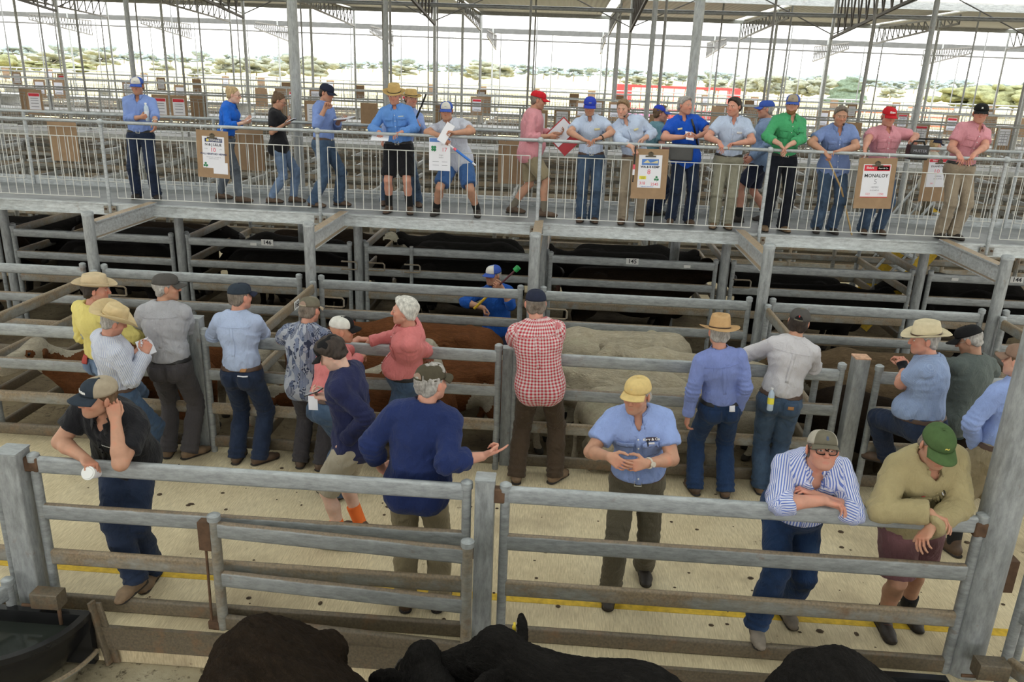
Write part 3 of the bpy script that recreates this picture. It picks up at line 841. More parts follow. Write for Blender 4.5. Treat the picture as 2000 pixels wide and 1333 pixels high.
o = MB().box(-45, 42, 44.3, 44.5, 5.35, 5.60).build('gutter_beam', flat('pale_beam', (0.13, 0.13, 0.12), 0.5, 0.1)); tag(o, 'long pale gutter beam across the far end of the yards', 'beam')
o = MB().tube([(-45, 44.1, 5.05), (42, 44.1, 5.05)], 0.04, 8).build('purlin_pipe', G_MID); tag(o, 'thin pipe below the long pale gutter beam', 'pipe')
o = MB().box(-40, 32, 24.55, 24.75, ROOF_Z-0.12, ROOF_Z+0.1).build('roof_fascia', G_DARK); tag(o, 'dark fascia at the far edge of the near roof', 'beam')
# ================================================================== PEOPLE
def skin_mat(name, c):
    key = ('skin', name)
    if key in _mats: return _mats[key]
    n = NT('skin_' + name); f = n.noise(14, 4, 0.6); g = n.noise(90, 2, 0.6)
    col = n.ramp(f, [(0.3, shade(c, 0.86)), (0.55, c), (0.75, (min(1, c[0]*1.12), c[1]*0.93, c[2]*0.9))])
    vc = n.n('ShaderNodeVertexColor'); vc.layer_name = 'complexion'; sv = n.sep(vc.outputs[0])
    col = n.mix(n.math('MULTIPLY', sv[0], 0.6), col, (min(1, c[0]*1.05), c[1]*0.66, c[2]*0.62))
    col = n.mix(n.math('MULTIPLY', sv[1], 0.5), col, shade(c, 0.50))
    n.set(**{'Base Color': col, 'Roughness': 0.55, 'Specular IOR Level': 0.35, 'Subsurface Weight': 0.0})
    n.bump(g, 0.12, 0.002); _mats[key] = n.m; return n.m
SK = {'fair': (0.60, 0.35, 0.26), 'tan': (0.50, 0.27, 0.18), 'ruddy': (0.58, 0.29, 0.21), 'dark': (0.40, 0.22, 0.145), 'pale': (0.66, 0.43, 0.34)}
def cloth(name, c, kind='plain', c2=None, scale=1.0, rough=0.85):
    key = ('cloth', name)
    if key in _mats: return _mats[key]
    n = NT('cloth_' + name); uv = n.tc('UV'); ob = n.tc('Object')
    f = n.noise(5, 4, 0.6, vec=ob); wv = n.noise(420, 1, 0.5, vec=ob); fold = n.noise(13, 4, 0.62, vec=ob, sc3=(1.2, 1.2, 0.6), dist=1.6)
    base = n.ramp(f, [(0.3, shade(c, 0.88)), (0.7, shade(c, 1.10))])
    s = n.sep(uv)
    if kind == 'stripe':
        m = n.math('LESS_THAN', n.math('FRACT', n.math('MULTIPLY', s[0], 1.0/(0.0115*scale))), 0.45); base = n.mix(m, base, c2)
    elif kind == 'gingham':
        p = 0.0205*scale
        a = n.math('LESS_THAN', n.math('FRACT', n.math('MULTIPLY', s[0], 1/p)), 0.5); b = n.math('LESS_THAN', n.math('FRACT', n.math('MULTIPLY', s[1], 1/p)), 0.5)
        m = n.math('MULTIPLY', n.math('ADD', a, b), 0.5); base = n.ramp(m, [(0.0, c2), (0.5, tuple(0.5*(x+y)*0.95 for x, y in zip(c, c2))), (1.0, c)])
    elif kind == 'check':
        p = 0.012*scale
        a = n.math('LESS_THAN', n.math('FRACT', n.math('MULTIPLY', s[0], 1/p)), 0.25); b = n.math('LESS_THAN', n.math('FRACT', n.math('MULTIPLY', s[1], 1/p)), 0.25)
        base = n.mix(n.math('MULTIPLY', n.math('MAXIMUM', a, b), 0.6), base, c2)
    elif kind == 'print':
        # blocky tapa-style print in navy, mid blue and off-white
        mp = n.n('ShaderNodeMapping'); mp.inputs['Scale'].default_value = (22, 15, 1); n.l(uv, mp.inputs[0])
        br = n.n('ShaderNodeTexVoronoi', distance='MANHATTAN', feature='F1'); br.inputs['Scale'].default_value = 1.0; n.l(mp.outputs[0], br.inputs['Vector'])
        m2 = n.n('ShaderNodeMapping'); m2.inputs['Scale'].default_value = (70, 60, 1); n.l(uv, m2.inputs[0])
        v2 = n.n('ShaderNodeTexVoronoi', distance='CHEBYCHEV'); v2.inputs['Scale'].default_value = 1.0; n.l(m2.outputs[0], v2.inputs['Vector'])
        cell = n.sep(br.outputs['Color'])[0]; lines = n.math('LESS_THAN', n.math('FRACT', n.math('MULTIPLY', n.sep(uv)[0], 95)), 0.45)
        k = n.math('ADD', n.math('MULTIPLY', n.math('GREATER_THAN', cell, 0.55), lines), n.math('MULTIPLY', n.math('LESS_THAN', cell, 0.35), n.math('GREATER_THAN', v2.outputs['Distance'], 0.42)))
        base = n.mix(n.math('MINIMUM', k, 1.0), n.mix(n.math('GREATER_THAN', cell, 0.75), c, (0.10, 0.14, 0.25)), c2)
    if kind == 'print':
        hl = n.math('LESS_THAN', n.math('FRACT', n.math('MULTIPLY', n.sep(uv)[1], 80)), 0.5)
        c2b = n.math('GREATER_THAN', n.sep(br.outputs['Color'])[1], 0.5)
        k2 = n.math('MULTIPLY', n.math('MULTIPLY', c2b, hl), n.math('GREATER_THAN', cell, 0.3))
        base = n.mix(n.math('MULTIPLY', k2, 0.85), base, (0.16, 0.20, 0.31))
        base = n.mix(n.math('MULTIPLY', n.math('LESS_THAN', n.sep(br.outputs['Color'])[2], 0.22), 0.9), base, (0.40, 0.42, 0.48))
    elif kind == 'denim':
        fade = n.noise(3.2, 4, 0.65, vec=ob); base = n.ramp(fade, [(0.32, shade(c, 0.62)), (0.55, c), (0.78, c2 if c2 else shade(c, 1.9))])
    n.set(**{'Base Color': base, 'Roughness': rough, 'Specular IOR Level': 0.15, 'Sheen Weight': 0.08})
    hsum = n.math('ADD', n.math('MULTIPLY', fold, 1.0), n.math('MULTIPLY', wv, 0.06)); n.bump(hsum, 0.55, 0.03)
    _mats[key] = n.m; return n.m
EYE_W = flat('eye_white', (0.62, 0.58, 0.54), 0.3); EYE_D = flat('eye_iris', (0.035, 0.028, 0.022), 0.2)
def hair_mat(name, c):
    key = ('hair', name)
    if key in _mats: return _mats[key]
    n = NT('hair_' + name); f = n.noise(55, 4, 0.7, sc3=(1, 1, 0.35)); n.set(**{'Base Color': n.ramp(f, [(0.3, shade(c, 0.55)), (0.5, c), (0.72, shade(c, 1.5))]), 'Roughness': 0.6, 'Specular IOR Level': 0.3})
    n.bump(f, 0.7, 0.006); _mats[key] = n.m; return n.m
HAIR = {'grey': (0.33, 0.31, 0.29), 'silver': (0.52, 0.50, 0.46), 'dark': (0.035, 0.025, 0.02), 'brown': (0.11, 0.065, 0.035), 'lightbrown': (0.22, 0.14, 0.075), 'ginger': (0.20, 0.09, 0.035), 'greybrown': (0.17, 0.14, 0.115), 'blond': (0.42, 0.30, 0.16)}
LEATHER = flat('brown_boot_leather', (0.10, 0.062, 0.04), 0.55, 0, 0.3, 9, 0.2); LEATHER_T = flat('tan_boot_leather', (0.19, 0.125, 0.075), 0.65, 0, 0.3, 9, 0.2)
LEATHER_D = flat('dark_boot_leather', (0.035, 0.028, 0.024), 0.55, 0, 0.3, 9, 0.2); LEATHER_G = flat('dusty_suede_leather', (0.22, 0.185, 0.15), 0.8, 0, 0.3, 9, 0.2)
SOLE = flat('boot_sole', (0.025, 0.02, 0.017), 0.8); BELT = flat('brown_belt_leather', (0.075, 0.042, 0.028), 0.5); BELT_B = flat('black_belt_leather', (0.014, 0.013, 0.013), 0.45)
BUCKLE = flat('buckle_metal', (0.6, 0.58, 0.5), 0.3, 0.9); BUTTON = flat('pearl_button', (0.75, 0.75, 0.75), 0.4)
BLACK_FRAME = flat('black_spectacle_frame', (0.01, 0.01, 0.011), 0.3)

def ik2(a, t, l1, l2, pole):
    """two-bone chain from a towards t; returns mid joint and reachable end"""
    d = t - a; L = np.linalg.norm(d); L = max(min(L, (l1+l2)*0.998), abs(l1-l2)*1.02 + 1e-4); d = unit(d)
    c = (l1*l1 + L*L - l2*l2)/(2*l1*L); c = max(-1, min(1, c)); s = math.sqrt(1-c*c)
    p = np.array(pole, float); p = p - d*(p @ d)
    if np.linalg.norm(p) < 1e-4: p = np.array((0, 0, 1.)) - d*d[2]
    p = unit(p)
    return a + d*l1*c + p*l1*s, a + d*L

def hand_prims(F, wr, d, n, side, pose, sc, k=0.006):
    """five-fingered hand; d finger direction, n palm normal, side +1 right / -1 left"""
    d = unit(d); n = unit(np.array(n, float) - d*(np.dot(n, d))); t = unit(np.cross(d, n))*side     # t points to the thumb side
    A = lambda x, y, z: wr + (d*x + t*y + n*z)*sc
    offs = (0.031, 0.0105, -0.0105, -0.0305)
    klen = (0.088, 0.091, 0.087, 0.079)
    for o, L in zip(offs, klen):
        F.cone(A(0.0, o*0.45, 0), A(L, o, -0.002), 0.0155*sc, 0.0118*sc, k=0.012, flat=(n, 0.85))
    F.cone(A(0.02, 0.012, 0.008), A(0.055, 0.025, 0.01), 0.016*sc, 0.014*sc, k=0.012)
    F.cone(A(0.02, -0.018, 0.006), A(0.06, -0.026, 0.006), 0.014*sc, 0.012*sc, k=0.012)
    C = {'relax': ((22, 30, 20), (28, 36, 24), (32, 40, 26), (36, 42, 28)), 'grip': ((62, 82, 50),)*4, 'fist': ((75, 95, 60),)*4, 'flat': ((8, 8, 5), (6, 8, 5), (8, 10, 6), (14, 12, 8)),
         'hold': ((38, 48, 28), (45, 52, 30), (50, 55, 32), (56, 58, 34)), 'pinch': ((50, 45, 20), (55, 55, 30), (62, 70, 40), (68, 78, 45)), 'point': ((5, 8, 5), (58, 85, 50), (65, 88, 50), (68, 88, 50)),
         'drape': ((35, 22, 15), (40, 25, 15), (44, 28, 18), (50, 30, 20))}[pose]
    if len(C) == 1: C = C*4
    seg = ((0.040, 0.024, 0.019), (0.044, 0.028, 0.020), (0.041, 0.026, 0.019), (0.032, 0.020, 0.017)); rad = (0.0088, 0.0090, 0.0086, 0.0076)
    for i in range(4):
        p = A(klen[i], offs[i], -0.002); ang = 0; spread = (0.09, 0.02, -0.05, -0.12)[i]
        for j in range(3):
            ang += C[i][j]; a = math.radians(ang)
            dd = d*math.cos(a) + n*math.sin(a) + t*spread*math.cos(a)
            q = p + unit(dd)*seg[i][j]*sc
            F.cone(p, q, rad[i]*sc*(1-0.10*j), rad[i]*sc*(1-0.10*(j+1)), k=0.0035)
            p = q
    tc = {'relax': (0.55, 0.30), 'grip': (0.15, 0.75), 'fist': (0.05, 0.85), 'flat': (0.8, 0.1), 'hold': (0.25, 0.75), 'pinch': (0.25, 0.85), 'point': (0.3, 0.6), 'drape': (0.55, 0.4)}[pose]
    p = A(0.018, 0.026, 0.006); dirs = [d*0.62 + t*(0.55+0.35*tc[0]) + n*tc[1]*0.6, d*0.85 + t*tc[0]*0.55 + n*tc[1]*0.55, d*0.95 + t*(tc[0]*0.4-0.15) + n*tc[1]*0.35]
    for j, L in enumerate((0.042, 0.033, 0.027)):
        q = p + unit(dirs[j])*L*sc
        F.cone(p, q, (0.0135, 0.0108, 0.0095)[j]*sc, (0.0108, 0.0095, 0.008)[j]*sc, k=0.006); p = q

def frame(z_up, fwd):
    u = unit(z_up); f = np.array(fwd, float); f = unit(f - u*(f @ u)); r = np.cross(f, u)
    return np.stack([r, f, u], 1)      # columns: right, forward, up
def bb(points, pad):
    P = np.array(points); return P.min(0) - pad, P.max(0) + pad

def person(name_label, spec):
    """builds one person: an Empty at the feet that parents body, clothing and hat"""
    S = dict(h=1.78, w=1.0, belly=0.0, face=0.0, feet=((0.10, 0.0, 0.0, 8), (-0.10, 0.0, 0.0, -8)), hip=(0.0, 0.0), drop=0.01, pyaw=0.0, lean=4.0, side=0.0, twist=0.0,
             head=(0.0, 5.0, 0.0), armR=None, armL=None, skin='fair', shirt=None, trousers=None, near=True, hair=None, hat=None, boots='brown', fem=False, seed=1, shrug=0.0, neck=0.0, bodies=None)
    S.update(spec)
    pos = Vector(S['pos']); face = S['face']
    root = empty('person', pos, R(face), name_label, 'person', None)
    M = np.array(Matrix.Rotation(R(face), 3, 'Z'))
    toL = lambda p: M.T @ (np.array(p, float) - np.array(pos))
    s = S['h']/1.78; near = S['near']; w = S['w']
    g = np.random.RandomState(S['seed'])
    # ---- skeleton
    hw = 0.092*s
    if 'feetw' in S:
        S['feet'] = tuple((*[float(v) for v in toL(p)], y_, *ex) for (p, y_, *ex) in S['feetw'])
        if 'hipw' not in S and spec.get('hip') is None:
            S['hip'] = tuple((np.array(S['feet'][0][:2]) + np.array(S['feet'][1][:2]))/2)
    if 'hipw' in S: S['hip'] = tuple(toL(S['hipw'])[:2])
    py = math.radians(S['pyaw'])
    f0 = np.array((-math.sin(py), math.cos(py), 0)); tw = math.radians(S['pyaw']+S['twist']); f2 = np.array((-math.sin(tw), math.cos(tw), 0))
    hy, hp, hr = S['head']
    def skel(lean, side, drop):
        axis = lambda kf: rotm((0, 1, 0), side*kf) @ rotm((1, 0, 0), -lean*kf) @ np.array((0, 0, 1.))
        P0 = np.array((S['hip'][0], S['hip'][1], 0.955*s - drop + S.get('raise', 0.0)))
        Rp = frame(axis(0.45), f0)
        P1 = P0 + axis(0.6)*0.14*s; P2 = P1 + axis(0.95)*0.21*s; Rc = frame(axis(1.05), f2)
        P3 = P2 + Rc[:, 2]*0.20*s
        nk = unit(Rc[:, 2]*0.55 + np.array((0, 0, 0.5)) + np.array((-math.sin(math.radians(hy)), math.cos(math.radians(hy)), 0))*(0.22 + hp*0.006))
        HC = P3 + nk*(0.158 + S['neck'])*s + Rc[:, 1]*0.012*s
        return P0, P1, P2, P3, Rc, Rp, nk, HC
    if 'headw' in S:
        tg = toL(S['headw']); q = np.array((S['lean'], S['side'], max(S['drop'], 0.01))); sc_q = np.array((45.0, 45.0, 1.0))
        lo_, hi_ = np.array((-14, -25, S.get('dropmin', 0.004))), np.array((62, 25, 0.20))
        for _ in range(25):
            e0 = skel(*q)[-1] - tg
            J = np.stack([(skel(*(q + d))[-1] - tg - e0)/np.abs(d).sum() for d in (np.array((.5, 0, 0)), np.array((0, .5, 0)), np.array((0, 0, .004)))], 1)*sc_q
            q = np.clip(q - 0.7*sc_q*(np.linalg.solve(J.T @ J + 0.003*np.eye(3), J.T @ e0)), lo_, hi_)
        S['lean'], S['side'], S['drop'] = q
        err = np.linalg.norm(skel(*q)[-1] - tg)
        print('POSE', name_label[:40], 'lean %.0f side %.0f drop %.3f err %.3f h %.2f' % (q[0], q[1], q[2], err, S['h']), 'd', np.round(skel(*q)[-1]-tg, 2))
    P0, P1, P2, P3, Rc, Rp, nk, HC = skel(S['lean'], S['side'], S['drop'])
    sw = (0.166 if not S['fem'] else 0.146)*s*(1+0.25*(w-1))
    sh = {1: P3 + Rc @ np.array((sw, -0.012*s, (-0.062+S['shrug'])*s)), -1: P3 + Rc @ np.array((-sw, -0.012*s, (-0.062+S['shrug'])*s))}
    hipj = {1: P0 + Rp @ np.array((hw, 0, -0.03*s)), -1: P0 + Rp @ np.array((-hw, 0, -0.03*s))}
    legs = {}
    for sd, ft in ((1, S['feet'][0]), (-1, S['feet'][1])):
        fx, fy, fz, yaw = ft[:4]
        a = np.array((fx, fy, fz + 0.085*s)); ty = math.radians(-yaw); td = np.array((-math.sin(ty), math.cos(ty), 0))
        pole = np.array(ft[4]) if len(ft) > 4 else f0*0.8 + td*0.3 + np.array((0.04*sd, 0, 0))
        kn, an = ik2(hipj[sd], a, 0.440*s, 0.425*s, pole)
        legs[sd] = (hipj[sd], kn, a, td)
    Hd = np.array(Matrix.Rotation(R(hy), 3, 'Z')) @ np.array(Matrix.Rotation(R(-hp), 3, 'X')) @ np.array(Matrix.Rotation(R(hr), 3, 'Y'))
    hs = s*1.0
    arms = {}
    for sd, sp in ((1, S['armR']), (-1, S['armL'])):
        sp = dict(sp or {})
        if 'w' in sp: tgt = toL(sp['w'])
        elif 't' in sp: tgt = np.array(sp['t'], float)*s
        elif sp.get('hang'): tgt = sh[sd] + Rc[:, 0]*0.055*sd*s + np.array((0, 0.03, -0.53))*s
        else: tgt = sh[sd] + np.array((0.06*sd, 0.05, -0.50*s))
        pole = np.array(sp.get('pole', (0.6*sd, -0.8, -0.4)), float)
        if 'elw' in sp: pole = toL(sp['elw']) - (sh[sd]+tgt)/2
        el, wr = ik2(sh[sd], tgt, 0.285*s, 0.262*s, pole)
        hd = sp.get('hd', None); hd = unit(wr-el)*1.0 if hd is None else (M.T @ np.array(hd, float) if sp.get('wdir') else np.array(hd, float))
        hd = unit(unit(hd)*1.0 + unit(wr-el)*0.35)
        hn = np.array(sp.get('hn', (-sd*0.9, 0.1, -0.5)), float)
        if sp.get('wdir') and 'hn' in sp: hn = M.T @ hn
        arms[sd] = (sh[sd], el, wr, hd, hn, sp.get('pose', 'relax'))
    # ---- torso distance field shared by skin and shirt
    def torso(F, inf, belly=True, kk=0.03):
        C = lambda p, x, y, z: p + Rc @ (np.array((x, y, z))*s)
        Q = lambda p, x, y, z: p + Rp @ (np.array((x, y, z))*s)
        fw = Rc[:, 1]
        cw = 1 + 0.8*(w-1)
        if S['fem']: cw *= 0.86
        F.ell(C(P2, 0, 0.005, 0.04), np.array((0.168*cw, 0.118*cw, 0.185))*s, k=kk, M=Rc, inf=inf)
        F.ell(C(P2, 0, -0.022, 0.06), np.array((0.160*cw, 0.095*cw, 0.16))*s, k=kk, M=Rc, inf=inf)
        F.cone(P1, P2, 0.128*s*cw, 0.140*s*cw, k=kk, flat=(fw, 0.80), inf=inf)
        F.cone(P0, P1, 0.135*s*cw, 0.128*s*cw, k=kk, flat=(fw, 0.82), inf=inf)
        for sd in (1, -1):
            F.cone(C(P3, 0.03*sd, -0.02, -0.018), sh[sd] + Rc @ (np.array((-0.012*sd, 0, -0.004))*s), 0.056*s, 0.050*s, k=kk, inf=inf)
            F.ell(C(P2, 0.075*sd, 0.062*cw, 0.075), np.array((0.085, 0.05, 0.075))*s*(cw if not S['fem'] else 1.0), k=kk, M=Rc, inf=inf)
            if S['fem']: F.ell(C(P2, 0.07*sd, 0.095, 0.045), np.array((0.06, 0.055, 0.06))*s, k=kk, M=Rc, inf=inf)
        if S['belly'] > 0:
            b = S['belly']; cb = (P1*0.6 + P0*0.4) + Rc[:, 1]*(0.035+0.045*b)*s
            F.ell(cb, np.array((0.150+0.045*b, 0.115+0.065*b, 0.155+0.02*b))*s, k=0.06, M=Rp, inf=inf)
    def pelvis(F, inf, kk=0.03):
        Q = lambda x, y, z: P0 + Rp @ (np.array((x, y, z))*s)
        pw = 1 + 0.7*(w-1)
        F.cone(Q(-0.055*pw, 0, 0.03), Q(0.055*pw, 0, 0.03), 0.112*s*pw, 0.112*s*pw, k=kk, flat=(Rp[:, 1], 0.98), inf=inf)
        for sd in (1, -1):
            F.ell(Q(0.07*sd*pw, -0.055, -0.035), np.array((0.085, 0.085, 0.10))*s*pw, k=kk, M=Rp, inf=inf)
            F.ell(Q(0.075*sd*pw, 0.01, -0.02), np.array((0.098, 0.095, 0.11))*s*pw, k=kk, M=Rp, inf=inf)
    parts = []
    hres = 0.0045 if near else 0.007
    isl = []   # skin islands
    # -- head island
    H = lambda x, y, z: HC + Hd @ (np.array((x, y, z))*hs)
    F = Field(*bb([H(0, 0, 0), P3], 0.21*s), hres)
    fl = lambda c, r, k=0.012, op='add', rot=None: F.ell(H(*c), np.array(r)*hs, k=k, op=op, M=(Hd if rot is None else Hd @ rot))
    cn = lambda a, b, ra, rb, k=0.012, op='add', flat=None: F.cone(H(*a), H(*b), ra*hs, rb*hs, k=k, op=op, flat=flat)
    fw_ = 1.0 + 0.5*(w-1)
    fl((0, -0.014, 0.030), (0.076, 0.097, 0.086))
    fl((0, 0.028, -0.030), (0.064*fw_, 0.064, 0.082), 0.03)
    fl((0, 0.045, -0.070), (0.047*fw_, 0.046, 0.046), 0.03)
    fl((0, 0.073, -0.098), (0.026, 0.022, 0.018), 0.018)
    for sd in (1, -1):
        cn((0.052*sd*fw_, 0.0, -0.06), (0.018*sd, 0.068, -0.094), 0.018, 0.016, 0.02)
        cn((0.012*sd, 0.089, 0.028), (0.042*sd, 0.076, 0.026), 0.011, 0.010, 0.010)
        fl((0.041*sd*fw_, 0.063, -0.022), (0.024, 0.023, 0.021), 0.02)
        fl((0.033*sd, 0.099, 0.006), (0.017, 0.013, 0.012), 0.008, 'sub')
        fl((0.032*sd, 0.0795, 0.004), (0.0135, 0.0135, 0.0125), 0.002)
        cn((0.016*sd, 0.0885, 0.0135), (0.046*sd, 0.0785, 0.0125), 0.0045, 0.004, 0.004)
        fl((0.0795*sd*fw_, -0.008, -0.004), (0.009, 0.021, 0.033), 0.006, rot=rotm((0, 0, 1), -20*sd))
    cn((0, 0.092, 0.018), (0, 0.112, -0.026), 0.0085, 0.0125, 0.010)
    for sd in (1, -1): fl((0.0115*sd, 0.104, -0.030), (0.0095, 0.0105, 0.0085), 0.006)
    cn((-0.018, 0.0885, -0.0605), (0.018, 0.0885, -0.0605), 0.0065, 0.0065, 0.006); cn((-0.016, 0.0885, -0.0735), (0.016, 0.0885, -0.0735), 0.0072, 0.0072, 0.006)
    cn((-0.021, 0.0975, -0.0672), (0.021, 0.0975, -0.0672), 0.0022, 0.0022, 0.002, 'sub')
    nb = P3 - Rc[:, 2]*0.03*s - Rc[:, 1]*0.005*s
    F.cone(nb, H(0, -0.018, -0.055), 0.062*s*(1+0.5*(w-1))*(0.85 if S['fem'] else 1), 0.054*s*(1+0.4*(w-1))*(0.85 if S['fem'] else 1), k=0.02)
    cw = 1 + 0.8*(w-1)
    for sd in (1, -1): F.cone(P3 + Rc @ (np.array((0.02*sd, -0.02, -0.02))*s), sh[sd]*0.55 + P3*0.45 - Rc[:, 2]*0.02*s, 0.050*s, 0.040*s, k=0.03)
    F.ell(P2 + Rc @ (np.array((0, 0.005, 0.07))*s), np.array((0.15*cw, 0.112*cw, 0.15))*s*(0.86 if S['fem'] else 1), k=0.03, M=Rc, inf=-0.002)
    F.plane(P3 - Rc[:, 2]*0.15*s, -Rc[:, 2])
    P, Q = F.mesh(1)
    L = ((P - HC) @ Hd)/hs
    fc = L[Q].mean(1); mi = np.zeros(len(Q), int)
    x, y, z = np.abs(fc[:, 0]), fc[:, 1], fc[:, 2]
    ex, ez = x-0.032, z-0.004
    eye = (y > 0.06) & ((ex/0.0135)**2 + (ez/0.0047)**2 < 1)
    mi[eye] = 2; gz = 0.0
    mi[eye & (ex**2 + (ez)**2 < 0.0058**2)] = 3
    brow = (y > 0.055) & (np.abs(z - 0.0245 + 0.12*np.abs(x-0.034)) < 0.0034) & (x > 0.013) & (x < 0.050); mi[brow] = 4
    lip = (y > 0.07) & (np.abs(z+0.0672) < 0.0098*(1-(x/0.0245)**2)) & (x < 0.023); mi[lip] = 1
    isl.append((P, Q, mi))
    gs = lambda cx, cy, cz, r: np.exp(-((np.abs(L[:, 0])-cx)**2 + (L[:, 1]-cy)**2 + (L[:, 2]-cz)**2)/r**2)
    blush = np.clip(gs(0.0, 0.112, -0.028, 0.022)*1.0 + gs(0.042, 0.075, -0.028, 0.03)*0.9 + gs(0.08, -0.01, 0.0, 0.03)*0.9 + gs(0, 0.06, -0.19, 0.07)*0.8, 0, 1)
    stub_eye = np.clip((L[:, 1] > 0.0)*1.0*np.clip((-0.035-L[:, 2])/0.02, 0, 1)*np.clip((L[:, 2]+0.135)/0.02, 0, 1), 0, 1)*(0 if S['fem'] else S.get('stubble', 0.5))
    stub_eye = np.maximum(stub_eye, np.clip(1.2*gs(0.034, 0.088, 0.010, 0.016), 0, 1)*0.35)  # same mask also darkens the skin around the eyes
    att = [np.stack([blush, stub_eye], 1)]
    # -- arms
    for sd in (1, -1):
        a, e, wr, hd, hn, pose = arms[sd]
        sleeve = S['shirt'].get('sleeve', 'short')
        F = Field(*bb([a, e, wr, wr+hd*0.20*s], 0.075*s), hres if near else 0.0062)
        m = 1 + 0.6*(w-1)
        if S['fem']: m *= 0.82
        F.cone(a, e, 0.050*s*m, 0.041*s*m, k=0.02); F.cone(a*0.45+e*0.55 + 0, e, 0.046*s*m, 0.040*s*m, k=0.02)
        mid = e*0.72 + wr*0.28
        F.cone(e, mid, 0.040*s*m, 0.043*s*m, k=0.02); F.cone(mid, wr, 0.043*s*m, 0.0275*s*m, k=0.02)
        hand_prims(F, wr, hd, hn, sd, pose, s*(1.0 if not S['fem'] else 0.9)*1.03)
        P, Q = F.mesh(1); isl.append((P, Q, np.zeros(len(Q), int)))
        att.append(np.stack([np.exp(-((np.linalg.norm(P-wr-hd*0.10*s, axis=1))/0.05)**2)*0.8, np.zeros(len(P))], 1))
    # -- bare or hidden legs and core
    T = S['trousers']
    F = Field(*bb([P3, sh[1], sh[-1], *[q for l in legs.values() for q in l[:3]]], 0.19*s), 0.011)
    torso(F, -0.010); pelvis(F, -0.012)
    short = T['kind'] == 'shorts'
    for sd in (1, -1):
        h_, kn, an, td = legs[sd]
        lm = 1 + 0.5*(w-1)
        ii = 0.0 if short else -0.012
        F.cone(h_, kn, 0.082*s*lm, 0.056*s*lm, k=0.02, inf=ii); F.cone(kn, kn*0.68+an*0.32 - td*0.015*s, 0.052*s*lm, 0.058*s*lm, k=0.02, inf=ii); F.cone(kn*0.68+an*0.32 - td*0.015*s, an, 0.058*s*lm, 0.037*s*lm, k=0.02, inf=ii)
    F.plane((0, 0, min(legs[1][2][2], legs[-1][2][2]) - 0.03), (0, 0, -1))
    P, Q = F.mesh(2); isl.append((P, Q, np.zeros(len(Q), int))); att.append(np.zeros((len(P), 2)))
    # join islands
    n0 = 0; VP = []; VQ = []; VM = []
    for P, Q, mi in isl: VP.append(P); VQ.append(Q+n0); VM.append(mi); n0 += len(P)
    sk = skin_mat(S['skin'], SK[S['skin']]); c = SK[S['skin']]
    lipm = flat('lip_'+S['skin'], (c[0]*0.85, c[1]*0.68, c[2]*0.68), 0.5)
    hm = hair_mat(S['hair'] or 'brown', HAIR[S['hair'] or 'brown'])
    me = np_mesh('body', np.concatenate(VP), np.concatenate(VQ), np.concatenate(VM))
    at_ = np.concatenate(att)
    if len(at_) == len(me.vertices):
        ca = me.color_attributes.new('complexion', 'FLOAT_COLOR', 'POINT')
        ca.data.foreach_set('color', np.concatenate([at_, np.zeros((len(at_), 1)), np.ones((len(at_), 1))], 1).astype(np.float32).ravel())
    link_mesh('body', me, [sk, lipm, EYE_W, EYE_D, hm], root)
    # ---- hair and beard
    def hairpart(kind, name='hair'):
        F = Field(*bb([H(0, 0, 0)], 0.19*s), 0.005 if near else 0.008)
        inf = {'crop': 0.006, 'short': 0.012, 'thick': 0.022, 'bun': 0.010, 'curly': 0.016}[kind]
        F.ell(H(0, -0.016, 0.030), (np.array((0.076, 0.097, 0.086)) + inf)*hs, k=0.02, M=Hd)
        if kind in ('thick', 'short', 'curly'): F.ell(H(0, 0.03, 0.075), (np.array((0.064, 0.062, 0.045)) + inf*0.6)*hs, k=0.02, M=Hd)
        F.cone(H(0.05, -0.05, -0.02), H(0.03, -0.06, -0.05), 0.034*hs, 0.03*hs, k=0.02, inf=inf*0.5); F.cone(H(-0.05, -0.05, -0.02), H(-0.03, -0.06, -0.05), 0.034*hs, 0.03*hs, k=0.02, inf=inf*0.5)
        for sd in (1, -1): F.cone(H(0.072*sd, 0.02, 0.02), H(0.070*sd, 0.022, -0.012), 0.010*hs, 0.007*hs, k=0.008)
        nrm = Hd @ unit((0, 0.82, -0.57)); F.plane(H(0, 0.074, 0.092), nrm, 0.014)
        F.plane(H(0, 0, -0.072), Hd @ np.array((0, 0, -1.)), 0.008)
        if kind == 'bun': F.ell(H(0, -0.095, 0.085), np.array((0.04, 0.036, 0.036))*hs, k=0.012, M=Hd)
        P, Q = F.mesh(1); N = vnormals(P, Q); wb = Wob(S['seed']+5, 150, 6, 0.9)
        amp = {'crop': 0.0025, 'short': 0.0055, 'thick': 0.006, 'bun': 0.003, 'curly': 0.006}[kind]
        if kind == 'curly' or kind == 'thick': wb = Wob(S['seed']+5, 95, 6, 0.9)
        P = P + N*(wb(P)*amp)[:, None]
        link_mesh(name, np_mesh(name, P, Q), hm, root)
    if S['hair']: hairpart(S.get('hairkind', 'crop'))
    if S.get('beard'):
        F = Field(*bb([H(0, 0.04, -0.07)], 0.11*s), 0.0045 if near else 0.006)
        F.ell(H(0, 0.045, -0.070), np.array((0.054, 0.054, 0.050))*hs, k=0.03, M=Hd); F.ell(H(0, 0.073, -0.100), np.array((0.034, 0.030, 0.026))*hs, k=0.02, M=Hd)
        for sd in (1, -1): F.cone(H(0.066*sd, 0.01, -0.02), H(0.03*sd, 0.066, -0.09), 0.014*hs, 0.02*hs, k=0.02)
        F.ell(H(0, 0.115, -0.052), np.array((0.032, 0.04, 0.022))*hs, k=0.01, op='sub', M=Hd)
        F.plane(H(0, 0.05, -0.030), Hd @ unit((0, 0.45, 1)), 0.006)
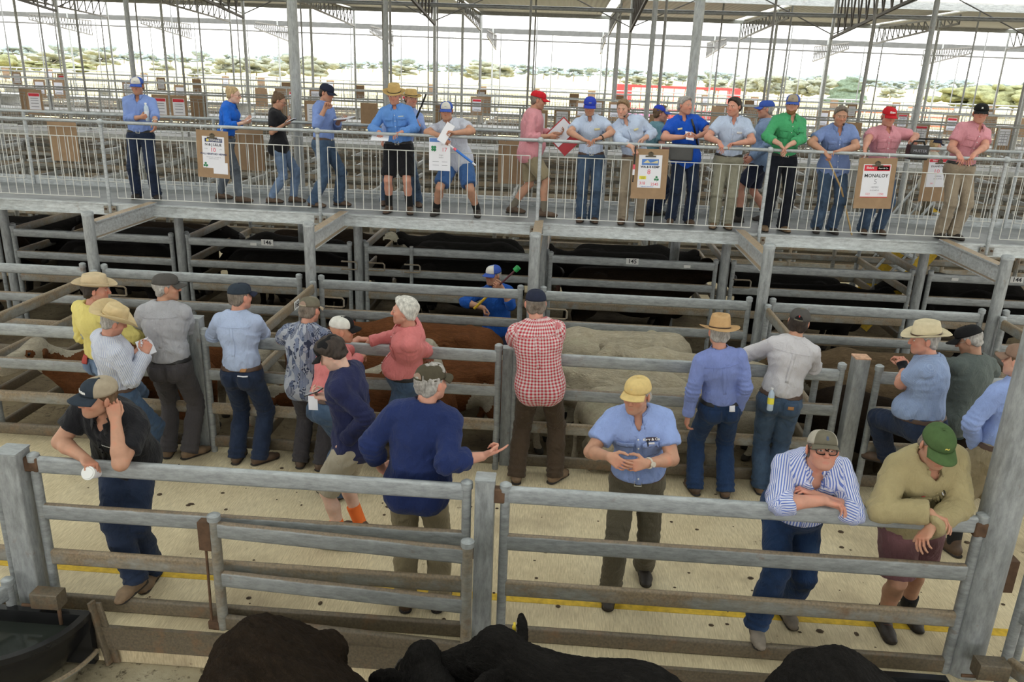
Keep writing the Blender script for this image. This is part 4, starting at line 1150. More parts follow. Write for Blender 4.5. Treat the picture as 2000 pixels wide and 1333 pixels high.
        P, Q = F.mesh(1); N = vnormals(P, Q); P = P + N*(Wob(S['seed'], 160, 6)(P)*0.002)[:, None]
        link_mesh('beard', np_mesh('beard', P, Q), hair_mat(S['beard'], HAIR[S['beard']]), root)
    # ---- shirt
    sh_ = S['shirt']; res = 0.0085 if near else 0.012
    infl = sh_.get('loose', 0.014); tuck = sh_.get('tuck', True); sleeve = sh_.get('sleeve', 'short')
    hemz = -0.155 if not tuck else 0.055
    F = Field(*bb([P0 - Rp[:, 2]*0.2*s, P3, sh[1], sh[-1], arms[1][1], arms[-1][1], arms[1][2], arms[-1][2]], 0.21*s*max(1, w)), res)
    torso(F, infl)
    if not tuck:
        pelvis(F, max(infl+0.006, S['trousers'].get('loose', 0.010)+0.013)); F.cone(P0, P2, 0.150*s*(1+0.8*(w-1))*(0.86 if S['fem'] else 1), 0.142*s*(1+0.8*(w-1))*(0.86 if S['fem'] else 1), k=0.04, flat=(Rc[:, 1], 0.84), inf=infl)
    elif S['belly'] <= 0.3: F.cone(P0 + Rp @ np.array((0, 0, 0.09*s)), P1, 0.138*s*(1+0.8*(w-1))*(0.86 if S['fem'] else 1), 0.135*s*(1+0.8*(w-1))*(0.86 if S['fem'] else 1), k=0.03, flat=(Rp[:, 1], 0.86), inf=infl+0.004)
    F.plane(P0 + Rp[:, 2]*hemz*s, -Rp[:, 2], 0.012)
    # neck opening with a V at the front
    vd = sh_.get('v', 0.075)
    F.cone(P3 + Rc @ (np.array((0, -0.012, -0.02))*s), P3 + nk*0.14*s, 0.066*s*(1+0.45*(w-1))*(0.9 if S['fem'] else 1), 0.075*s*(1+0.4*(w-1)), op='sub', k=0.008)
    cw = 1 + 0.8*(w-1)
    F.cone(P3 + Rc @ (np.array((0, 0.075*cw, -0.01))*s), P3 + Rc @ (np.array((0, 0.118*cw, -vd))*s), 0.045*s, 0.010*s, op='sub', k=0.006)
    m = 1 + 0.6*(w-1)
    if S['fem']: m *= 0.84
    for sd in (1, -1):
        a, e, wr = arms[sd][:3]; sl = max(infl, 0.012)
        if sleeve == 'short':
            end = a + (e-a)*0.66
            F.cone(a, end, 0.050*s*m, 0.057*s*m, k=0.022, inf=sl, cut=(-2, 1.0))
        else:
            F.cone(a, e, 0.048*s*m, 0.044*s*m, k=0.022, inf=sl)
            t = {'long': 0.95, 'roll': 0.30, 'roll2': 0.55}[sleeve]
            end = e + (wr-e)*t
            F.cone(e, end, 0.044*s*m, (0.044-0.016*t)*s*m, k=0.016, inf=sl+0.002, cut=(-1, 1.0))
            cl = 0.055/ (np.linalg.norm(end-e)/s + 1e-6)
            F.cone(e, end, 0.046*s*m, (0.046-0.014*t)*s*m, k=0.004, inf=sl+0.004, cut=(max(0.0, 1-cl), 1.02))
    P, Q = F.mesh(1)
    N = vnormals(P, Q)
    sc_ = 1.0 if near else 0.9
    wob1 = Wob(S['seed']*3+1, 26, 6, 0.8); wob2 = Wob(S['seed']*3+2, 60, 5, 0.9)
    rel = (P - P0) @ Rp; ang = np.arctan2(rel[:, 0], rel[:, 1])
    base = 1 - np.abs(wob1(P*np.array((1.0, 1.0, 0.7))))*1.6
    wob3 = Wob(S['seed']*3+4, 44, 6, 1.1)
    disp = 0.0095*base + 0.0022*wob2(P) + 0.0055*(0.5 - np.abs(wob3(P*np.array((1.0, 1.0, 0.75))))*2.2)
    # folds: gathered cloth above the belt, creases at elbows and armpits
    zz = rel[:, 2]/s
    if tuck: disp += 0.0075*np.exp(-np.maximum(zz-0.06, 0)/0.07)*np.sin(ang*15 + 2.4*wob1(P) + zz*25)*(zz < 0.35)
    near_arm = np.full(len(P), 9.0); uvu = ang*0.155*s; uvv = zz.copy()*s; per = np.full(len(P), 2*math.pi*0.155*s)
    for sd in (1, -1):
        a, e, wr = arms[sd][:3]
        for q0, q1 in ((a, e), (e, wr)):
            d = q1-q0; L2 = d @ d; t = np.clip(((P-q0) @ d)/L2, 0, 1); dist = np.linalg.norm(P-q0-t[:, None]*d, axis=1)
            isarm = (dist < 0.085*s*m) & (((P-P3) @ Rc[:, 0])*sd > sw*0.93) if q0 is a else (dist < 0.08*s*m)
            fr = frame(d, Rc[:, 1] + 0.01*Rc[:, 2]) if abs(unit(d) @ Rc[:, 1]) < 0.95 else frame(d, Rc[:, 0])
            rl = (P-q0) @ fr; an_ = np.arctan2(rl[:, 0], rl[:, 1])
            upd = isarm & (dist < near_arm); near_arm = np.where(upd, dist, near_arm)
            uvu = np.where(upd, an_*0.058*s, uvu); uvv = np.where(upd, rl[:, 2], uvv); per = np.where(upd, 2*math.pi*0.058*s, per)
        de = np.linalg.norm(P - e, axis=1)
        ax = unit(wr-a); disp += 0.0065*np.exp(-(de/0.085)**2)*np.sin((P @ ax)*150 + 2.5*wob1(P))*(1 if sleeve != 'short' else 0)
        da = np.linalg.norm(P - (a - Rc[:, 2]*0.09*s - Rc[:, 0]*sd*0.04*s), axis=1)
        disp += 0.0055*np.exp(-(da/0.10)**2)*np.sin((P @ unit(Rc[:, 0]*sd*0.5 + Rc[:, 2]))*95 + 2*wob1(P))
    hem = np.clip((zz - (hemz+0.004))/0.03, 0, 1) if not tuck else np.clip((zz - (hemz+0.012))/0.035, 0, 1)
    P = P + N*(disp*sc_*sh_.get('wrinkle', 1.0)*hem + 0.003*(1-hem))[:, None]
    me = np_mesh('shirt', P, Q, None, np.stack([uvu, uvv], 1), per)
    nm_ = sh_.get('name', 'shirt')
    shirt = link_mesh(nm_, me, sh_['mat'], root)
    bv = BVHTree.FromPolygons([tuple(p) for p in P], [tuple(q) for q in Q])
    # collar
    if sh_.get('collar', True):
        co = sh_.get('collar_mat', sh_['mat']); b = MB(); G_ = []
        nr = (1+0.45*(w-1))*(0.9 if S['fem'] else 1)
        for i in range(25):
            th = R(-158 + 316*i/24); back = abs(th) ; fr_ = max(0, (abs(math.degrees(th))-95)/63)  # 0 at the back, 1 at the front
            cx, cy = math.sin(th), -math.cos(th)
            up_ = 0.034 - 0.022*fr_
            pts = []
            for r_, z_ in ((0.064*nr, -0.012 - 0.03*fr_), (0.068*nr, up_ + 0.006*(1-fr_)), (0.073*nr, up_+0.004), (0.086*nr + 0.022*fr_, up_ - 0.034 - 0.040*fr_**2)):
                pts.append(P3 + Rc @ (np.array((r_*cx*1.02, r_*cy*0.96 + 0.002 + 0.030*fr_*cw, z_ + 0.006))*s))
            G_.append(pts)
        b.grid(G_); o = b.build('collar', co, shirt, 60)
        uvl = o.data.uv_layers.new(name='UVMap'); vi = np.zeros(len(o.data.loops), np.int32); o.data.loops.foreach_get('vertex_index', vi)
        uvl.data.foreach_set('uv', np.stack([(vi//4)*0.017, (vi % 4)*0.02], 1).astype(np.float32).ravel()); solidify(o, 0.003)
    def on_front(u, v, back=False, off=0.0025, side_=0.0):
        """point on the shirt: u right, v up from mid chest"""
        d = Rc[:, 1]*(-1 if not back else 1) 
        o_ = P2 + Rc[:, 0]*u*s + Rc[:, 2]*v*s - d*(0.205 if v > -0.1 and S['belly'] < 0.5 else 0.27)
        hit, nn, _, _ = bv.ray_cast(Vector(o_), Vector(d))
        if hit is None: return None
        return np.array(hit) + np.array(nn)*off, np.array(nn)
    def patch(nm, u0, u1, v0, v1, mat, par, nu=8, nv=6, off=0.0035, back=False, thick=0.003, taper=None):
        G_ = []
        for i in range(nu+1):
            row = []
            for j in range(nv+1):
                u = u0+(u1-u0)*i/nu; v = v0+(v1-v0)*j/nv
                if taper and j == 0: v += taper*(1-abs(2*i/nu-1))*-1
                h_ = on_front(u, v, back, off)
                row.append(None if h_ is None else h_[0])
            G_.append(row)
        if any(p is None for r_ in G_ for p in r_): return None
        o = MB().grid(G_).build(nm, mat, par, 60)
        uvl = o.data.uv_layers.new(name='UVMap'); vi = np.zeros(len(o.data.loops), np.int32); o.data.loops.foreach_get('vertex_index', vi)
        ii, jj = vi//(nv+1), vi % (nv+1)
        uvl.data.foreach_set('uv', np.stack([(u0+(u1-u0)*ii/nu)*s, (v0+(v1-v0)*jj/nv)*s], 1).astype(np.float32).ravel())
        solidify(o, thick); return o
    S['patch'] = patch; S['on_front'] = on_front
    if near or sh_.get('detail'):
        if sh_.get('placket', True) and not sh_.get('backview'):
            patch('placket', -0.017, 0.017, -0.30 if tuck else -0.38, 0.155-vd*0.9, sh_['mat'], shirt, 2, 14, 0.003)
            for k in range(6):
                h_ = on_front(0.0, 0.08 - 0.075*k, False, 0.006)
                if h_: MB().sphere(h_[0], 0.0065*s, 8, 6).build('button', sh_.get('button', BUTTON), shirt)
        if sh_.get('pockets') and not sh_.get('backview'):
            for sd in sh_['pockets']:
                pk = patch('pocket', sd*0.085-0.052, sd*0.085+0.052, -0.075, 0.05, sh_['mat'], shirt, 6, 7, 0.004)
                if pk: patch('pocket_flap', sd*0.085-0.056, sd*0.085+0.056, 0.015, 0.055, sh_['mat'], pk, 6, 3, 0.011)
        if sh_.get('yoke'):
            patch('yoke_seam', -0.155, 0.155, 0.105, 0.112, sh_['mat'], shirt, 14, 1, 0.002, True)
            patch('back_pleat', -0.016, 0.016, -0.16, 0.105, sh_['mat'], shirt, 2, 10, 0.0012, True, 0.002)
    for bd in sh_.get('badges', []):   # (u, v, w, h, mat, text, textmat)
        u, v, bw, bh, bm2, txt, tm = bd
        pb = patch('badge', u-bw/2, u+bw/2, v-bh/2, v+bh/2, bm2, shirt, 4, 2, 0.008) if bm2 else None
        if txt:
            me = text_mesh(txt, bh*1.0*s, bold=0.0008)
            h_ = on_front(u, v, False, 0.011)
            if h_:
                o = link_mesh('lettering', me, tm, shirt)
                fr = frame(h_[1], Rc[:, 2]); Xa = np.cross(fr[:, 1], h_[1]); Ya = fr[:, 1]; Xa = -np.cross(h_[1], Ya)*-1
                mm = np.stack([np.cross(Ya, h_[1]), Ya, h_[1]], 1)
                o.matrix_local = Matrix([[*mm[0], h_[0][0]], [*mm[1], h_[0][1]], [*mm[2], h_[0][2]], [0, 0, 0, 1]])
    # ---- trousers / shorts
    tm = T['mat']; inf = T.get('loose', 0.010)
    F = Field(*bb([P0 + np.array((0, 0, 0.12*s)), *[q for l in legs.values() for q in l[:3]]], 0.20*s*max(1, w)), res)
    pelvis(F, inf)
    if S['belly'] > 0:
        b_ = S['belly']; F.ell((P1*0.6 + P0*0.4) + Rc[:, 1]*(0.035+0.045*b_)*s, np.array((0.150+0.045*b_, 0.115+0.065*b_, 0.155+0.02*b_))*s, k=0.06, M=Rp, inf=0.002)
    for sd in (1, -1):
        h_, kn, an, td = legs[sd]; lm = 1 + 0.5*(w-1); slim = T.get('slim', False)
        if T['kind'] == 'shorts':
            end = h_ + (kn-h_)*T.get('len', 0.86)
            F.cone(h_, end, 0.090*s*lm, 0.082*s*lm, k=0.03, inf=inf, cut=(-2, 1.0))
        else:
            F.cone(h_, kn, 0.086*s*lm, (0.058 if slim else 0.064)*s*lm, k=0.03, inf=inf)
            F.cone(kn, kn*0.6+an*0.4, (0.056 if slim else 0.062)*s*lm, (0.058 if slim else 0.064)*s*lm, k=0.02, inf=inf)
            dn = unit(an-kn); hem = an + dn*(0.035*s if not slim else -0.01*s)
            F.cone(kn*0.6+an*0.4, hem, (0.058 if slim else 0.064)*s*lm, (0.044 if slim else 0.066)*s*(lm if slim else 1), k=0.02, inf=inf, cut=(-1, 1.0))
    F.plane(P0 + Rp[:, 2]*0.085*s, Rp[:, 2], 0.01)
    P, Q = F.mesh(1); N = vnormals(P, Q)
    w1 = Wob(S['seed']*7+1, 24, 6, 0.8); w2 = Wob(S['seed']*7+2, 70, 4)
    w3 = Wob(S['seed']*7+3, 46, 6, 1.1)
    disp = 0.006*(1-np.abs(w1(P))*1.7) + 0.0013*w2(P) + 0.004*(0.5-np.abs(w3(P))*2.2)
    for sd in (1, -1):
        h_, kn, an, td = legs[sd]
        ax = unit(kn-h_); disp += 0.006*np.exp(-(np.linalg.norm(P-kn, axis=1)/0.10)**2)*np.sin((P @ ax)*110 + 2.5*w1(P))
        if T['kind'] != 'shorts' and not T.get('slim'): 
            dz = np.linalg.norm(P-an, axis=1); disp += 0.0075*np.exp(-(dz/0.10)**2)*np.sin((P @ unit(an-kn))*120 + 3*w1(P))
        hc = h_ - Rp[:, 2]*0.06*s; disp += 0.005*np.exp(-(np.linalg.norm(P-hc, axis=1)/0.12)**2)*np.sin((P @ unit(Rp[:, 0]*sd*0.8+Rp[:, 2]))*90+2*w1(P))
    P = P + N*disp[:, None]
    rel = (P-P0) @ Rp
    tr = link_mesh('shorts' if T['kind'] == 'shorts' else 'trousers', np_mesh('trousers', P, Q, None, np.stack([rel[:, 0], rel[:, 2]], 1)), tm, root)
    bvt = BVHTree.FromPolygons([tuple(p) for p in P], [tuple(q) for q in Q])
    def tpatch(nm, u0, u1, v0, v1, mat, par, back=True, off=0.004, nu=5, nv=5, thick=0.003):
        d = Rp[:, 1]*(1 if back else -1); G_ = []
        for i in range(nu+1):
            row = []
            for j in range(nv+1):
                u = u0+(u1-u0)*i/nu; v = v0+(v1-v0)*j/nv
                o_ = P0 + Rp[:, 0]*u*s + Rp[:, 2]*v*s - d*0.6
                hit, nn, _, _ = bvt.ray_cast(Vector(o_), Vector(d))
                if hit is None: return None
                row.append(np.array(hit) + np.array(nn)*off)
            G_.append(row)
        o = MB().grid(G_).build(nm, mat, par, 60); solidify(o, thick); return o
    S['tpatch'] = tpatch; S['tr'] = tr
    if near and T.get('backpockets'):
        for sd in (1, -1): tpatch('back_pocket', sd*0.075-0.055, sd*0.075+0.055, -0.115, 0.02, tm, tr)
    for pt in T.get('patches', []): tpatch(*pt[:5], pt[5], tr, *(pt[6:]))
    # belt
    if tuck and T.get('belt', BELT) is not None:
        F = Field(*bb([P0 + Rp[:, 2]*0.07*s], 0.23*s*max(1, w)), 0.006)
        pelvis(F, inf+0.007)
        if S['belly'] > 0:
            b_ = S['belly']; F.ell((P1*0.6 + P0*0.4) + Rc[:, 1]*(0.035+0.045*b_)*s, np.array((0.150+0.045*b_, 0.115+0.065*b_, 0.155+0.02*b_))*s, k=0.06, M=Rp, inf=0.008)
        F.plane(P0 + Rp[:, 2]*0.084*s, Rp[:, 2]); F.plane(P0 + Rp[:, 2]*0.046*s, -Rp[:, 2])
        P, Q = F.mesh(1); bt = link_mesh('belt', np_mesh('belt', P, Q), T.get('belt', BELT), root)
        if T.get('buckle', True) and not sh_.get('backview'):
            d = -Rp[:, 1]; hit = bvt.ray_cast(Vector(P0 + Rp[:, 2]*0.062*s + Rp[:, 1]*0.5), Vector(d))[0]
            if hit is not None:
                c_ = np.array(hit) + Rp[:, 1]*0.013; b = MB(); ring = [c_ + Rp @ np.array((x*0.024, 0, z*0.019)) for x, z in ((-1, -1), (1, -1), (1, 1), (-1, 1))]
                b.tube(ring, 0.004, 6, closed=True).build('buckle', BUCKLE, bt)
    # ---- boots and socks
    bk = S['boots']
    for sd in (1, -1):
        h_, kn, an, td = legs[sd]; pitch = S['feet'][0 if sd == 1 else 1][5] if len(S['feet'][0 if sd == 1 else 1]) > 5 else 0.0
        pr = math.radians(pitch); fd = td*math.cos(pr) + np.array((0, 0, 1.))*math.sin(pr); fu = np.array((0, 0, 1.))*math.cos(pr) - td*math.sin(pr); rt_ = np.cross(td, (0, 0, 1.))
        A = lambda x, y, z: an - fu*0.085*s + (rt_*x + fd*y + fu*z)*s
        F = Field(*bb([A(0, -0.08, 0), A(0, 0.21, 0), A(0, 0, 0.2)], 0.08*s), 0.006 if near else 0.008)
        F.cone(A(0, -0.045, 0.045), A(0, 0.03, 0.05), 0.040*s, 0.044*s, k=0.02); F.cone(A(0, 0.03, 0.05), A(0.004*sd, 0.115, 0.036), 0.045*s, 0.046*s, k=0.02, flat=(fu, 0.82)); F.cone(A(0.004*sd, 0.115, 0.034), A(-0.004*sd, 0.175, 0.028), 0.045*s, 0.034*s, k=0.02, flat=(fu, 0.72))
        shaft = S.get('shaft', 0.16)
        F.cone(A(0, -0.012, 0.06), A(0, -0.012, 0.06)*0.0 + an + unit(kn-an)*(shaft-0.085)*s, 0.047*s, 0.052*s, k=0.03, cut=(-1, 1.0))
        F.plane(A(0, 0, 0.0), -fu)
        F.cone(A(0, -0.05, 0.010), A(0, 0.155, 0.010), 0.045*s, 0.046*s, k=0.002, flat=(fu, 0.27))
        P, Q = F.mesh(1); zz = (P[Q].mean(1) - A(0, 0, 0)) @ fu
        mats = {'brown': LEATHER, 'tan': LEATHER_T, 'dark': LEATHER_D, 'suede': LEATHER_G}[bk]
        bo = link_mesh('boot', np_mesh('boot', P, Q, (zz < 0.019*s).astype(int)), [mats, SOLE], root)
        if S.get('laces'):
            b = MB()
            for k in range(4):
                y = 0.035 + 0.022*k; b.tube([A(-0.026, y, 0.098-0.012*k), A(0, y+0.005, 0.106-0.013*k), A(0.026, y, 0.098-0.012*k)], 0.003*s, 6)
            b.build('laces', S.get('lace_mat', LEATHER_D), bo)
        if S.get('socks'):
            F = Field(*bb([an], 0.2*s), 0.007); q1 = an + unit(kn-an)*S.get('sock_h', 0.13)*s
            F.cone(an, q1, 0.047*s, 0.052*s, k=0.01, cut=(-1, 1.0), inf=0.004); P, Q = F.mesh(1); link_mesh('sock', np_mesh('sock', P, Q), S['socks'], root)
    # ---- headwear
    ht = S['hat']
    W = lambda P_: [HC + Hd @ (np.array(p)*hs) for p in P_]
    if ht and ht['kind'] == 'cap': make_cap(root, W, ht, near)
    elif ht: make_hat(root, W, ht)
    if S.get('glasses'):
        b = MB()
        for sd in (1, -1):
            gw, gh = S['glasses'].get('size', (0.026, 0.018))
            ring = W([(sd*0.033 + gw*math.copysign(abs(math.cos(a))**0.7, math.cos(a)), 0.112 - 0.010*abs(math.cos(a)) - (0.004 if math.cos(a)*sd > 0 else 0), 0.002 + gh*math.copysign(abs(math.sin(a))**0.8, math.sin(a))) for a in [2*math.pi*i/20 for i in range(20)]])
            b.tube(ring, S['glasses'].get('r', 0.003)*hs, 6, closed=True)
            b.tube(W([(sd*0.058, 0.100, 0.006), (sd*0.078, 0.06, 0.006), (sd*0.083, -0.01, 0.004)]), S['glasses'].get('r', 0.003)*hs, 6)
        b.tube(W([(-0.008, 0.113, 0.006), (0, 0.116, 0.009), (0.008, 0.113, 0.006)]), S['glasses'].get('r', 0.003)*hs, 6)
        go = b.build('glasses', S['glasses'].get('mat', BLACK_FRAME), root)
        if S['glasses'].get('dark'):
            for sd in (1, -1): MB().add(W([(sd*0.033 + 0.024*math.cos(a), 0.110, 0.002+0.017*math.sin(a)) for a in [2*math.pi*i/16 for i in range(16)]]), [tuple(range(16))]).build('lens', EYE_D, go)
    S.update(root=root, HC=HC, Hd=Hd, arms=arms, M=M, P0=P0, P2=P2, P3=P3, Rc=Rc, Rp=Rp, W=W, shirt_obj=shirt, legs=legs, sh=sh, s=s)
    S['toW'] = lambda p: np.array(pos) + M @ np.array(p)
    return S

def make_cap(root, W, c, near):
    """baseball cap: six-panel crown, curved peak, button, optional mesh back and badge"""
    cap = MB(); n = 36; m = 9; tilt = c.get('tilt', 6.0); tr = math.tan(math.radians(tilt)); G_ = []
    back = c.get('reverse', False)
    hgt = c.get('height', 0.082)
    for i in range(n):
        a = 2*math.pi*i/n; row = []
        for j in range(m+1):
            t = j/m; r = math.cos(t*math.pi/2)**0.62; z = math.sin(t*math.pi/2)**1.0
            fr = max(0, math.sin(a)); 
            x = 0.0855*r*math.cos(a); y = -0.010 + 0.1065*r*math.sin(a); zz = 0.040 + (hgt + 0.012*fr*(1-t))*z
            y += 0.010*fr*math.sin(t*math.pi)
            row.append((x, y, zz + tr*-y*0.6))
        G_.append(row)
    for i in range(n):
        pass
    pts = [W(r) for r in G_]
    cap.grid(pts, closed_u=True)
    me = cap.mesh('crown', 60)
    mats = [c['mat'], c.get('front', c['mat']), c.get('back', c['mat'])]
    mi = np.zeros(len(me.polygons), int)
    for i in range(n):
        a = math.degrees(2*math.pi*(i+0.5)/n)
        d = abs((a-90+180) % 360-180)
        for j in range(m): mi[i*m+j] = 1 if d < 52 else 2
    me.polygons.foreach_set('material_index', mi.astype(np.int32))
    h = link_mesh('cap', me, mats, root); solidify(h, 0.003, 1.0)
    pk = []; L = c.get('peak', 0.075)
    for i in range(17):
        u = -1 + 2*i/16; a = math.pi/2 - u*math.radians(62); row = []
        for j in range(6):
            v = j/5
            bx = 0.086*math.cos(a); by = -0.010 + 0.107*math.sin(a)
            ext = L*v*(1-0.42*abs(u)**2.2)
            x = bx*(1+0.10*v); y = by + ext; z = 0.043 + tr*-by*0.6 - 0.010*v - 0.024*c.get('curve', 1.0)*(u*u)*(0.35+0.65*v) - v*L*math.tan(math.radians(c.get('drop', 8.0)))
            row.append((x, y, z))
        pk.append(row)
    o = MB().grid([W(r) for r in pk]).build('peak', c.get('peak_mat', c['mat']), h, 60); solidify(o, 0.005, 0.0)
    MB().sphere(W([(0, -0.010, 0.040+hgt+0.004)])[0], 0.008, 8, 6, (1, 1, 0.6)).build('button', c.get('front', c['mat']), h)
    if c.get('strap_hole'):
        b = MB(); arc = [(0.034*math.cos(a), -0.1185 + 0.006*math.sin(a), 0.056 + 0.036*math.sin(a)) for a in [math.pi*i/14 for i in range(15)]]
        G2 = [[p, (p[0]*0.05, -0.119, 0.055)] for p in arc]
        MB().grid([W(r) for r in G2]).build('strap_opening', c['strap_hole'], h)
        MB().tube(W([(-0.036, -0.1165, 0.052), (0, -0.122, 0.050), (0.036, -0.1165, 0.052)]), 0.006, 6).build('strap', c['mat'], h)
    if c.get('logo'):
        txt, size, lm = c['logo'][:3]; dz = c['logo'][3] if len(c['logo']) > 3 else 0.0; at_back = c['logo'][4] if len(c['logo']) > 4 else False
        me = text_mesh(txt, size, bold=0.0012)
        P = np.zeros(len(me.vertices)*3); me.vertices.foreach_get('co', P); P = P.reshape(-1, 3)
        th = P[:, 0]/0.098; zz = 0.082 + dz + P[:, 1]; th = th; t = np.clip((zz-0.040)/(hgt+0.012), 0, 0.98); r = np.cos(np.arcsin(t))**0.62
        sg = -1 if at_back else 1
        Q = np.stack([-0.0885*r*np.sin(th)*sg, -0.010 + sg*(0.112*r*np.cos(th) + 0.010*np.sin(np.arcsin(t)*2)*(0 if at_back else 1)) + sg*P[:, 2], zz - tr*0.6*(-0.010 + sg*0.107*r)], 1)
        me.vertices.foreach_set('co', np.array(W(Q)).ravel()); link_mesh('lettering', me, lm, h)
    return h

def make_hat(root, W, c):
    """wide-brimmed hat: pinched crown, curled brim, band"""
    n = 48; bw = c.get('brim', 0.085); ch = c.get('crown', 0.115); curl = c.get('curl', 0.02); pin = c.get('pinch', 0.5); base = c.get('base', 0.045); tilt = math.tan(math.radians(c.get('tilt', 4.0)))
    curlf = c.get('dip', 0.015); G_ = []
    for i in range(n):
        a = 2*math.pi*i/n; ca, sa = math.cos(a), math.sin(a); row = []
        for v in (1.0, 0.86, 0.68, 0.5, 0.3, 0.12, 0.0):     # brim from the edge inwards
            rx = 0.088 + bw*v*c.get('bx', 1.0); ry = 0.110 + bw*v*c.get('by', 1.0)
            z = base + curl*(abs(ca)**1.6)*v**1.7 - curlf*(abs(sa)**2)*v**1.5 + (0.006*v if v > 0.9 else 0)
            row.append((rx*ca, -0.008 + ry*sa, z))
        for t in (0.10, 0.3, 0.55, 0.78, 0.92, 1.0):
            tp = 1 - 0.22*t - (0.10 if t > 0.9 else 0.0)
            px = tp*(1 - pin*0.42*max(0, sa)**1.2*t**1.5)
            z = base + ch*math.sin(min(1, t*1.02)*math.pi/2)**0.9
            z -= 0.02*t*pin*max(0, -sa)
            row.append((0.087*px*ca, -0.008 + 0.109*tp*sa, z))
        tp = 0.55; row.append((0.087*tp*0.55*ca, -0.008 + 0.109*tp*sa, base + ch - 0.010*pin - 0.012*pin*abs(sa)))
        row.append((0.087*0.12*ca, -0.008 + 0.109*0.30*sa, base + ch - 0.026*pin)); row.append((0, -0.008+0.109*0.1*sa, base+ch-0.03*pin))
        G_.append([(x, y, z - tilt*y) for x, y, z in row])
    h = MB().grid([W(r) for r in G_], closed_u=True).build('hat', c['mat'], root, 75); solidify(h, 0.004, 1.0)
    band = []
    for i in range(n):
        a = 2*math.pi*i/n; ca, sa = math.cos(a), math.sin(a)
        rr = 1.03
        band.append([(0.087*rr*ca, -0.008+0.109*rr*sa, base+0.006 - tilt*0.109*sa), (0.0865*rr*ca, -0.008+0.1085*rr*sa, base+0.006+c.get('bandw', 0.022) - tilt*0.109*sa)])
    o = MB().grid([W(r) for r in band], closed_u=True).build('hat_band', c.get('band', BELT), h, 60); solidify(o, 0.003, 1.0)
    return h
# ================================================================== CATTLE
def hide(name, c, kind=None, rough=0.85):
    n = NT('hide_' + name); ob = n.tc('Object')
    a = n.noise(2.2, 4, 0.6, vec=ob); fur = n.noise(26, 5, 0.8, vec=ob, sc3=(0.28, 1.1, 0.9), dist=1.2); fine = n.noise(110, 3, 0.7, vec=ob, sc3=(0.22, 1, 0.6), dist=0.6)
    base = n.ramp(a, [(0.3, shade(c, 0.72)), (0.55, c), (0.75, shade(c, 1.35))])
    base = n.mix(0.38, base, n.ramp(fur, [(0.3, shade(c, 0.25)), (0.7, shade(c, 1.9))]))
    n.set(**{'Base Color': base, 'Roughness': rough, 'Specular IOR Level': 0.10, 'Sheen Weight': 0.0})
    n.bump(n.math('ADD', fur, n.math('MULTIPLY', fine, 0.8)), 1.0, 0.045)
    return n.m
H_BLACK = hide('black', (0.018, 0.016, 0.0148)); H_BBROWN = hide('brown_black', (0.026, 0.0165, 0.0100)); H_RED = hide('red', (0.23, 0.088, 0.034)); H_CREAM = hide('cream', (0.86, 0.71, 0.48)); H_DUN = hide('dun', (0.19, 0.13, 0.075))
H_WHITE = hide('white_face', (0.78, 0.66, 0.48)); HOOF = flat('hoof_horn', (0.04, 0.033, 0.027), 0.6); NOSE_B = flat('dark_muzzle', (0.02, 0.017, 0.016), 0.45); NOSE_P = flat('pink_muzzle', (0.45, 0.24, 0.19), 0.5)
TAG_Y = flat('yellow_ear_tag', (0.75, 0.55, 0.03), 0.45); TAG_W = flat('white_ear_tag', (0.75, 0.75, 0.72), 0.45)
_cow = {}
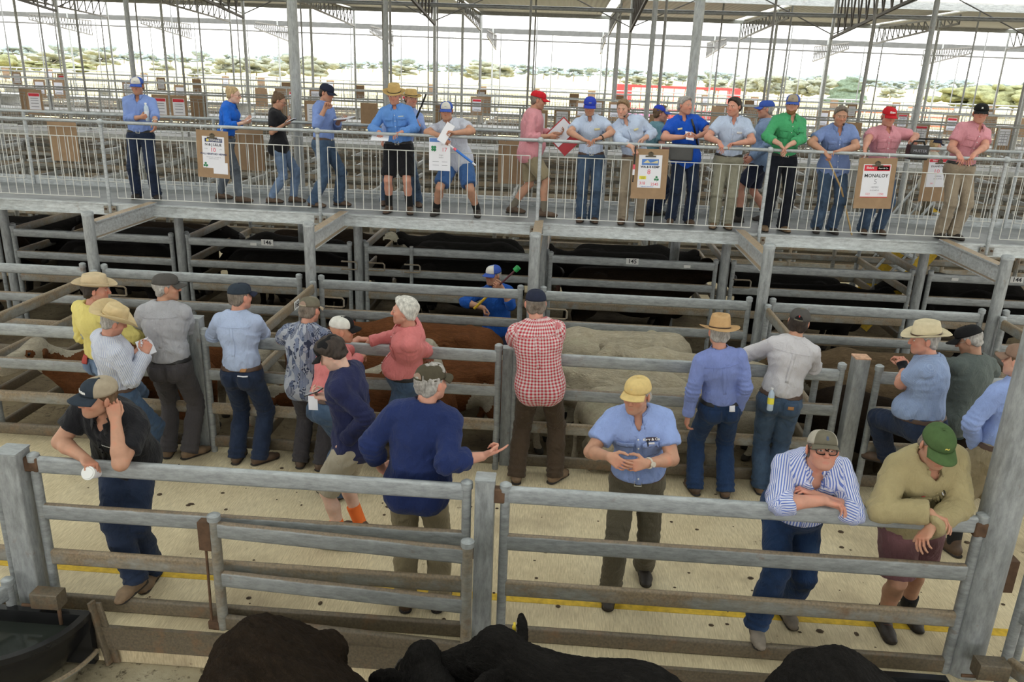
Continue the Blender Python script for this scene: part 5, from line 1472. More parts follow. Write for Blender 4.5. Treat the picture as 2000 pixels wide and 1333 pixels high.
def cow_mesh(yaw, pitch, seed, res, pattern):
    key = (yaw, pitch, seed, res, pattern)
    if key in _cow: return _cow[key]
    g = np.random.RandomState(seed); v = lambda a: a*(1 + g.uniform(-.06, .06))
    A = np.array
    nb = A((0.62, 0, 1.02))
    Rh = rotm((0, 0, 1), yaw) @ rotm((0, 1, 0), -pitch)              # neck swing
    Rf = rotm((0, 0, 1), yaw*1.15) @ rotm((0, 1, 0), -pitch*0.55)
    N_ = lambda x, y, z: nb + Rh @ A((x, y, z))
    hb = N_(0.50, 0, 0.20)
    Hh = lambda x, y, z: hb + Rf @ A((x, y, z))
    F = Field(bb([A((-1.15, -.4, 0)), A((0.8, .4, 1.5)), hb + 0.5, hb - 0.5], 0.12)[0], bb([A((-1.15, -.4, 0)), A((0.8, .4, 1.5)), hb + 0.5, hb - 0.5], 0.12)[1], res)
    bw = v(1.0)
    F.ell((0.10, 0, 0.87), (0.62, 0.335*bw, 0.36), k=0.08); F.ell((-0.30, 0, 0.95), (0.55, 0.31*bw, 0.31), k=0.10)
    F.ell((-0.72, 0, 1.0), (0.36, 0.29*bw, 0.27), k=0.10); F.ell((0.48, 0, 0.92), (0.30, 0.29, 0.36), k=0.10)
    F.cone((-0.85, 0, 1.17), (0.45, 0, 1.20), 0.10, 0.11, k=0.08); F.ell((0.46, 0, 1.17), (0.22, 0.13, 0.13), k=0.08)
    for s in (1, -1):
        F.ell((-0.58, 0.215*s, 1.165), (0.11, 0.085, 0.085), k=0.05); F.ell((-0.36, 0.36*s, 1.07), (0.17, 0.10, 0.13), k=0.08, op='sub'); F.ell((-0.96, 0.10*s, 1.07), (0.08, 0.07, 0.08), k=0.06)
        F.ell((0.42, 0.21*s, 0.90), (0.20, 0.12, 0.28), k=0.08)                           # shoulder blade
        F.ell((-0.76, 0.20*s, 0.82), (0.22, 0.15, 0.30), k=0.10)                           # thigh
        F.cone((0.47, 0.19*s, 0.72), (0.50, 0.17*s, 0.40), 0.115, 0.062, k=0.05); F.cone((0.50, 0.17*s, 0.40), (0.49, 0.17*s, 0.13), 0.058, 0.042, k=0.03); F.cone((0.49, 0.17*s, 0.12), (0.53, 0.17*s, 0.03), 0.048, 0.062, k=0.02)
        F.cone((-0.74, 0.20*s, 0.66), (-0.90, 0.19*s, 0.47), 0.13, 0.062, k=0.06); F.cone((-0.90, 0.19*s, 0.48), (-0.84, 0.19*s, 0.13), 0.062, 0.046, k=0.03); F.cone((-0.84, 0.19*s, 0.12), (-0.80, 0.19*s, 0.03), 0.05, 0.064, k=0.02)
    F.ell((0.66, 0, 0.70), (0.17, 0.13, 0.20), k=0.08)                                     # brisket
    F.cone((0.42, 0, 1.06), nb + Rh @ A((0.05, 0, 0)), 0.25, 0.22, k=0.08, flat=((0, 1, 0), 0.85)); F.cone(nb, N_(0.44, 0, 0.17), 0.215, 0.15, k=0.08, flat=(Rh @ A((0, 1., 0)), 0.8))
    F.cone(N_(0.05, 0, -0.12), N_(0.42, 0, 0.06), 0.11, 0.08, k=0.08)
    # head
    F.ell(Hh(0.02, 0, 0.02), (0.13, 0.115, 0.12), k=0.05, M=Rf)
    F.cone(Hh(0.03, 0, 0.01), Hh(0.38, 0, -0.17), 0.115, 0.078, k=0.05, flat=(Rf @ A((0, 1., 0)), 0.92)); F.ell(Hh(0.40, 0, -0.185), (0.075, 0.082, 0.07), k=0.03, M=Rf)
    F.cone(Hh(0.03, 0, -0.10), Hh(0.34, 0, -0.24), 0.085, 0.05, k=0.05)
    F.ell(Hh(0.0, 0, 0.12), (0.09, 0.07, 0.06), k=0.05, M=Rf)
    for s in (1, -1):
        F.ell(Hh(0.10, 0.088*s, 0.005), (0.035, 0.028, 0.032), k=0.025, M=Rf)
        F.ell(Hh(0.43, 0.035*s, -0.155), (0.022, 0.014, 0.016), k=0.008, op='sub', M=Rf)
        Me = Rf @ rotm((0, 0, 1), -22*s) @ rotm((1, 0, 0), 12*s)
        F.ell(Hh(-0.03, 0.20*s, 0.03), (0.036, 0.115, 0.068), k=0.02, M=Me); F.ell(Hh(0.005, 0.21*s, 0.025), (0.022, 0.08, 0.042), k=0.015, op='sub', M=Me)
    # tail
    F.cone((-1.00, 0, 1.12), (-1.075, 0.02, 0.95), 0.045, 0.034, k=0.03); F.cone((-1.075, 0.02, 0.95), (-1.07, 0.05, 0.45), 0.032, 0.026, k=0.02); F.ell((-1.065, 0.055, 0.36), (0.045, 0.04, 0.13), k=0.03)
    F.plane((0, 0, 0), (0, 0, -1))
    P, Q = F.mesh(1); Nn = vnormals(P, Q); w1 = Wob(seed+1, 7, 5); w2 = Wob(seed+2, 60, 6, 0.9)
    P = P + Nn*(0.010*w1(P) + 0.0035*w2(P))[:, None]
    if res < 0.016:      # long winter coat: tufts lying backwards
        w3 = Wob(seed+4, 95, 7, 1.2); w4 = Wob(seed+5, 170, 6, 1.2); q_ = P*np.array((0.35, 1.0, 0.8))
        P = P + Nn*(0.007*(0.4 - np.abs(w3(q_))*1.8) + 0.0045*(0.4 - np.abs(w4(q_))*1.8))[:, None]
    c = P[Q].mean(1); mi = np.zeros(len(Q), int); L = (c - hb) @ Rf; NL = (c - nb) @ Rh; wn = Wob(seed+9, 16, 5)(c)*0.05
    hm = (np.abs(L[:, 1]) < 0.15) & (L[:, 0] > -0.12) & (L[:, 0] < 0.6) & (np.abs(L[:, 2]) < 0.40) & (np.linalg.norm(L - A((0.17, 0, -0.08)), axis=1) < 0.40)
    if pattern in ('hereford', 'patch'):
        face = hm & (np.abs(L[:, 1]) < 0.135 + wn) & (L[:, 0] > -0.06 + wn)
        crest = (NL[:, 0] > -0.20) & (NL[:, 0] < 0.52) & (np.abs(NL[:, 1]) < 0.11 + wn) & (NL[:, 2] > 0.10 + wn)
        brisk = (c[:, 0] > 0.45) & (c[:, 2] < 0.72 + wn)
        belly = (c[:, 2] < 0.56 + wn) & (np.abs(c[:, 1]) < 0.22)
        lower = c[:, 2] < 0.30 + wn
        w_ = face | crest | brisk | belly | lower
        if pattern == 'patch': w_ |= (Wob(seed+21, 5.0, 4)(c) > 0.16) & (c[:, 2] > 0.6)
        eye_patch = (np.linalg.norm(L - A((0.10, 0.1, 0.0)), axis=1) < 0.055) | (np.linalg.norm(L - A((0.10, -0.1, 0.0)), axis=1) < 0.055)
        mi[w_ & ~(eye_patch & (pattern == 'hereford'))] = 1
    elif pattern == 'whiteface': mi[hm & (np.abs(L[:, 1]) < 0.12 + wn)] = 1
    mi[(c[:, 2] < 0.09)] = 2
    mi[hm & (L[:, 0] > 0.40) & (L[:, 2] > -0.25)] = 3
    for s in (1, -1): mi[np.linalg.norm(L - A((0.112, 0.108*s, 0.006)), axis=1) < 0.020] = 4
    me = np_mesh('body', P, Q, mi)
    eart = [(Hh(0.012, 0.235*s, 0.02), Rf @ rotm((0, 0, 1), -22*s) @ A((1., 0, 0))) for s in (1, -1)]
    _cow[key] = (me, eart)
    return _cow[key]
EYEB = flat('dark_bovine_eye', (0.008, 0.007, 0.007), 0.12)
def cow(p, rz, col, label, yaw=0, pitch=0, seed=1, pattern=None, res=0.022, tagm=None, tagside=0, group=None, sc=1.0):
    root = empty('cow', p, R(rz), label, 'cow', group); root.scale = (sc, sc, sc)
    me, ears = cow_mesh(yaw, pitch, seed, res, pattern)
    o = bpy.data.objects.new('body', me if not me.materials else me.copy()); COL.objects.link(o); o.parent = root
    pink = pattern in ('hereford', 'patch', 'whiteface') or col is H_CREAM
    for i, m in enumerate((col, H_WHITE, HOOF, NOSE_P if pink else NOSE_B, EYEB)):
        if i < len(o.data.materials): o.data.materials[i] = m
        else: o.data.materials.append(m)
    if tagm:
        for i in ((0,) if tagside == 0 else (1,) if tagside == 1 else (0, 1)):
            q, nrm = ears[i]; b = MB(); f = frame(nrm, (0, 0, 1.))
            b.tube([q + nrm*0.004, q + nrm*0.016], 0.026, 16); b.tube([q + nrm*0.016, q + nrm*0.022], 0.010, 10)
            b.build('ear_tag', tagm, root)
    return root
ZP = Z_PEN
def cw(px, py, zb, rz, col, label, **k):
    q = gp(px, py, zb); return cow(Vector((q.x, q.y, ZP)), rz, col, label, **k)
# --- black cattle in the near pen under the viewer
cow((-0.70, 2.55, ZP), -43, H_BBROWN, 'large brown-black cow in the near pen, rump below the small gate', yaw=-25, pitch=-40, seed=3, res=0.0095, sc=1.02)
cow((-0.26, 2.24, ZP), 98, H_BLACK, 'black cow behind the large one, head low with a yellow ear tag', yaw=16, pitch=-22, seed=5, res=0.0095, tagm=TAG_Y, tagside=2, sc=0.93)
cow((0.88, 2.72, ZP), 152, H_BLACK, 'black cow with raised ear and yellow tag below the square post', yaw=8, pitch=-10, seed=7, res=0.0095, tagm=TAG_Y, tagside=1, sc=1.0)
cow((1.44, 2.26, ZP), -88, H_BLACK, 'black cow whose rump just shows below the striped man', yaw=0, pitch=-20, seed=8, res=0.013, sc=1.06)
# --- red and white faced cattle, left sale pens
def pen(col, rows):
    for x, y, rz, lab, kw in rows:
        kw = dict(kw); c = kw.pop('col', col); kw.setdefault('sc', 0.80); cow((x, y, ZP), rz, c, lab, **kw)
pen(H_RED, [(-4.22, 7.30, 184, 'red white-faced beast with head lifted at the far left', dict(yaw=38, pitch=18, pattern='hereford', seed=11)),
      (-4.05, 8.00, 3, 'red beast behind the fence at far left, second row', dict(pattern='hereford', seed=12, pitch=-30)),
      (-1.75, 7.10, 179, 'red beast against the rails right of the pale blue shirt', dict(pattern='hereford', seed=14, pitch=-36)),
      (-1.12, 7.68, 187, 'red and white patched beast behind the gate stile', dict(pattern='patch', seed=19, pitch=-30, sc=0.78)),
      (-2.02, 8.12, -3, 'red beast with a cream face turned down beside the red gingham man', dict(yaw=-48, pitch=6, pattern='hereford', seed=17, sc=0.82)),
      (-1.45, 8.64, 176, 'red beast at the back of the red pen under the pole', dict(yaw=10, pitch=-10, pattern=None, seed=15, sc=0.84))])
pen(H_CREAM, [(1.15, 7.10, 5, 'cream beast against the rails beside the red gingham man', dict(seed=21, pitch=-36, yaw=-8, sc=0.82)),
      (0.62, 7.70, -14, 'cream beast with a bony rump in the middle of the pen', dict(seed=22, pitch=-34, sc=0.84)),
      (1.50, 8.14, 168, 'cream beast with head turned beside the brown felt hat', dict(seed=24, pitch=2, yaw=36, sc=0.82)),
      (0.66, 8.62, 186, 'cream beast at the rear of the pen right of the navy cap', dict(seed=23, pitch=-24, sc=0.86))])
pen(H_DUN, [(3.52, 8.44, 181, 'dun beast along the back of the right sale pen', dict(seed=31, pitch=-5, sc=0.84)), (3.50, 7.90, 178, 'dun white-faced beast behind the post with the worn cap', dict(seed=32, pitch=-4, yaw=14, pattern='whiteface', sc=0.84)),
      (4.10, 7.36, 4, 'dun beast against the rails below the sage polo', dict(seed=33, pitch=-35)), (3.20, 7.30, 150, 'dark brown beast against the rails by the cream hat man', dict(seed=34, pitch=-40, col=H_BBROWN, sc=0.78))])
# --- black cattle packed in the far pens under the catwalk
rb = random.Random(21); nmc = ['pen out at far left', 'pen above the cowboy hats', 'pen above the grey and navy caps', 'pen behind the man with the pole', 'pen left of the brown felt hat', 'pen above the white shirt', 'pen at the right edge']
var = [(0, -8, 41), (18, 4, 42), (-16, -30, 43), (0, 12, 44), (25, -18, 45)]
for i in range(len(DX)-1):
    x0, x1 = DX[i], DX[i+1]; xm = (x0+x1)/2
    spots = [(xm+0.15, 11.42, 0), (xm-0.15, 12.02, 180), (xm+0.18, 12.62, 0), (xm-0.1, 13.12, 180)]
    if i in (5, 6): spots = spots[:2]
    if i == 6: spots = [(xm+0.1, 11.42, 180), (xm, 12.10, 0)]
    if i in (0, 2, 4, 6): spots = [spots[0], (spots[1][0], 12.46, 180)] + ([(xm+0.18, 13.02, 0)] if i < 5 else [])
    for j, (x, y, rz) in enumerate(spots):
        y_, p_, sd = var[(i*2+j*3) % 5]
        wf = (i, j) in ((2, 2), (3, 2))
        cow((x + rb.uniform(-.06, .06), y, ZP), rz + rb.uniform(-4, 4), H_BLACK if (i + j) % 4 else H_BBROWN, 'black ' + ('white-faced ' if wf else '') + 'cow in the far ' + nmc[i] + ', ' + ('at the front rails', 'second row', 'third row', 'back row')[j],
            yaw=y_, pitch=p_, seed=sd, pattern='whiteface' if wf else None, tagm=TAG_W if j in (1, 2) else None, tagside=j % 2, sc=0.93 if i < 5 else 0.84, group=None, res=0.025)
# ------------------------------------------------------------------ cloth
C_ = cloth
NAVYJ = C_('dark_jeans', (0.022, 0.034, 0.070), 'denim', (0.04, 0.06, 0.11)); BLUEJ = C_('blue_jeans', (0.06, 0.10, 0.17), 'denim', (0.13, 0.19, 0.28))
LIGHTJ = C_('light_jeans', (0.16, 0.23, 0.36), 'denim', (0.26, 0.34, 0.47)); GREYJ = C_('grey_jeans', (0.12, 0.14, 0.17), 'denim', (0.26, 0.30, 0.36)); INDIGO = C_('indigo_jeans', (0.02, 0.045, 0.115), 'denim', (0.04, 0.085, 0.18))
KHAKI = C_('khaki', (0.30, 0.25, 0.16)); STONE = C_('stone_chino', (0.36, 0.32, 0.245)); OLIVE = C_('olive_trouser', (0.11, 0.095, 0.065)); CHAR = C_('charcoal_trouser', (0.055, 0.05, 0.055)); CHAR2 = C_('warm_charcoal', (0.075, 0.068, 0.072))
BROWNT = C_('brown_moleskin', (0.070, 0.048, 0.032)); BLACKT = C_('black_cloth', (0.012, 0.012, 0.015)); BLACKS = C_('black_polo', (0.014, 0.014, 0.017)); MAROON = C_('dusty_maroon', (0.20, 0.095, 0.105)); NAVYS = C_('navy_shorts', (0.022, 0.026, 0.05)); BLUES = C_('blue_shorts', (0.05, 0.12, 0.30))
TANT = C_('tan_trouser', (0.33, 0.27, 0.20)); GREYK = C_('grey_khaki', (0.27, 0.26, 0.20))
SKYB = C_('sky_blue', (0.27, 0.36, 0.66)); PALEB = C_('pale_blue', (0.42, 0.50, 0.70)); ICEB = C_('ice_blue', (0.50, 0.58, 0.74), 'stripe', (0.44, 0.52, 0.70)); MIDB = C_('mid_blue', (0.20, 0.29, 0.60)); CORNB = C_('cornflower', (0.12, 0.28, 0.66)); ROYB = C_('royal_blue', (0.015, 0.13, 0.60)); POLOB = C_('polo_blue', (0.012, 0.085, 0.50)); STICKB = C_('worker_blue', (0.014, 0.085, 0.38))
PERIW = C_('periwinkle', (0.22, 0.28, 0.60)); WORKB = C_('work_blue', (0.20, 0.28, 0.54)); STEELB = C_('faded_blue', (0.24, 0.33, 0.52))
NAVYF = C_('navy_fleece', (0.016, 0.028, 0.105)); NAVYC = C_('navy_cotton', (0.020, 0.024, 0.075)); GREYSH = C_('grey_shirt', (0.40, 0.40, 0.43)); OFFW = C_('off_white', (0.62, 0.60, 0.62), 'stripe', (0.56, 0.54, 0.58), 0.8); YEL = C_('pale_yellow', (0.70, 0.60, 0.20))
SALM = C_('salmon', (0.64, 0.20, 0.20)); PINK1 = C_('dusty_pink', (0.62, 0.22, 0.24)); PINK2 = C_('rose_pink', (0.60, 0.24, 0.29), 'check', (0.68, 0.36, 0.40), 0.8); PINK3 = C_('walker_pink', (0.64, 0.26, 0.30), 'check', (0.7, 0.36, 0.4), 0.8); GREENS = C_('leaf_green', (0.07, 0.37, 0.16)); KHAKIS = C_('drab_khaki_shirt', (0.36, 0.30, 0.16)); SAGE = C_('sage_polo', (0.105, 0.125, 0.118)); WHITEB = C_('white_blue_shirt', (0.58, 0.60, 0.68), 'stripe', (0.5, 0.53, 0.64), 0.9)
STRIPE = C_('blue_white_stripe', (0.66, 0.68, 0.80), 'stripe', (0.13, 0.19, 0.52), 1.05); FINE = C_('fine_stripe_white', (0.64, 0.66, 0.72), 'stripe', (0.42, 0.46, 0.62), 1.1); GING = C_('red_gingham', (0.50, 0.035, 0.055), 'gingham', (0.72, 0.62, 0.62), 1.35); BCHECK = C_('blue_microcheck', (0.24, 0.32, 0.52), 'check', (0.36, 0.44, 0.62), 0.7); TEAL = C_('teal_check', (0.07, 0.20, 0.27), 'check', (0.30, 0.42, 0.46), 1.0); PRINT = C_('navy_print', (0.035, 0.045, 0.085), 'print', (0.34, 0.36, 0.43)); KHJ = C_('pale_khaki_shirt', (0.48, 0.45, 0.38))
felt = lambda nm, c: flat('felt_'+nm, c, 0.92, 0, 0.08, 20, 0.25, 0.1)
capc = lambda nm, c: flat('cap_'+nm, c, 0.85, 0, 0.10, 25, 0.2, 0.15)
CREAM = felt('cream', (0.55, 0.44, 0.29)); BEIGE = felt('beige', (0.60, 0.47, 0.27)); BROWNF = felt('brown', (0.50, 0.32, 0.16)); PALEF = felt('pale', (0.60, 0.52, 0.36)); STRAW = felt('straw', (0.52, 0.36, 0.15))
K_NAVY = capc('navy', (0.02, 0.024, 0.045)); K_GREY = capc('grey', (0.075, 0.07, 0.066)); K_BLACK = capc('black', (0.012, 0.012, 0.013)); K_WHITE = capc('white', (0.62, 0.60, 0.56)); K_BLUE = capc('blue', (0.05, 0.10, 0.40)); K_RED = capc('red', (0.52, 0.02, 0.03)); K_OLIVE = capc('olive', (0.07, 0.06, 0.04)); K_SAND = capc('sand', (0.62, 0.46, 0.20)); K_TAUPE = capc('taupe', (0.15, 0.135, 0.10)); K_GREEN = capc('green', (0.07, 0.12, 0.045)); K_STEEL = capc('steel', (0.03, 0.04, 0.055)); K_STONE = capc('stone', (0.36, 0.30, 0.22)); K_BROWN = capc('brown', (0.24, 0.155, 0.115)); K_MESHG = capc('meshgrey', (0.40, 0.37, 0.31)); K_ROYAL = capc('royal', (0.03, 0.055, 0.40))
LETW = flat('white_stitching', (0.75, 0.74, 0.72), 0.7); LETY = flat('yellow_stitching', (0.65, 0.55, 0.12), 0.7); LETR = flat('red_stitching', (0.5, 0.05, 0.05), 0.7); LETB = flat('blue_stitching', (0.06, 0.09, 0.16), 0.7); ORANGE = flat('orange_sock', (0.75, 0.16, 0.03), 0.9); BLKSOCK = flat('black_sock', (0.012, 0.012, 0.013), 0.9)
GOLD = flat('yellow_badge', (0.66, 0.60, 0.36), 0.6); GREYB = flat('grey_badge', (0.35, 0.42, 0.50), 0.6); BLKB = flat('dark_badge', (0.04, 0.02, 0.03), 0.6); WHB = flat('white_badge', (0.7, 0.7, 0.72), 0.6); LBL = flat('tan_leather_label', (0.36, 0.17, 0.06), 0.6)
ZD = Z_DECK
long_ = lambda m, **k: dict(kind='long', mat=m, **k)
shorts_ = lambda m, **k: dict(kind='shorts', mat=m, **k)
def cap(m, **k): return dict(kind='cap', mat=m, **k)
def hat(m, **k): return dict(kind='hat', mat=m, **k)
PPL = {}
def stand(key, label, f, hpx, hY, z=0.0, **k):
    """f: pixel marks of right and left heel/ankle on the floor; hpx: pixel of the head's middle at depth hY"""
    fr, fl = [q if isinstance(q, Vector) else gp(*q, z) for q in f]
    yaw = k.pop('toes', (10, -10)); ex = k.pop('fx', ((), ()))
    if k.pop('same_y', True): m = (fr.y + fl.y)/2
    k['pos'] = Vector(((fr.x+fl.x)/2, (fr.y+fl.y)/2, z))
    k['feetw'] = [(fr, yaw[0], *ex[0]), (fl, yaw[1], *ex[1])]
    k['headw'] = at(*hpx, hY)
    PPL[key] = person(label, k)
    return PPL[key]
RAIL = 1.185
# ================= along the back fence
stand('yellow', 'man in a yellow shirt and cream cowboy hat leaning on the back fence', ((246, 868), (206, 864)), (187, 566), 6.72, face=-20, h=1.80, head=(-48, 4, 0), skin='ruddy', hair='dark', hairkind='short', seed=14,
      shirt=dict(mat=YEL, sleeve='long', backview=True), trousers=long_(LIGHTJ, belt=BELT, backpockets=True), hat=hat(CREAM, brim=0.075, crown=0.10, curl=0.035, dip=-0.005, pinch=0.6, band=CREAM, tilt=2),
      armR=dict(w=at(238, 628, 6.85), elw=at(262, 655, 6.70), pose='drape', hn=(0, 0, -1)), armL=dict(w=at(215, 632, 6.95), pose='drape', hn=(0, 0, -1)))
stand('writer', 'man in a striped white shirt and large cowboy hat writing in a notebook', ((278, 930), (232, 925)), (222, 628), 6.16, face=-38, h=1.66, w=1.05, head=(-8, 22, 14), skin='ruddy', hair='grey', seed=15,
      shirt=dict(mat=FINE, sleeve='long', backview=True, loose=0.02, yoke=True), trousers=long_(BLUEJ), hat=hat(BEIGE, brim=0.105, crown=0.115, curl=0.075, dip=0.03, pinch=0.9, band=BEIGE, tilt=6),
      armR=dict(w=at(284, 690, 6.22), elw=at(270, 780, 6.1), pose='pinch', hd=(-0.3, 0.4, 0.85), hn=(-0.9, 0.3, 0.2)), armL=dict(w=at(262, 690, 6.45), pose='hold', hd=(0.5, 0.7, 0.3), hn=(0.1, -0.3, 1)))
stand('grey', 'man in a grey shirt and dark grey cap leaning on the back fence looking right', ((372, 893), (330, 890)), (325, 562), 6.72, face=2, h=1.79, w=1.06, head=(-62, 2, 0), skin='tan', hair='grey', seed=12,
      shirt=dict(mat=GREYSH, sleeve='long', backview=True, yoke=True, loose=0.02), trousers=long_(CHAR2, backpockets=True, belt=BELT_B), hat=cap(K_GREY, tilt=2), boots='tan', toes=(40, -10),
      armR=dict(w=at(345, 640, 7.02), elw=at(386, 645, 6.75), pose='drape', hn=(0, 0, -1)), armL=dict(w=at(318, 640, 7.05), elw=at(262, 640, 6.75), pose='drape', hn=(0, 0, -1)))
stand('lightblue', 'man in a pale blue shirt and navy cap seen from behind at the back fence', ((508, 905), (464, 902)), (469, 580), 6.68, face=-4, h=1.74, w=1.02, head=(-28, 3, 0), skin='ruddy', hair='greybrown', seed=11,
      shirt=dict(mat=PALEB, sleeve='long', backview=True, yoke=True), trousers=long_(NAVYJ, backpockets=True, belt=BELT, patches=[('leather_label', 0.05, 0.10, 0.05, 0.083, LBL, True, 0.012), ('paper_slip', 0.03, 0.12, 0.012, 0.022, PAPER, True, 0.008)]), hat=cap(K_NAVY, back=K_STEEL, tilt=2), boots='brown', toes=(38, -6),
      armR=dict(w=at(500, 652, 7.02), elw=at(532, 662, 6.75), pose='drape', hn=(0, 0, -1)), armL=dict(w=at(452, 650, 7.02), elw=at(398, 668, 6.75), pose='drape', hn=(0, 0, -1)))
stand('print', 'man in a navy patterned shirt and camo cap seen from behind', ((628, 915), (588, 910)), (605, 606), 6.66, face=-6, h=1.67, w=1.04, head=(-12, 10, 0), skin='ruddy', hair='greybrown', seed=18,
      shirt=dict(mat=PRINT, sleeve='short', tuck=False, backview=True, loose=0.02), trousers=long_(CHAR), hat=cap(K_STONE, back=K_TAUPE, strap_hole=SK and flat('scalp', (0.30, 0.2, 0.15)), tilt=2),
      armR=dict(w=at(700, 662, 6.88), elw=at(660, 690, 6.70), pose='drape', hd=(0.9, 0.3, -0.3), hn=(0, 0, -1)), armL=dict(w=at(580, 655, 7.02), elw=at(545, 665, 6.75), pose='drape', hn=(0, 0, -1)))
stand('trucker', 'man in a pink shirt and white backed trucker cap leaning on the fence', ((660, 975), (636, 958)), (668, 645), 6.40, hipw=at(640, 850, 6.08), face=-50, h=1.68, head=(-20, 4, 4), skin='tan', hair=None, seed=17,
      shirt=dict(mat=SALM, sleeve='long', backview=True), trousers=long_(BLUEJ, belt=BELT), hat=cap(K_BLACK, back=K_WHITE, logo=('O', 0.035, LETR), tilt=4), boots='brown', toes=(-5, -10),
      armR=dict(w=at(700, 700, 6.6), elw=at(672, 745, 6.3), pose='drape', hn=(0, 0, -1)), armL=dict(w=at(690, 680, 6.8), pose='drape', hn=(0, 0, -1)))
stand('salmon', 'grey haired man in a salmon shirt standing side on at the back fence', ((790, 905), (800, 925)), (790, 608), 6.52, face=98, h=1.73, w=1.1, belly=0.5, head=(-4, 0, 0), skin='ruddy', hair='silver', hairkind='thick', seed=20,
      shirt=dict(mat=SALM, sleeve='long', pockets=(-1,), v=0.06), trousers=long_(BLUEJ, belt=BELT_B),
      armR=dict(w=at(722, 668, 6.80), elw=at(745, 672, 6.9), pose='drape', hd=(0.75, 0, -0.65), hn=(0, 0, -1)), armL=dict(w=at(852, 692, 7.0), elw=at(864, 708, 6.55), pose='relax', hd=(0, 0.3, -1)))
stand('checked', 'man in a red gingham shirt and navy cap seen from behind', ((1083, 940), (1008, 940)), (1046, 594), 6.68, face=0, h=1.82, w=1.1, head=(8, 3, 0), skin='ruddy', hair='greybrown', seed=3,
      shirt=dict(mat=GING, sleeve='short', tuck=False, backview=True, yoke=True, loose=0.02), trousers=long_(BROWNT), hat=cap(K_NAVY, tilt=4), boots='tan', toes=(35, -5),
      armR=dict(w=at(1070, 680, 7.05), elw=at(1112, 688, 6.76), pose='drape', hn=(0, 0, -1)), armL=dict(w=at(1030, 680, 7.05), elw=at(985, 665, 6.76), pose='drape', hn=(0, 0, -1)))
stand('felt', 'man in a blue shirt and brown felt hat with arms at his sides', ((1415, 968), (1355, 962)), (1404, 650), 6.52, face=3, h=1.72, head=(2, 4, 0), skin='ruddy', hair='grey', seed=26,
      shirt=dict(mat=PERIW, sleeve='long', backview=True, yoke=True), trousers=long_(INDIGO, belt=BELT_B, backpockets=True, patches=[('paper_slip', 0.045, 0.085, 0.015, 0.06, PAPER, True, 0.02)]), hat=hat(BROWNF, brim=0.082, crown=0.125, curl=0.012, dip=0.02, pinch=1.0, band=BELT, bandw=0.01, tilt=6), boots='brown',
      armR=dict(hang=1, pose='relax', hd=(0, 0.15, -1), hn=(-1, 0, 0)), armL=dict(hang=1, pose='relax', hd=(0, 0.15, -1), hn=(1, 0, 0)))
stand('whiteshirt', 'man in a white shirt and grey cap leaning on the back fence', ((1508, 968), (1482, 960)), (1560, 630), 6.72, face=-8, h=1.74, w=1.02, head=(-14, 0, 6), skin='tan', hair='dark', seed=27,
      shirt=dict(mat=OFFW, sleeve='long', backview=True, yoke=True), trousers=long_(BLUEJ, belt=BELT, backpockets=True, patches=[('leather_label', 0.055, 0.10, -0.03, -0.005, LBL, True, 0.012)]), hat=cap(K_TAUPE, back=K_GREY, strap_hole=K_BLACK, tilt=2, logo=('0', 0.022, LETR, 0.0, True)), boots='tan',
      armR=dict(w=at(1570, 690, 7.05), elw=at(1602, 742, 6.66), pose='drape', hn=(0, 0, -1)), armL=dict(w=at(1490, 690, 7.02), elw=at(1458, 692, 6.80), pose='drape', hn=(0, 0, -1)))
stand('cream', 'stout man in a blue check shirt and cream hat, one foot up', ((1800, 985), at(1728, 905, 6.68)), (1806, 664), 6.36, face=52, h=1.78, w=1.16, belly=0.8, head=(28, 6, 0), skin='ruddy', hair='grey', seed=28, hipw=at(1800, 850, 6.28),
      fx=((), ((0.3, 1, 0.2),)), shirt=dict(mat=BCHECK, sleeve='short', backview=True, v=0.05), trousers=long_(NAVYJ, belt=BELT), hat=hat(PALEF, brim=0.078, crown=0.115, curl=0.03, dip=0.012, pinch=0.5, band=BELT, bandw=0.012, tilt=3),
      armR=dict(w=at(1772, 716, 6.72), elw=at(1775, 745, 6.5), pose='hold', hd=(-0.2, 0.6, 0.5), hn=(0, -0.2, -1)), armL=dict(w=at(1766, 722, 6.62), elw=at(1752, 765, 6.3), pose='hold', hd=(0.2, 0.5, 0.6), hn=(0.5, 0, -1)))
stand('sage', 'man in a grey green polo and black cap bent over the back fence', ((1858, 976), (1818, 972)), (1893, 664), 6.80, face=20, h=1.76, w=1.08, head=(35, 28, 0), skin='dark', hair='grey', seed=29, glasses=dict(mat=BUCKLE, r=0.0016),
      shirt=dict(mat=SAGE, sleeve='short', tuck=False, backview=True), trousers=long_(C_('green_jeans', (0.05, 0.085, 0.095), 'denim')), hat=cap(K_BLACK, tilt=2, peak=0.09),
      armR=dict(w=at(1880, 712, 7.05), elw=at(1945, 720, 6.8), pose='drape', hn=(0, 0, -1)), armL=dict(w=at(1865, 705, 7.05), elw=at(1858, 715, 6.75), pose='drape', hn=(0, 0, -1)))
stand('rightedge', 'man in a blue shirt and brown cap walking away at the right edge', ((1935, 1110), (1858, 1080)), (1992, 705), 5.75, face=14, h=1.80, w=1.05, head=(22, 2, 0), skin='fair', hair='brown', seed=30, socks=BLKSOCK, sock_h=0.13,
      shirt=dict(mat=SKYB, sleeve='long', backview=True, yoke=True), trousers=shorts_(KHAKI, belt=BELT, len=0.92, loose=0.02), hat=cap(K_BROWN, tilt=2), boots='brown', toes=(5, -5),
      armR=dict(t=(0.36, 0.05, 0.86), pose='relax'), armL=dict(w=at(1905, 872, 5.75), elw=at(1858, 812, 5.6), pose='relax'))
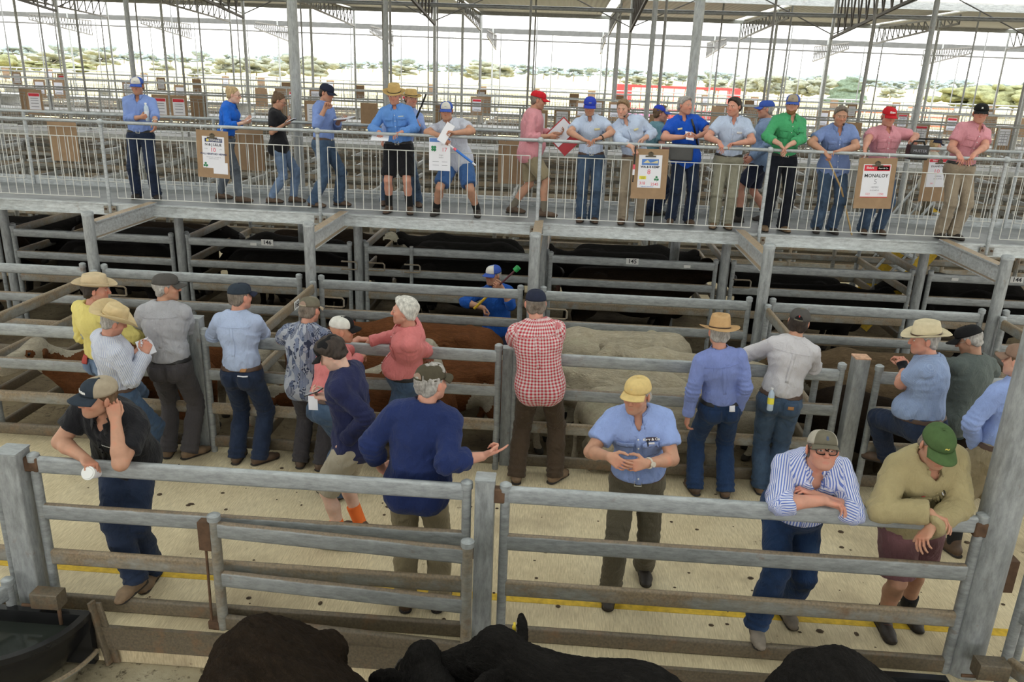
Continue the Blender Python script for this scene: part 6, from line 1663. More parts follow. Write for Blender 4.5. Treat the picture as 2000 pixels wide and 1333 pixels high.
# ================= in the lane and on the near fence
stand('youth', 'youth in a navy shirt and black cap looking down at his phone', ((704, 1040), (668, 1072)), (648, 690), 5.36, face=84, h=1.76, w=0.9, head=(4, 38, 0), skin='pale', hair='dark', hairkind='curly', seed=21, hipw=at(694, 885, 5.40), socks=ORANGE, sock_h=0.17,
      shirt=dict(mat=NAVYC, sleeve='long', tuck=False, v=0.05, pockets=(1,), loose=0.02, button=NAVYC and INK), trousers=shorts_(STONE, loose=0.028, len=0.95), hat=cap(K_BLACK, tilt=0), boots='brown', toes=(5, -2),
      armR=dict(w=at(640, 778, 5.44), elw=at(690, 800, 5.6), pose='hold', hd=(0.15, 0.9, 0.1), hn=(0, 0.1, 1)), armL=dict(w=at(676, 862, 5.22), elw=at(748, 805, 5.2), pose='hold', hd=(0.2, 0.5, -0.8), hn=(1, 0.2, 0)))
stand('navy', 'man in a navy fleece and olive cap leaning back on the near fence', ((858, 1185), (792, 1185)), (842, 748), 4.74, face=0, h=1.78, w=1.14, head=(-38, 2, 0), skin='ruddy', hair='grey', hairkind='short', seed=22, hipw=at(815, 990, 4.66),
      shirt=dict(mat=NAVYF, sleeve='roll2', tuck=False, backview=True, loose=0.024, name='sweater'), trousers=long_(KHAKI), hat=cap(K_OLIVE, strap_hole=flat('scalp', (0.30, 0.2, 0.15)), tilt=2),
      armR=dict(w=at(942, 892, 4.62), elw=at(905, 928, 4.46), pose='point', hd=(0.85, 0.4, 0.35), hn=(-0.2, 0.3, 1)), armL=dict(w=at(745, 915, 4.78), elw=at(698, 868, 4.62), pose='relax', hd=(0.6, 0.6, -0.5), hn=(1, 0, 0)))
stand('sandcap', 'man in a blue shirt and sand coloured cap standing in the lane with hands together', ((1192, 1165), (1256, 1120)), (1244, 772), 4.96, face=176, h=1.74, w=1.06, belly=0.15, head=(-24, 4, 0), skin='tan', hair='grey', seed=23,
      shirt=dict(mat=SKYB, sleeve='short', pockets=(1, -1), badges=[(-0.085, 0.075, 0.075, 0.026, BLKB, 'Kerr & Co', LETW)], v=0.09, loose=0.018), trousers=long_(OLIVE, belt=BELT), hat=cap(K_SAND, logo=('-', 0.02, INK_GREY), tilt=1, peak=0.075, drop=4), boots='dark', laces=True, toes=(6, -6),
      armR=dict(w=at(1190, 892, 4.70), elw=at(1176, 862, 4.92), pose='relax', hd=(-0.75, 0.45, -0.35), hn=(-0.3, -0.9, -0.2)), armL=dict(w=at(1262, 906, 4.70), elw=at(1308, 872, 4.92), pose='relax', hd=(0.9, 0.3, -0.1), hn=(0.3, -0.9, -0.2)))
stand('striped', 'heavy man in a blue striped shirt and glasses leaning on the near fence', (Vector((1.44, 4.52, 0.10)), (1530, 1200)), (1606, 880), 4.50, face=180, h=1.73, w=1.26, belly=0.7, head=(-4, -20, 0), skin='ruddy', hair='greybrown', seed=24, hipw=at(1540, 1040, 4.85), glasses=dict(size=(0.028, 0.020), r=0.0034),
      feetw_=1, shirt=dict(mat=STRIPE, sleeve='roll', pockets=(-1, 1), v=0.10, loose=0.016), trousers=long_(INDIGO, belt=None), hat=cap(K_TAUPE, back=K_MESHG, logo=('8', 0.035, LETB), tilt=2, peak=0.074, drop=4), boots='suede', toes=(4, -8),
      armR=dict(w=at(1610, 978, 4.36), elw=at(1498, 978, 4.42), pose='drape', hd=(-1, 0.25, -0.2), hn=(0, 0.2, -1)), armL=dict(w=at(1590, 968, 4.44), elw=at(1672, 972, 4.50), pose='drape', hn=(0, 0.2, -1)))
stand('greencap', 'man in a khaki shirt, green cap and maroon shorts leaning on the near fence', ((1722, 1225), (1768, 1205)), (1830, 872), 4.42, face=182, h=1.78, w=1.1, belly=0.3, head=(-2, 20, 0), skin='tan', hair='greybrown', seed=25, hipw=at(1768, 1075, 4.74), socks=BLKSOCK, sock_h=0.12, laces=True, lace_mat=flat('brown_lace', (0.15, 0.05, 0.03)),
      shirt=dict(mat=KHAKIS, sleeve='long', tuck=False, pockets=(1, -1), v=0.12, loose=0.026, badges=[(0.075, 0.065, 0.02, 0.006, LETR, None, None)], button=KHAKIS), trousers=shorts_(MAROON, loose=0.026, len=0.9), hat=cap(K_GREEN, logo=('~', 0.05, LETY), tilt=4, peak=0.08, drop=10), boots='dark', toes=(3, -6),
      armR=dict(w=at(1815, 1002, 4.30), elw=at(1718, 985, 4.42), pose='drape', hd=(-0.9, 0.5, -0.35), hn=(0, 0.3, -1)), armL=dict(w=at(1818, 1030, 4.26), elw=at(1895, 1000, 4.40), pose='drape', hd=(0.6, 0.5, -0.7), hn=(0, 0.4, -1)))
stand('phone', 'man in a black polo and sponsor cap on the phone leaning on the near fence', (Vector((-2.74, 4.52, 0.10)), (300, 1130)), (192, 776), 4.44, face=174, h=1.80, w=1.16, belly=0.2, head=(-28, 0, -8), skin='tan', hair='brown', seed=31, hipw=at(258, 965, 4.82),
      shirt=dict(mat=BLACKS, sleeve='short', tuck=False, placket=True, v=0.07, badges=[(-0.06, 0.045, 0.06, 0.026, None, 'Nutrien', LETW)], button=BLACKS), trousers=long_(NAVYJ), hat=cap(K_STEEL, front=K_STEEL, back=K_STONE, logo=('Nutrien', 0.026, LETW, -0.01), tilt=4, peak=0.082), boots='tan', toes=(4, -10),
      armR=dict(w=at(166, 896, 4.34), elw=at(102, 880, 4.44), pose='grip', hd=(-0.8, 0.6, -0.1), hn=(-0.1, 0.3, -1)), armL=dict(w=at(226, 822, 4.40), elw=at(246, 900, 4.36), pose='hold', hd=(0.15, -0.1, 0.98), hn=(0.75, -0.5, 0)))
stand('stick', 'stock handler in a blue shirt holding a pole inside the drafting alley', (Vector((at(955, 690, 9.62).x, 9.62, Z_PEN)), Vector((at(986, 690, 9.62).x, 9.62, Z_PEN))), (963, 541), 9.62, z=Z_PEN, face=176, h=1.76, head=(-32, 2, 0), skin='tan', hair='grey', seed=32, near=False,
      shirt=dict(mat=STICKB, sleeve='roll', v=0.09, tuck=False), trousers=long_(NAVYS), hat=cap(K_BLUE, front=K_WHITE, tilt=4),
      armR=dict(w=at(945, 602, 9.45), elw=at(918, 565, 9.7), pose='grip', hd=(0, 0.6, -0.7), hn=(-1, 0, 0)), armL=dict(w=at(980, 562, 9.36), elw=at(1002, 590, 9.6), pose='grip', hd=(0.6, 0.7, 0.2), hn=(0.2, -1, 0)))
# ================= on the catwalk
def walk(key, label, f, hpx, hY, yf=10.76, **k):
    """on the catwalk: f = pixel columns of right and left foot at depths yf"""
    k.setdefault('near', False); z = k.pop('z', ZD); k['h'] = k['h']*0.925
    ys = yf if isinstance(yf, tuple) else (yf, yf)
    fw = []
    for px, Y in zip(f, ys):
        q = at(px, 405, Y); fw.append(Vector((q.x, Y, z)))
    k['pos'] = Vector(((fw[0].x+fw[1].x)/2, (ys[0]+ys[1])/2, z))
    yaw = k.pop('toes', (10, -10))
    k['feetw'] = [(fw[0], yaw[0]), (fw[1], yaw[1])]
    k['headw'] = at(*hpx, hY)
    PPL[key] = person(label, k)
    return PPL[key]
walk('bottle', 'man in a blue cap and blue shirt on the catwalk holding a water bottle', (272, 308), (268, 168), 10.98, yf=10.95, face=192, h=1.78, head=(0, 8, 0), skin='tan', hair='brown', seed=41, toes=(5, -25),
     shirt=dict(mat=MIDB, sleeve='roll2', v=0.10), trousers=long_(NAVYJ, belt=BELT_B), hat=cap(K_BLUE, front=K_WHITE, tilt=2, logo=('\u2014', 0.03, LETB)), boots='dark',
     armR=dict(w=at(276, 229, 10.78), elw=at(236, 225, 10.95), pose='grip', hd=(-0.9, 0.3, 0.1), hn=(0, -0.9, 0.3)), armL=dict(w=at(304, 243, 10.62), elw=at(316, 215, 10.9), pose='relax', hd=(0.1, 0.2, -1)))
walk('bluewoman', 'woman with tied back hair in a royal blue shirt on the catwalk', (470, 432), (456, 182), 11.12, yf=(11.0, 11.2), face=-82, h=1.68, fem=True, head=(-2, 10, 0), skin='pale', hair='blond', hairkind='bun', seed=42, toes=(0, 0), glasses=dict(r=0.0016),
     shirt=dict(mat=ROYB, sleeve='roll2', v=0.06), trousers=long_(GREYJ, slim=True), boots='brown',
     armR=dict(w=at(478, 240, 10.9), elw=at(448, 240, 10.9), pose='hold', hd=(0, 0.9, 0.3), hn=(-0.6, 0, 0.8)), armL=dict(w=at(478, 236, 11.1), pose='hold', hd=(0, 0.9, 0.2), hn=(0.3, 0, 1)))
walk('blackwoman', 'woman in a black tee shirt and pale jeans reading her booklet', (530, 574), (545, 197), 11.16, yf=(11.05, 11.2), face=-80, h=1.64, fem=True, head=(-2, 26, 0), skin='tan', hair='brown', hairkind='bun', seed=43, toes=(0, 0), glasses=dict(r=0.002),
     shirt=dict(mat=BLACKS, sleeve='short', collar=False, tuck=False, placket=False, v=0.07, loose=0.01), trousers=long_(LIGHTJ, slim=True), boots='brown',
     armR=dict(w=at(556, 243, 10.95), elw=at(524, 245, 11.0), pose='hold', hd=(0, 0.95, 0.2), hn=(-0.3, 0, 1)), armL=dict(w=at(556, 238, 11.2), pose='hold', hd=(0, 0.9, 0.2), hn=(0.2, 0, 1)))
walk('chin', 'man in a dark cap rubbing his chin and holding papers on the catwalk', (612, 662), (638, 182), 11.02, yf=(10.9, 11.1), face=-100, h=1.78, head=(-8, 16, 0), skin='tan', hair='dark', seed=44, toes=(0, 0),
     shirt=dict(mat=MIDB, sleeve='roll2', v=0.08), trousers=long_(BLUEJ, belt=BELT), hat=cap(K_NAVY, tilt=4),
     armR=dict(w=at(635, 212, 10.72), elw=at(612, 242, 10.8), pose='fist', hd=(0.1, 0.5, 0.8), hn=(0.5, 0.6, 0)), armL=dict(w=at(662, 236, 11.05), elw=at(655, 240, 11.2), pose='hold', hd=(0, 0.95, 0.05), hn=(0, 0, 1)))
walk('straw', 'man in a straw hat, blue shirt and black shorts at the catwalk rail', (760, 800), (770, 186), 10.72, yf=10.74, face=182, h=1.80, w=1.04, head=(0, 14, 0), skin='ruddy', hair='grey', seed=45, socks=BLKSOCK, sock_h=0.2,
     shirt=dict(mat=CORNB, sleeve='long', pockets=(1, -1), v=0.05, detail=True, badges=[(-0.085, 0.055, 0.07, 0.03, GREYB, None, None)]), trousers=shorts_(BLACKT, loose=0.02, belt=BELT_B), hat=hat(STRAW, brim=0.07, crown=0.11, curl=0.012, dip=0.01, pinch=0.5, band=BELT_B, bandw=0.01, tilt=1), boots='brown',
     armR=dict(w=at(740, 258, 10.48), elw=at(733, 245, 10.7), pose='drape', hd=(-0.2, 0.8, -0.4), hn=(0, 0.3, -1)), armL=dict(w=at(785, 258, 10.46), elw=at(810, 248, 10.68), pose='drape', hd=(0.8, 0.5, -0.2), hn=(0, 0.3, -1)))
walk('straw2', 'second straw hat man standing behind the black shorts with a dark rod', (752, 815), (803, 193), 11.35, yf=11.35, face=192, h=1.80, head=(22, 4, 0), skin='ruddy', hair='brown', seed=46,
     shirt=dict(mat=SKYB, sleeve='long', v=0.06), trousers=long_(BLUEJ), hat=hat(STRAW, brim=0.065, crown=0.09, curl=0.01, dip=0.01, pinch=0.4, band=BELT_B, bandw=0.01, tilt=2),
     armL=dict(w=at(818, 245, 11.0), elw=at(826, 262, 11.2), pose='grip', hd=(0.2, 0.5, 0.7), hn=(0.8, 0.3, 0)), armR=dict(t=(0.25, 0.25, 1.0), pose='relax'))
walk('wide', 'stooping man in a white front cap and blue shorts, legs apart', (852, 932), (872, 217), 10.6, yf=(10.72, 10.76), face=180, h=1.78, w=1.12, head=(0, 8, 0), skin='tan', hair='dark', seed=47, socks=BLKSOCK, sock_h=0.14, beard=None,
     shirt=dict(mat=WHITEB, sleeve='short', tuck=False, v=0.09, badges=[(-0.09, 0.03, 0.08, 0.03, GREYB, None, None)]), trousers=shorts_(BLUES, loose=0.022, len=0.85), hat=cap(K_BLUE, front=K_WHITE, tilt=1, logo=('\u2014', 0.03, LETB)), boots='dark',
     armR=dict(w=at(868, 268, 10.38), elw=at(828, 257, 10.45), pose='grip', hd=(-0.5, 0.3, -0.8), hn=(0, -0.3, -1)), armL=dict(w=at(888, 260, 10.36), elw=at(932, 262, 10.42), pose='pinch', hd=(0.9, 0.2, 0.2), hn=(0, 0.5, -1)))
walk('redwalker', 'man in a red cap and pink shirt walking with a red folder', (1062, 1000), (1051, 196), 11.05, yf=(10.95, 11.15), face=-88, h=1.82, w=1.1, belly=0.4, head=(0, 10, 0), skin='tan', hair='greybrown', seed=48, socks=flat('grey_sock', (0.16, 0.14, 0.11), 0.9), sock_h=0.15, toes=(0, 0),
     shirt=dict(mat=PINK3, sleeve='roll2', tuck=False, v=0.06), trousers=shorts_(KHAKI, loose=0.02, len=0.9), hat=cap(K_RED, tilt=4), boots='brown',
     armR=dict(w=at(1072, 266, 10.85), elw=at(1032, 262, 10.85), pose='relax', hd=(0, 0.9, -0.3), hn=(-1, 0, 0)), armL=dict(w=at(1085, 262, 11.15), elw=at(1070, 268, 11.25), pose='hold', hd=(-0.2, 0.9, 0.3), hn=(0.5, 0, 1)))
walk('bluecap', 'man in a bright blue cap and pale shirt with hands together on the rail', (1136, 1160), (1152, 208), 10.7, yf=10.74, face=180, h=1.76, head=(0, 14, 0), skin='tan', hair='grey', seed=49,
     shirt=dict(mat=ICEB, sleeve='short', v=0.06, detail=True, badges=[(-0.09, 0.04, 0.08, 0.03, GOLD, None, None)]), trousers=long_(BLUEJ, belt=BELT), hat=cap(K_ROYAL, tilt=3, logo=('\u2014', 0.04, LETY)), boots='brown',
     armR=dict(w=at(1138, 272, 10.38), elw=at(1112, 262, 10.5), pose='hold', hd=(-0.9, 0.3, -0.2), hn=(0, 0, -1)), armL=dict(w=at(1172, 270, 10.40), elw=at(1192, 265, 10.5), pose='drape', hd=(0.95, 0.2, -0.2), hn=(0, 0.2, -1)))
walk('headset', 'young man with a headset microphone and pale blue shirt at the rail', (1217, 1250), (1217, 212), 10.68, yf=10.74, face=178, h=1.80, head=(-18, 12, 0), skin='fair', hair='lightbrown', hairkind='short', seed=50, stubble=0.1,
     shirt=dict(mat=ICEB, sleeve='roll2', v=0.09, detail=True, badges=[(-0.09, 0.04, 0.06, 0.025, GOLD, None, None)]), trousers=long_(TANT, belt=BELT), boots='brown',
     armR=dict(w=at(1236, 288, 10.36), elw=at(1205, 280, 10.45), pose='grip', hd=(-0.4, 0.2, -0.9), hn=(0, -0.3, -1)), armL=dict(w=at(1256, 272, 10.6), elw=at(1262, 262, 10.7), pose='relax', hd=(0.2, 0.3, -0.9)))
walk('teal', 'person in a teal check shirt and blue trucker cap behind the polo man', (1262, 1282), (1290, 222), 11.5, yf=11.5, face=-72, h=1.74, head=(-20, 4, 0), skin='ruddy', hair='brown', hairkind='short', seed=51,
     shirt=dict(mat=TEAL, sleeve='short', tuck=False), trousers=long_(NAVYJ), hat=cap(K_ROYAL, back=K_ROYAL, front=K_WHITE, peak_mat=K_BLUE, tilt=4), boots='dark',
     armR=dict(t=(0.2, 0.2, 1.0), pose='relax'), armL=dict(t=(-0.2, 0.25, 1.0), pose='relax'))
walk('polo', 'grey haired man in a royal blue polo with a shoulder strap and papers', (1312, 1347), (1338, 206), 10.95, yf=10.95, face=182, h=1.80, w=1.05, head=(38, 2, 0), skin='ruddy', hair='grey', hairkind='short', seed=52,
     shirt=dict(mat=POLOB, sleeve='short', tuck=False, v=0.07, badges=[(0.08, 0.05, 0.06, 0.025, GOLD, None, None)]), trousers=long_(NAVYJ), boots='brown',
     armR=dict(w=at(1334, 268, 10.72), elw=at(1300, 262, 10.85), pose='hold', hd=(-0.9, 0.4, 0), hn=(0, -0.3, 1)), armL=dict(w=at(1358, 268, 10.75), elw=at(1368, 256, 10.85), pose='hold', hd=(0.8, 0.5, 0), hn=(0, -0.3, 1)))
walk('darkhair', 'dark haired man in a pale blue shirt and grey khaki trousers at the rail', (1398, 1424), (1434, 206), 10.68, yf=10.74, face=172, h=1.80, w=1.06, head=(-34, 6, 0), skin='ruddy', hair='dark', hairkind='short', seed=53,
     shirt=dict(mat=ICEB, sleeve='short', v=0.09, detail=True, badges=[(-0.09, 0.03, 0.07, 0.028, WHB, None, None)]), trousers=long_(GREYK, belt=BELT_B), boots='tan',
     armR=dict(w=at(1405, 278, 10.44), elw=at(1388, 270, 10.6), pose='drape', hd=(-0.3, 0.5, -0.7), hn=(0, 0.2, -1)), armL=dict(w=at(1440, 280, 10.42), elw=at(1472, 284, 10.5), pose='drape', hd=(0.95, 0.2, -0.1), hn=(0, 0.2, -1)))
walk('behindcap', 'man in a blue cap and navy shorts walking behind the green shirt', (1500, 1445), (1496, 214), 11.35, yf=(11.45, 11.25), face=84, h=1.80, w=1.05, head=(0, 2, 0), skin='ruddy', hair='grey', seed=54, socks=BLKSOCK, sock_h=0.14, toes=(0, 0), glasses=dict(r=0.0015),
     shirt=dict(mat=STEELB, sleeve='long', tuck=False), trousers=shorts_(NAVYS, loose=0.02), hat=cap(K_BLUE, tilt=2), boots='dark',
     armR=dict(t=(0.25, 0.1, 0.95), pose='relax'), armL=dict(t=(-0.25, 0.15, 0.95), pose='relax'))
walk('green', 'bearded man in a green shirt and black jeans with crossed hands', (1497, 1533), (1549, 196), 10.7, yf=10.74, face=186, h=1.86, head=(-24, 4, 0), skin='fair', hair='ginger', seed=55, beard='ginger',
     shirt=dict(mat=GREENS, sleeve='roll2', pockets=(1, -1), v=0.09, detail=True), trousers=long_(C_('black_jeans', (0.012, 0.014, 0.022), 'denim'), belt=BELT_B), hat=cap(K_BLUE, front=K_STONE, tilt=4, logo=('\u2014', 0.03, LETB)), boots='tan',
     armR=dict(w=at(1524, 282, 10.40), elw=at(1508, 268, 10.55), pose='drape', hd=(-0.5, 0.4, -0.7), hn=(0, 0.3, -1)), armL=dict(w=at(1540, 284, 10.42), elw=at(1568, 278, 10.55), pose='drape', hd=(0.7, 0.3, -0.6), hn=(0, 0.3, -1)))
walk('cane', 'man in a faded blue shirt leaning on the rail holding a cane', (1600, 1630), (1642, 226), 10.62, yf=10.78, face=178, h=1.82, w=1.06, head=(-4, 12, 0), skin='tan', hair='greybrown', hairkind='short', seed=56,
     shirt=dict(mat=WORKB, sleeve='short', pockets=(1, -1), tuck=False, v=0.11, detail=True), trousers=long_(BLUEJ), boots='dark',
     armR=dict(w=at(1612, 298, 10.40), elw=at(1590, 292, 10.46), pose='grip', hd=(-0.6, 0.2, -0.7), hn=(0, -0.3, -1)), armL=dict(w=at(1640, 295, 10.42), elw=at(1682, 298, 10.46), pose='drape', hd=(0.95, 0.1, -0.1), hn=(0, 0.2, -1)))
walk('redcap', 'man in a red cap and rose pink shirt behind the MONALOY board', (1692, 1722), (1736, 228), 10.85, yf=10.86, face=182, h=1.80, w=1.12, head=(0, 12, 0), skin='ruddy', hair='grey', seed=57,
     shirt=dict(mat=PINK2, sleeve='short', v=0.09, pockets=(1, -1), detail=True), trousers=long_(BLUEJ), hat=cap(K_RED, logo=('Elders', 0.035, LETW), tilt=2), boots='brown',
     armR=dict(w=at(1689, 290, 10.45), elw=at(1682, 262, 10.62), pose='drape', hd=(-0.2, 0.2, -0.9), hn=(0, 0.4, -1)), armL=dict(w=at(1782, 272, 10.75), elw=at(1775, 262, 11.0), pose='grip', hd=(-0.1, 0.8, -0.3), hn=(0, 0, -1)))
walk('blackcap', 'man in a black cap, pink shirt and tan trousers gripping the rail', (1845, 1872), (1915, 222), 10.7, yf=10.76, face=190, h=1.86, w=1.06, head=(-30, 4, 0), skin='ruddy', hair='grey', seed=58,
     shirt=dict(mat=PINK2, sleeve='short', v=0.08, pockets=(1,), detail=True), trousers=long_(TANT, belt=BELT_B), hat=cap(K_BLACK, tilt=4, logo=('M', 0.03, LETW)), boots='dark',
     armR=dict(w=at(1872, 300, 10.42), elw=at(1866, 285, 10.6), pose='drape', hd=(-0.1, 0.5, -0.7), hn=(0, 0.2, -1)), armL=dict(w=at(1902, 302, 10.42), elw=at(1930, 290, 10.55), pose='drape', hd=(0.6, 0.3, -0.6), hn=(0, 0.2, -1)))
walk('khakiwoman', 'person in a pale khaki shirt and dark cap beyond the catwalk stairs', (1795, 1815), (1832, 262), 13.6, yf=13.6, z=1.24, face=-75, h=1.66, fem=True, head=(0, 2, 0), skin='fair', hair='blond', hairkind='bun', seed=59, near=False,
     shirt=dict(mat=KHJ, sleeve='long', tuck=False), trousers=long_(OLIVE), hat=cap(K_NAVY, tilt=4), armR=dict(t=(0.22, 0.3, 1.0), pose='relax'), armL=dict(t=(-0.2, 0.3, 1.0), pose='relax'))
# ================================================================== NOTICE BOARDS AND THINGS IN HANDS
CLIP = flat('dark_clip_metal', (0.10, 0.085, 0.06), 0.45, 0.6)
def put(me, mat, par, x, y, z, rx=90):
    o = link_mesh('lettering', me, mat, par); o.location = (x, y, z); o.rotation_euler = (R(rx), 0, 0); return o
def clover(par, x, z, r, n=3, mat=None):
    b = MB()
    for k in range(n):
        a = math.pi/2 + 2*math.pi*k/n + (math.pi/4 if n == 4 else 0)
        cx, cz = x + r*0.62*math.cos(a), z + r*0.62*math.sin(a)
        b.tube([(cx, -0.0075, cz), (cx, -0.009, cz)], r*0.48, 12)
    b.bar((x, -0.008, z), (x + r*0.25, -0.008, z - r*1.15), 0.002, r*0.16)
    return b.build('clover_emblem', mat or SHAMROCK, par)
def board(p, label, w=0.42, h=0.60, rz=0.0, group=None, paper=None, hasboard=True, head=None, ry=0.0):
    t = empty('notice_board', p, rz, label, 'notice board', group); t.rotation_euler = (0, R(ry), rz)
    if hasboard:
        MB().box(-w/2, w/2, -0.005, 0.0, -h, 0).build('board', BOARD, t)
        c = MB(); c.box(-0.065, 0.065, -0.016, -0.005, -0.10, -0.082).box(-0.03, 0.03, -0.02, -0.005, -0.085, -0.05); c.tube([(-0.025, -0.012, -0.05), (0, -0.012, -0.038), (0.025, -0.012, -0.05)], 0.007, 8)
        c.build('clip', CLIP, t)
        for x in (-w*0.36, w*0.28): MB().tube([(x, 0.025+0.027*math.cos(a), 0.022+0.027*math.sin(a)) for a in [2*math.pi*k/10 for k in range(10)]], 0.006, 6, closed=True).build('cable_tie', WHITE_TAG, t)
    pp = None
    if paper:
        x0, x1, z0, z1 = paper
        pp = MB().box(x0, x1, -0.0068, -0.0052, z0, z1).build('paper', PAPER, t)
    return t, pp
def T(pp, s_, size, x, z, mat=None, bold=0.0008, al='CENTER'): return put(text_mesh(s_, size, al, 0.0003, bold), mat or INK, pp, x, -0.0074, z)
def blk(pp, x0, x1, z0, z1, mat, nm='heading'): return MB().box(x0, x1, -0.0072, -0.0066, z0, z1).build(nm, mat, pp)
YBD = YH - 0.028
# 1  N & J LILLIE
t, pp = board(at(414, 255, YBD), 'brown clipboard reading N & J LILLIE with navy heading', paper=(-0.135, 0.155, -0.475, -0.075), ry=2)
blk(pp, -0.10, 0.13, -0.145, -0.098, HEAD_NAVY); T(pp, 'STEWART', 0.040, 0.035, -0.122, LETW); MB().tube([(-0.065, -0.0075, -0.122), (-0.065, -0.0085, -0.122)], 0.017, 12).build('emblem', LETY, pp)
T(pp, 'N & J LILLIE', 0.044, 0.01, -0.178, INK, 0.0012); T(pp, '10', 0.075, 0.005, -0.245, INK_RED, 0.0005); T(pp, 'PURE', 0.018, -0.085, -0.232, INK_GREY, 0); T(pp, 'LINE', 0.018, 0.105, -0.232, INK_GREY, 0)
T(pp, 'POLL HEREFORD HEIFERS', 0.030, 0.01, -0.296, HEAD_NAVY, 0.001); T(pp, 'DEHORNED, WEANED &', 0.017, 0.01, -0.336, INK_GREY, 0); T(pp, 'DRENCHED JAN', 0.017, 0.01, -0.356, INK_GREY, 0)
clover(pp, -0.10, -0.435, 0.030); p2 = MB().box(-0.0, 0.19, -0.0078, -0.0068, -0.545, -0.40).build('weight_slip', PAPER, pp)
T(p2, 'AVG', 0.030, 0.045, -0.492); T(p2, '394', 0.030, 0.15, -0.492); T(p2, 'WGT', 0.030, 0.045, -0.525); T(p2, '2810', 0.030, 0.148, -0.525)
# 2  paper only, four-leaf clover
t, pp = board(at(859, 269, YBD), 'white sale sheet with a green four-leaf clover hung under the rail', hasboard=False, paper=(-0.135, 0.135, -0.41, 0.0))
blk(pp, -0.13, 0.13, -0.055, -0.008, HEAD_BLUE); T(pp, 'STEWART', 0.022, 0.02, -0.032, LETW); clover(pp, -0.075, -0.135, 0.036, 4, SHAMROCK)
T(pp, 'Lot', 0.022, 0.03, -0.085, INK_GREY, 0); T(pp, '17', 0.07, 0.06, -0.15, INK_RED, 0); T(pp, 'Angus', 0.022, 0.02, -0.215, INK_GREY, 0.0002); T(pp, 'heifers', 0.022, 0.02, -0.245, INK_GREY, 0.0002)
for z in (-0.30, -0.345): MB().box(-0.09, -0.01, -0.0075, -0.0068, z, z+0.005).box(0.03, 0.10, -0.0075, -0.0068, z, z+0.005).build('ruled_line', INK_GREY, pp)
# 3  WA & B KEMP
t, pp = board(at(1272, 291, YBD), 'brown clipboard reading WA & B KEMP with a red 8', w=0.44, h=0.62, paper=(-0.145, 0.145, -0.48, -0.075), ry=-1)
blk(pp, -0.105, 0.105, -0.20, -0.125, HEAD_BLUE); MB().add([(-0.09, -0.0076, -0.175), (-0.035, -0.0076, -0.135), (0.0, -0.0076, -0.17), (0.095, -0.0076, -0.14), (0.095, -0.0076, -0.175)], [(0, 1, 2, 3, 4)]).build('ridge_emblem', GOLD, pp)
T(pp, 'WA & B KEMP', 0.038, 0.0, -0.222, INK, 0.0014); T(pp, '8', 0.085, -0.01, -0.285, INK_RED, 0.0006); blk(pp, -0.125, -0.04, -0.375, -0.335, NOTE_YELLOW, 'yellow_note'); T(pp, 'HEREFORD', 0.013, -0.083, -0.348, INK, 0); T(pp, 'HEIFERS', 0.013, -0.083, -0.363, INK, 0)
clover(pp, 0.09, -0.365, 0.030, 3); T(pp, '318', 0.050, -0.085, -0.425, INK_RED, 0.0004); T(pp, '2545', 0.050, 0.07, -0.435, INK_RED, 0.0004); T(pp, 'WEIGHED WEDNESDAY', 0.014, -0.02, -0.467, HEAD_BLUE, 0.0004)
# 4  MONALOY
t, pp = board(at(1716, 309, YBD), 'brown clipboard reading MONALOY with a red heading', w=0.46, h=0.62, paper=(-0.165, 0.165, -0.48, -0.075), ry=-2)
blk(pp, -0.155, 0.155, -0.155, -0.085, HEAD_RED); T(pp, 'Elders', 0.036, -0.085, -0.118, LETW, 0.001); blk(pp, 0.0, 0.145, -0.145, -0.10, INK, 'black_panel'); T(pp, 'Kerr & Co', 0.026, 0.073, -0.122, LETW, 0.0008).location.y = -0.0082
T(pp, 'MONALOY', 0.058, 0.0, -0.215, INK, 0.0010); T(pp, '5', 0.085, 0.0, -0.29, INK_GREY, 0.0); T(pp, 'HEIFERS', 0.026, 0.0, -0.355, INK_GREY, 0.0004); T(pp, '18-20 MTHS', 0.022, 0.0, -0.393, INK_GREY, 0.0003); T(pp, '522', 0.036, -0.075, -0.44, INK_RED, 0); T(pp, '1790', 0.036, 0.08, -0.44, INK_RED, 0)
MB().box(-0.165, 0.165, -0.0072, -0.0066, -0.48, -0.472).build('red_edge', HEAD_RED, pp)
# 5  board on the rear rail behind the tan trousers
t, pp = board(at(1838, 306, YH2-0.03), 'red headed sale board on the rear rail beside the tan trousers', w=0.44, h=0.62, paper=(-0.15, 0.15, -0.42, -0.03), ry=-2)
blk(pp, -0.145, 0.145, -0.075, -0.035, HEAD_RED); T(pp, 'Elders', 0.026, -0.07, -0.055, LETW); T(pp, 'DUANE FARMS', 0.034, 0.0, -0.135, INK, 0.0008); T(pp, '10', 0.085, -0.03, -0.205, INK_RED, 0); T(pp, 'HEIFERS', 0.026, 0, -0.27, INK_GREY, 0.0004); T(pp, '20-22 MTHS', 0.022, 0, -0.305, INK_GREY, 0.0002); T(pp, '361', 0.032, -0.07, -0.37, INK_RED, 0)
# plain backs of boards hung on the far side of the rear rail
for px, py, lab in ((118, 231, 'plain brown board back on the rear rail at far left'), (484, 249, 'plain brown board back behind the blue shirted woman'), (1004, 274, 'plain brown board back behind the walking red cap')):
    t = empty('notice_board', at(px, py, YH2+0.03), 0, lab, 'notice board'); MB().box(-0.22, 0.22, 0, 0.006, -0.62, 0).build('board', BOARD, t)
    MB().tube([(-0.12, -0.027, 0.03), (-0.12, -0.06, 0.0), (-0.12, -0.027, -0.02)], 0.006, 6).build('cable_tie', WHITE_TAG, t)
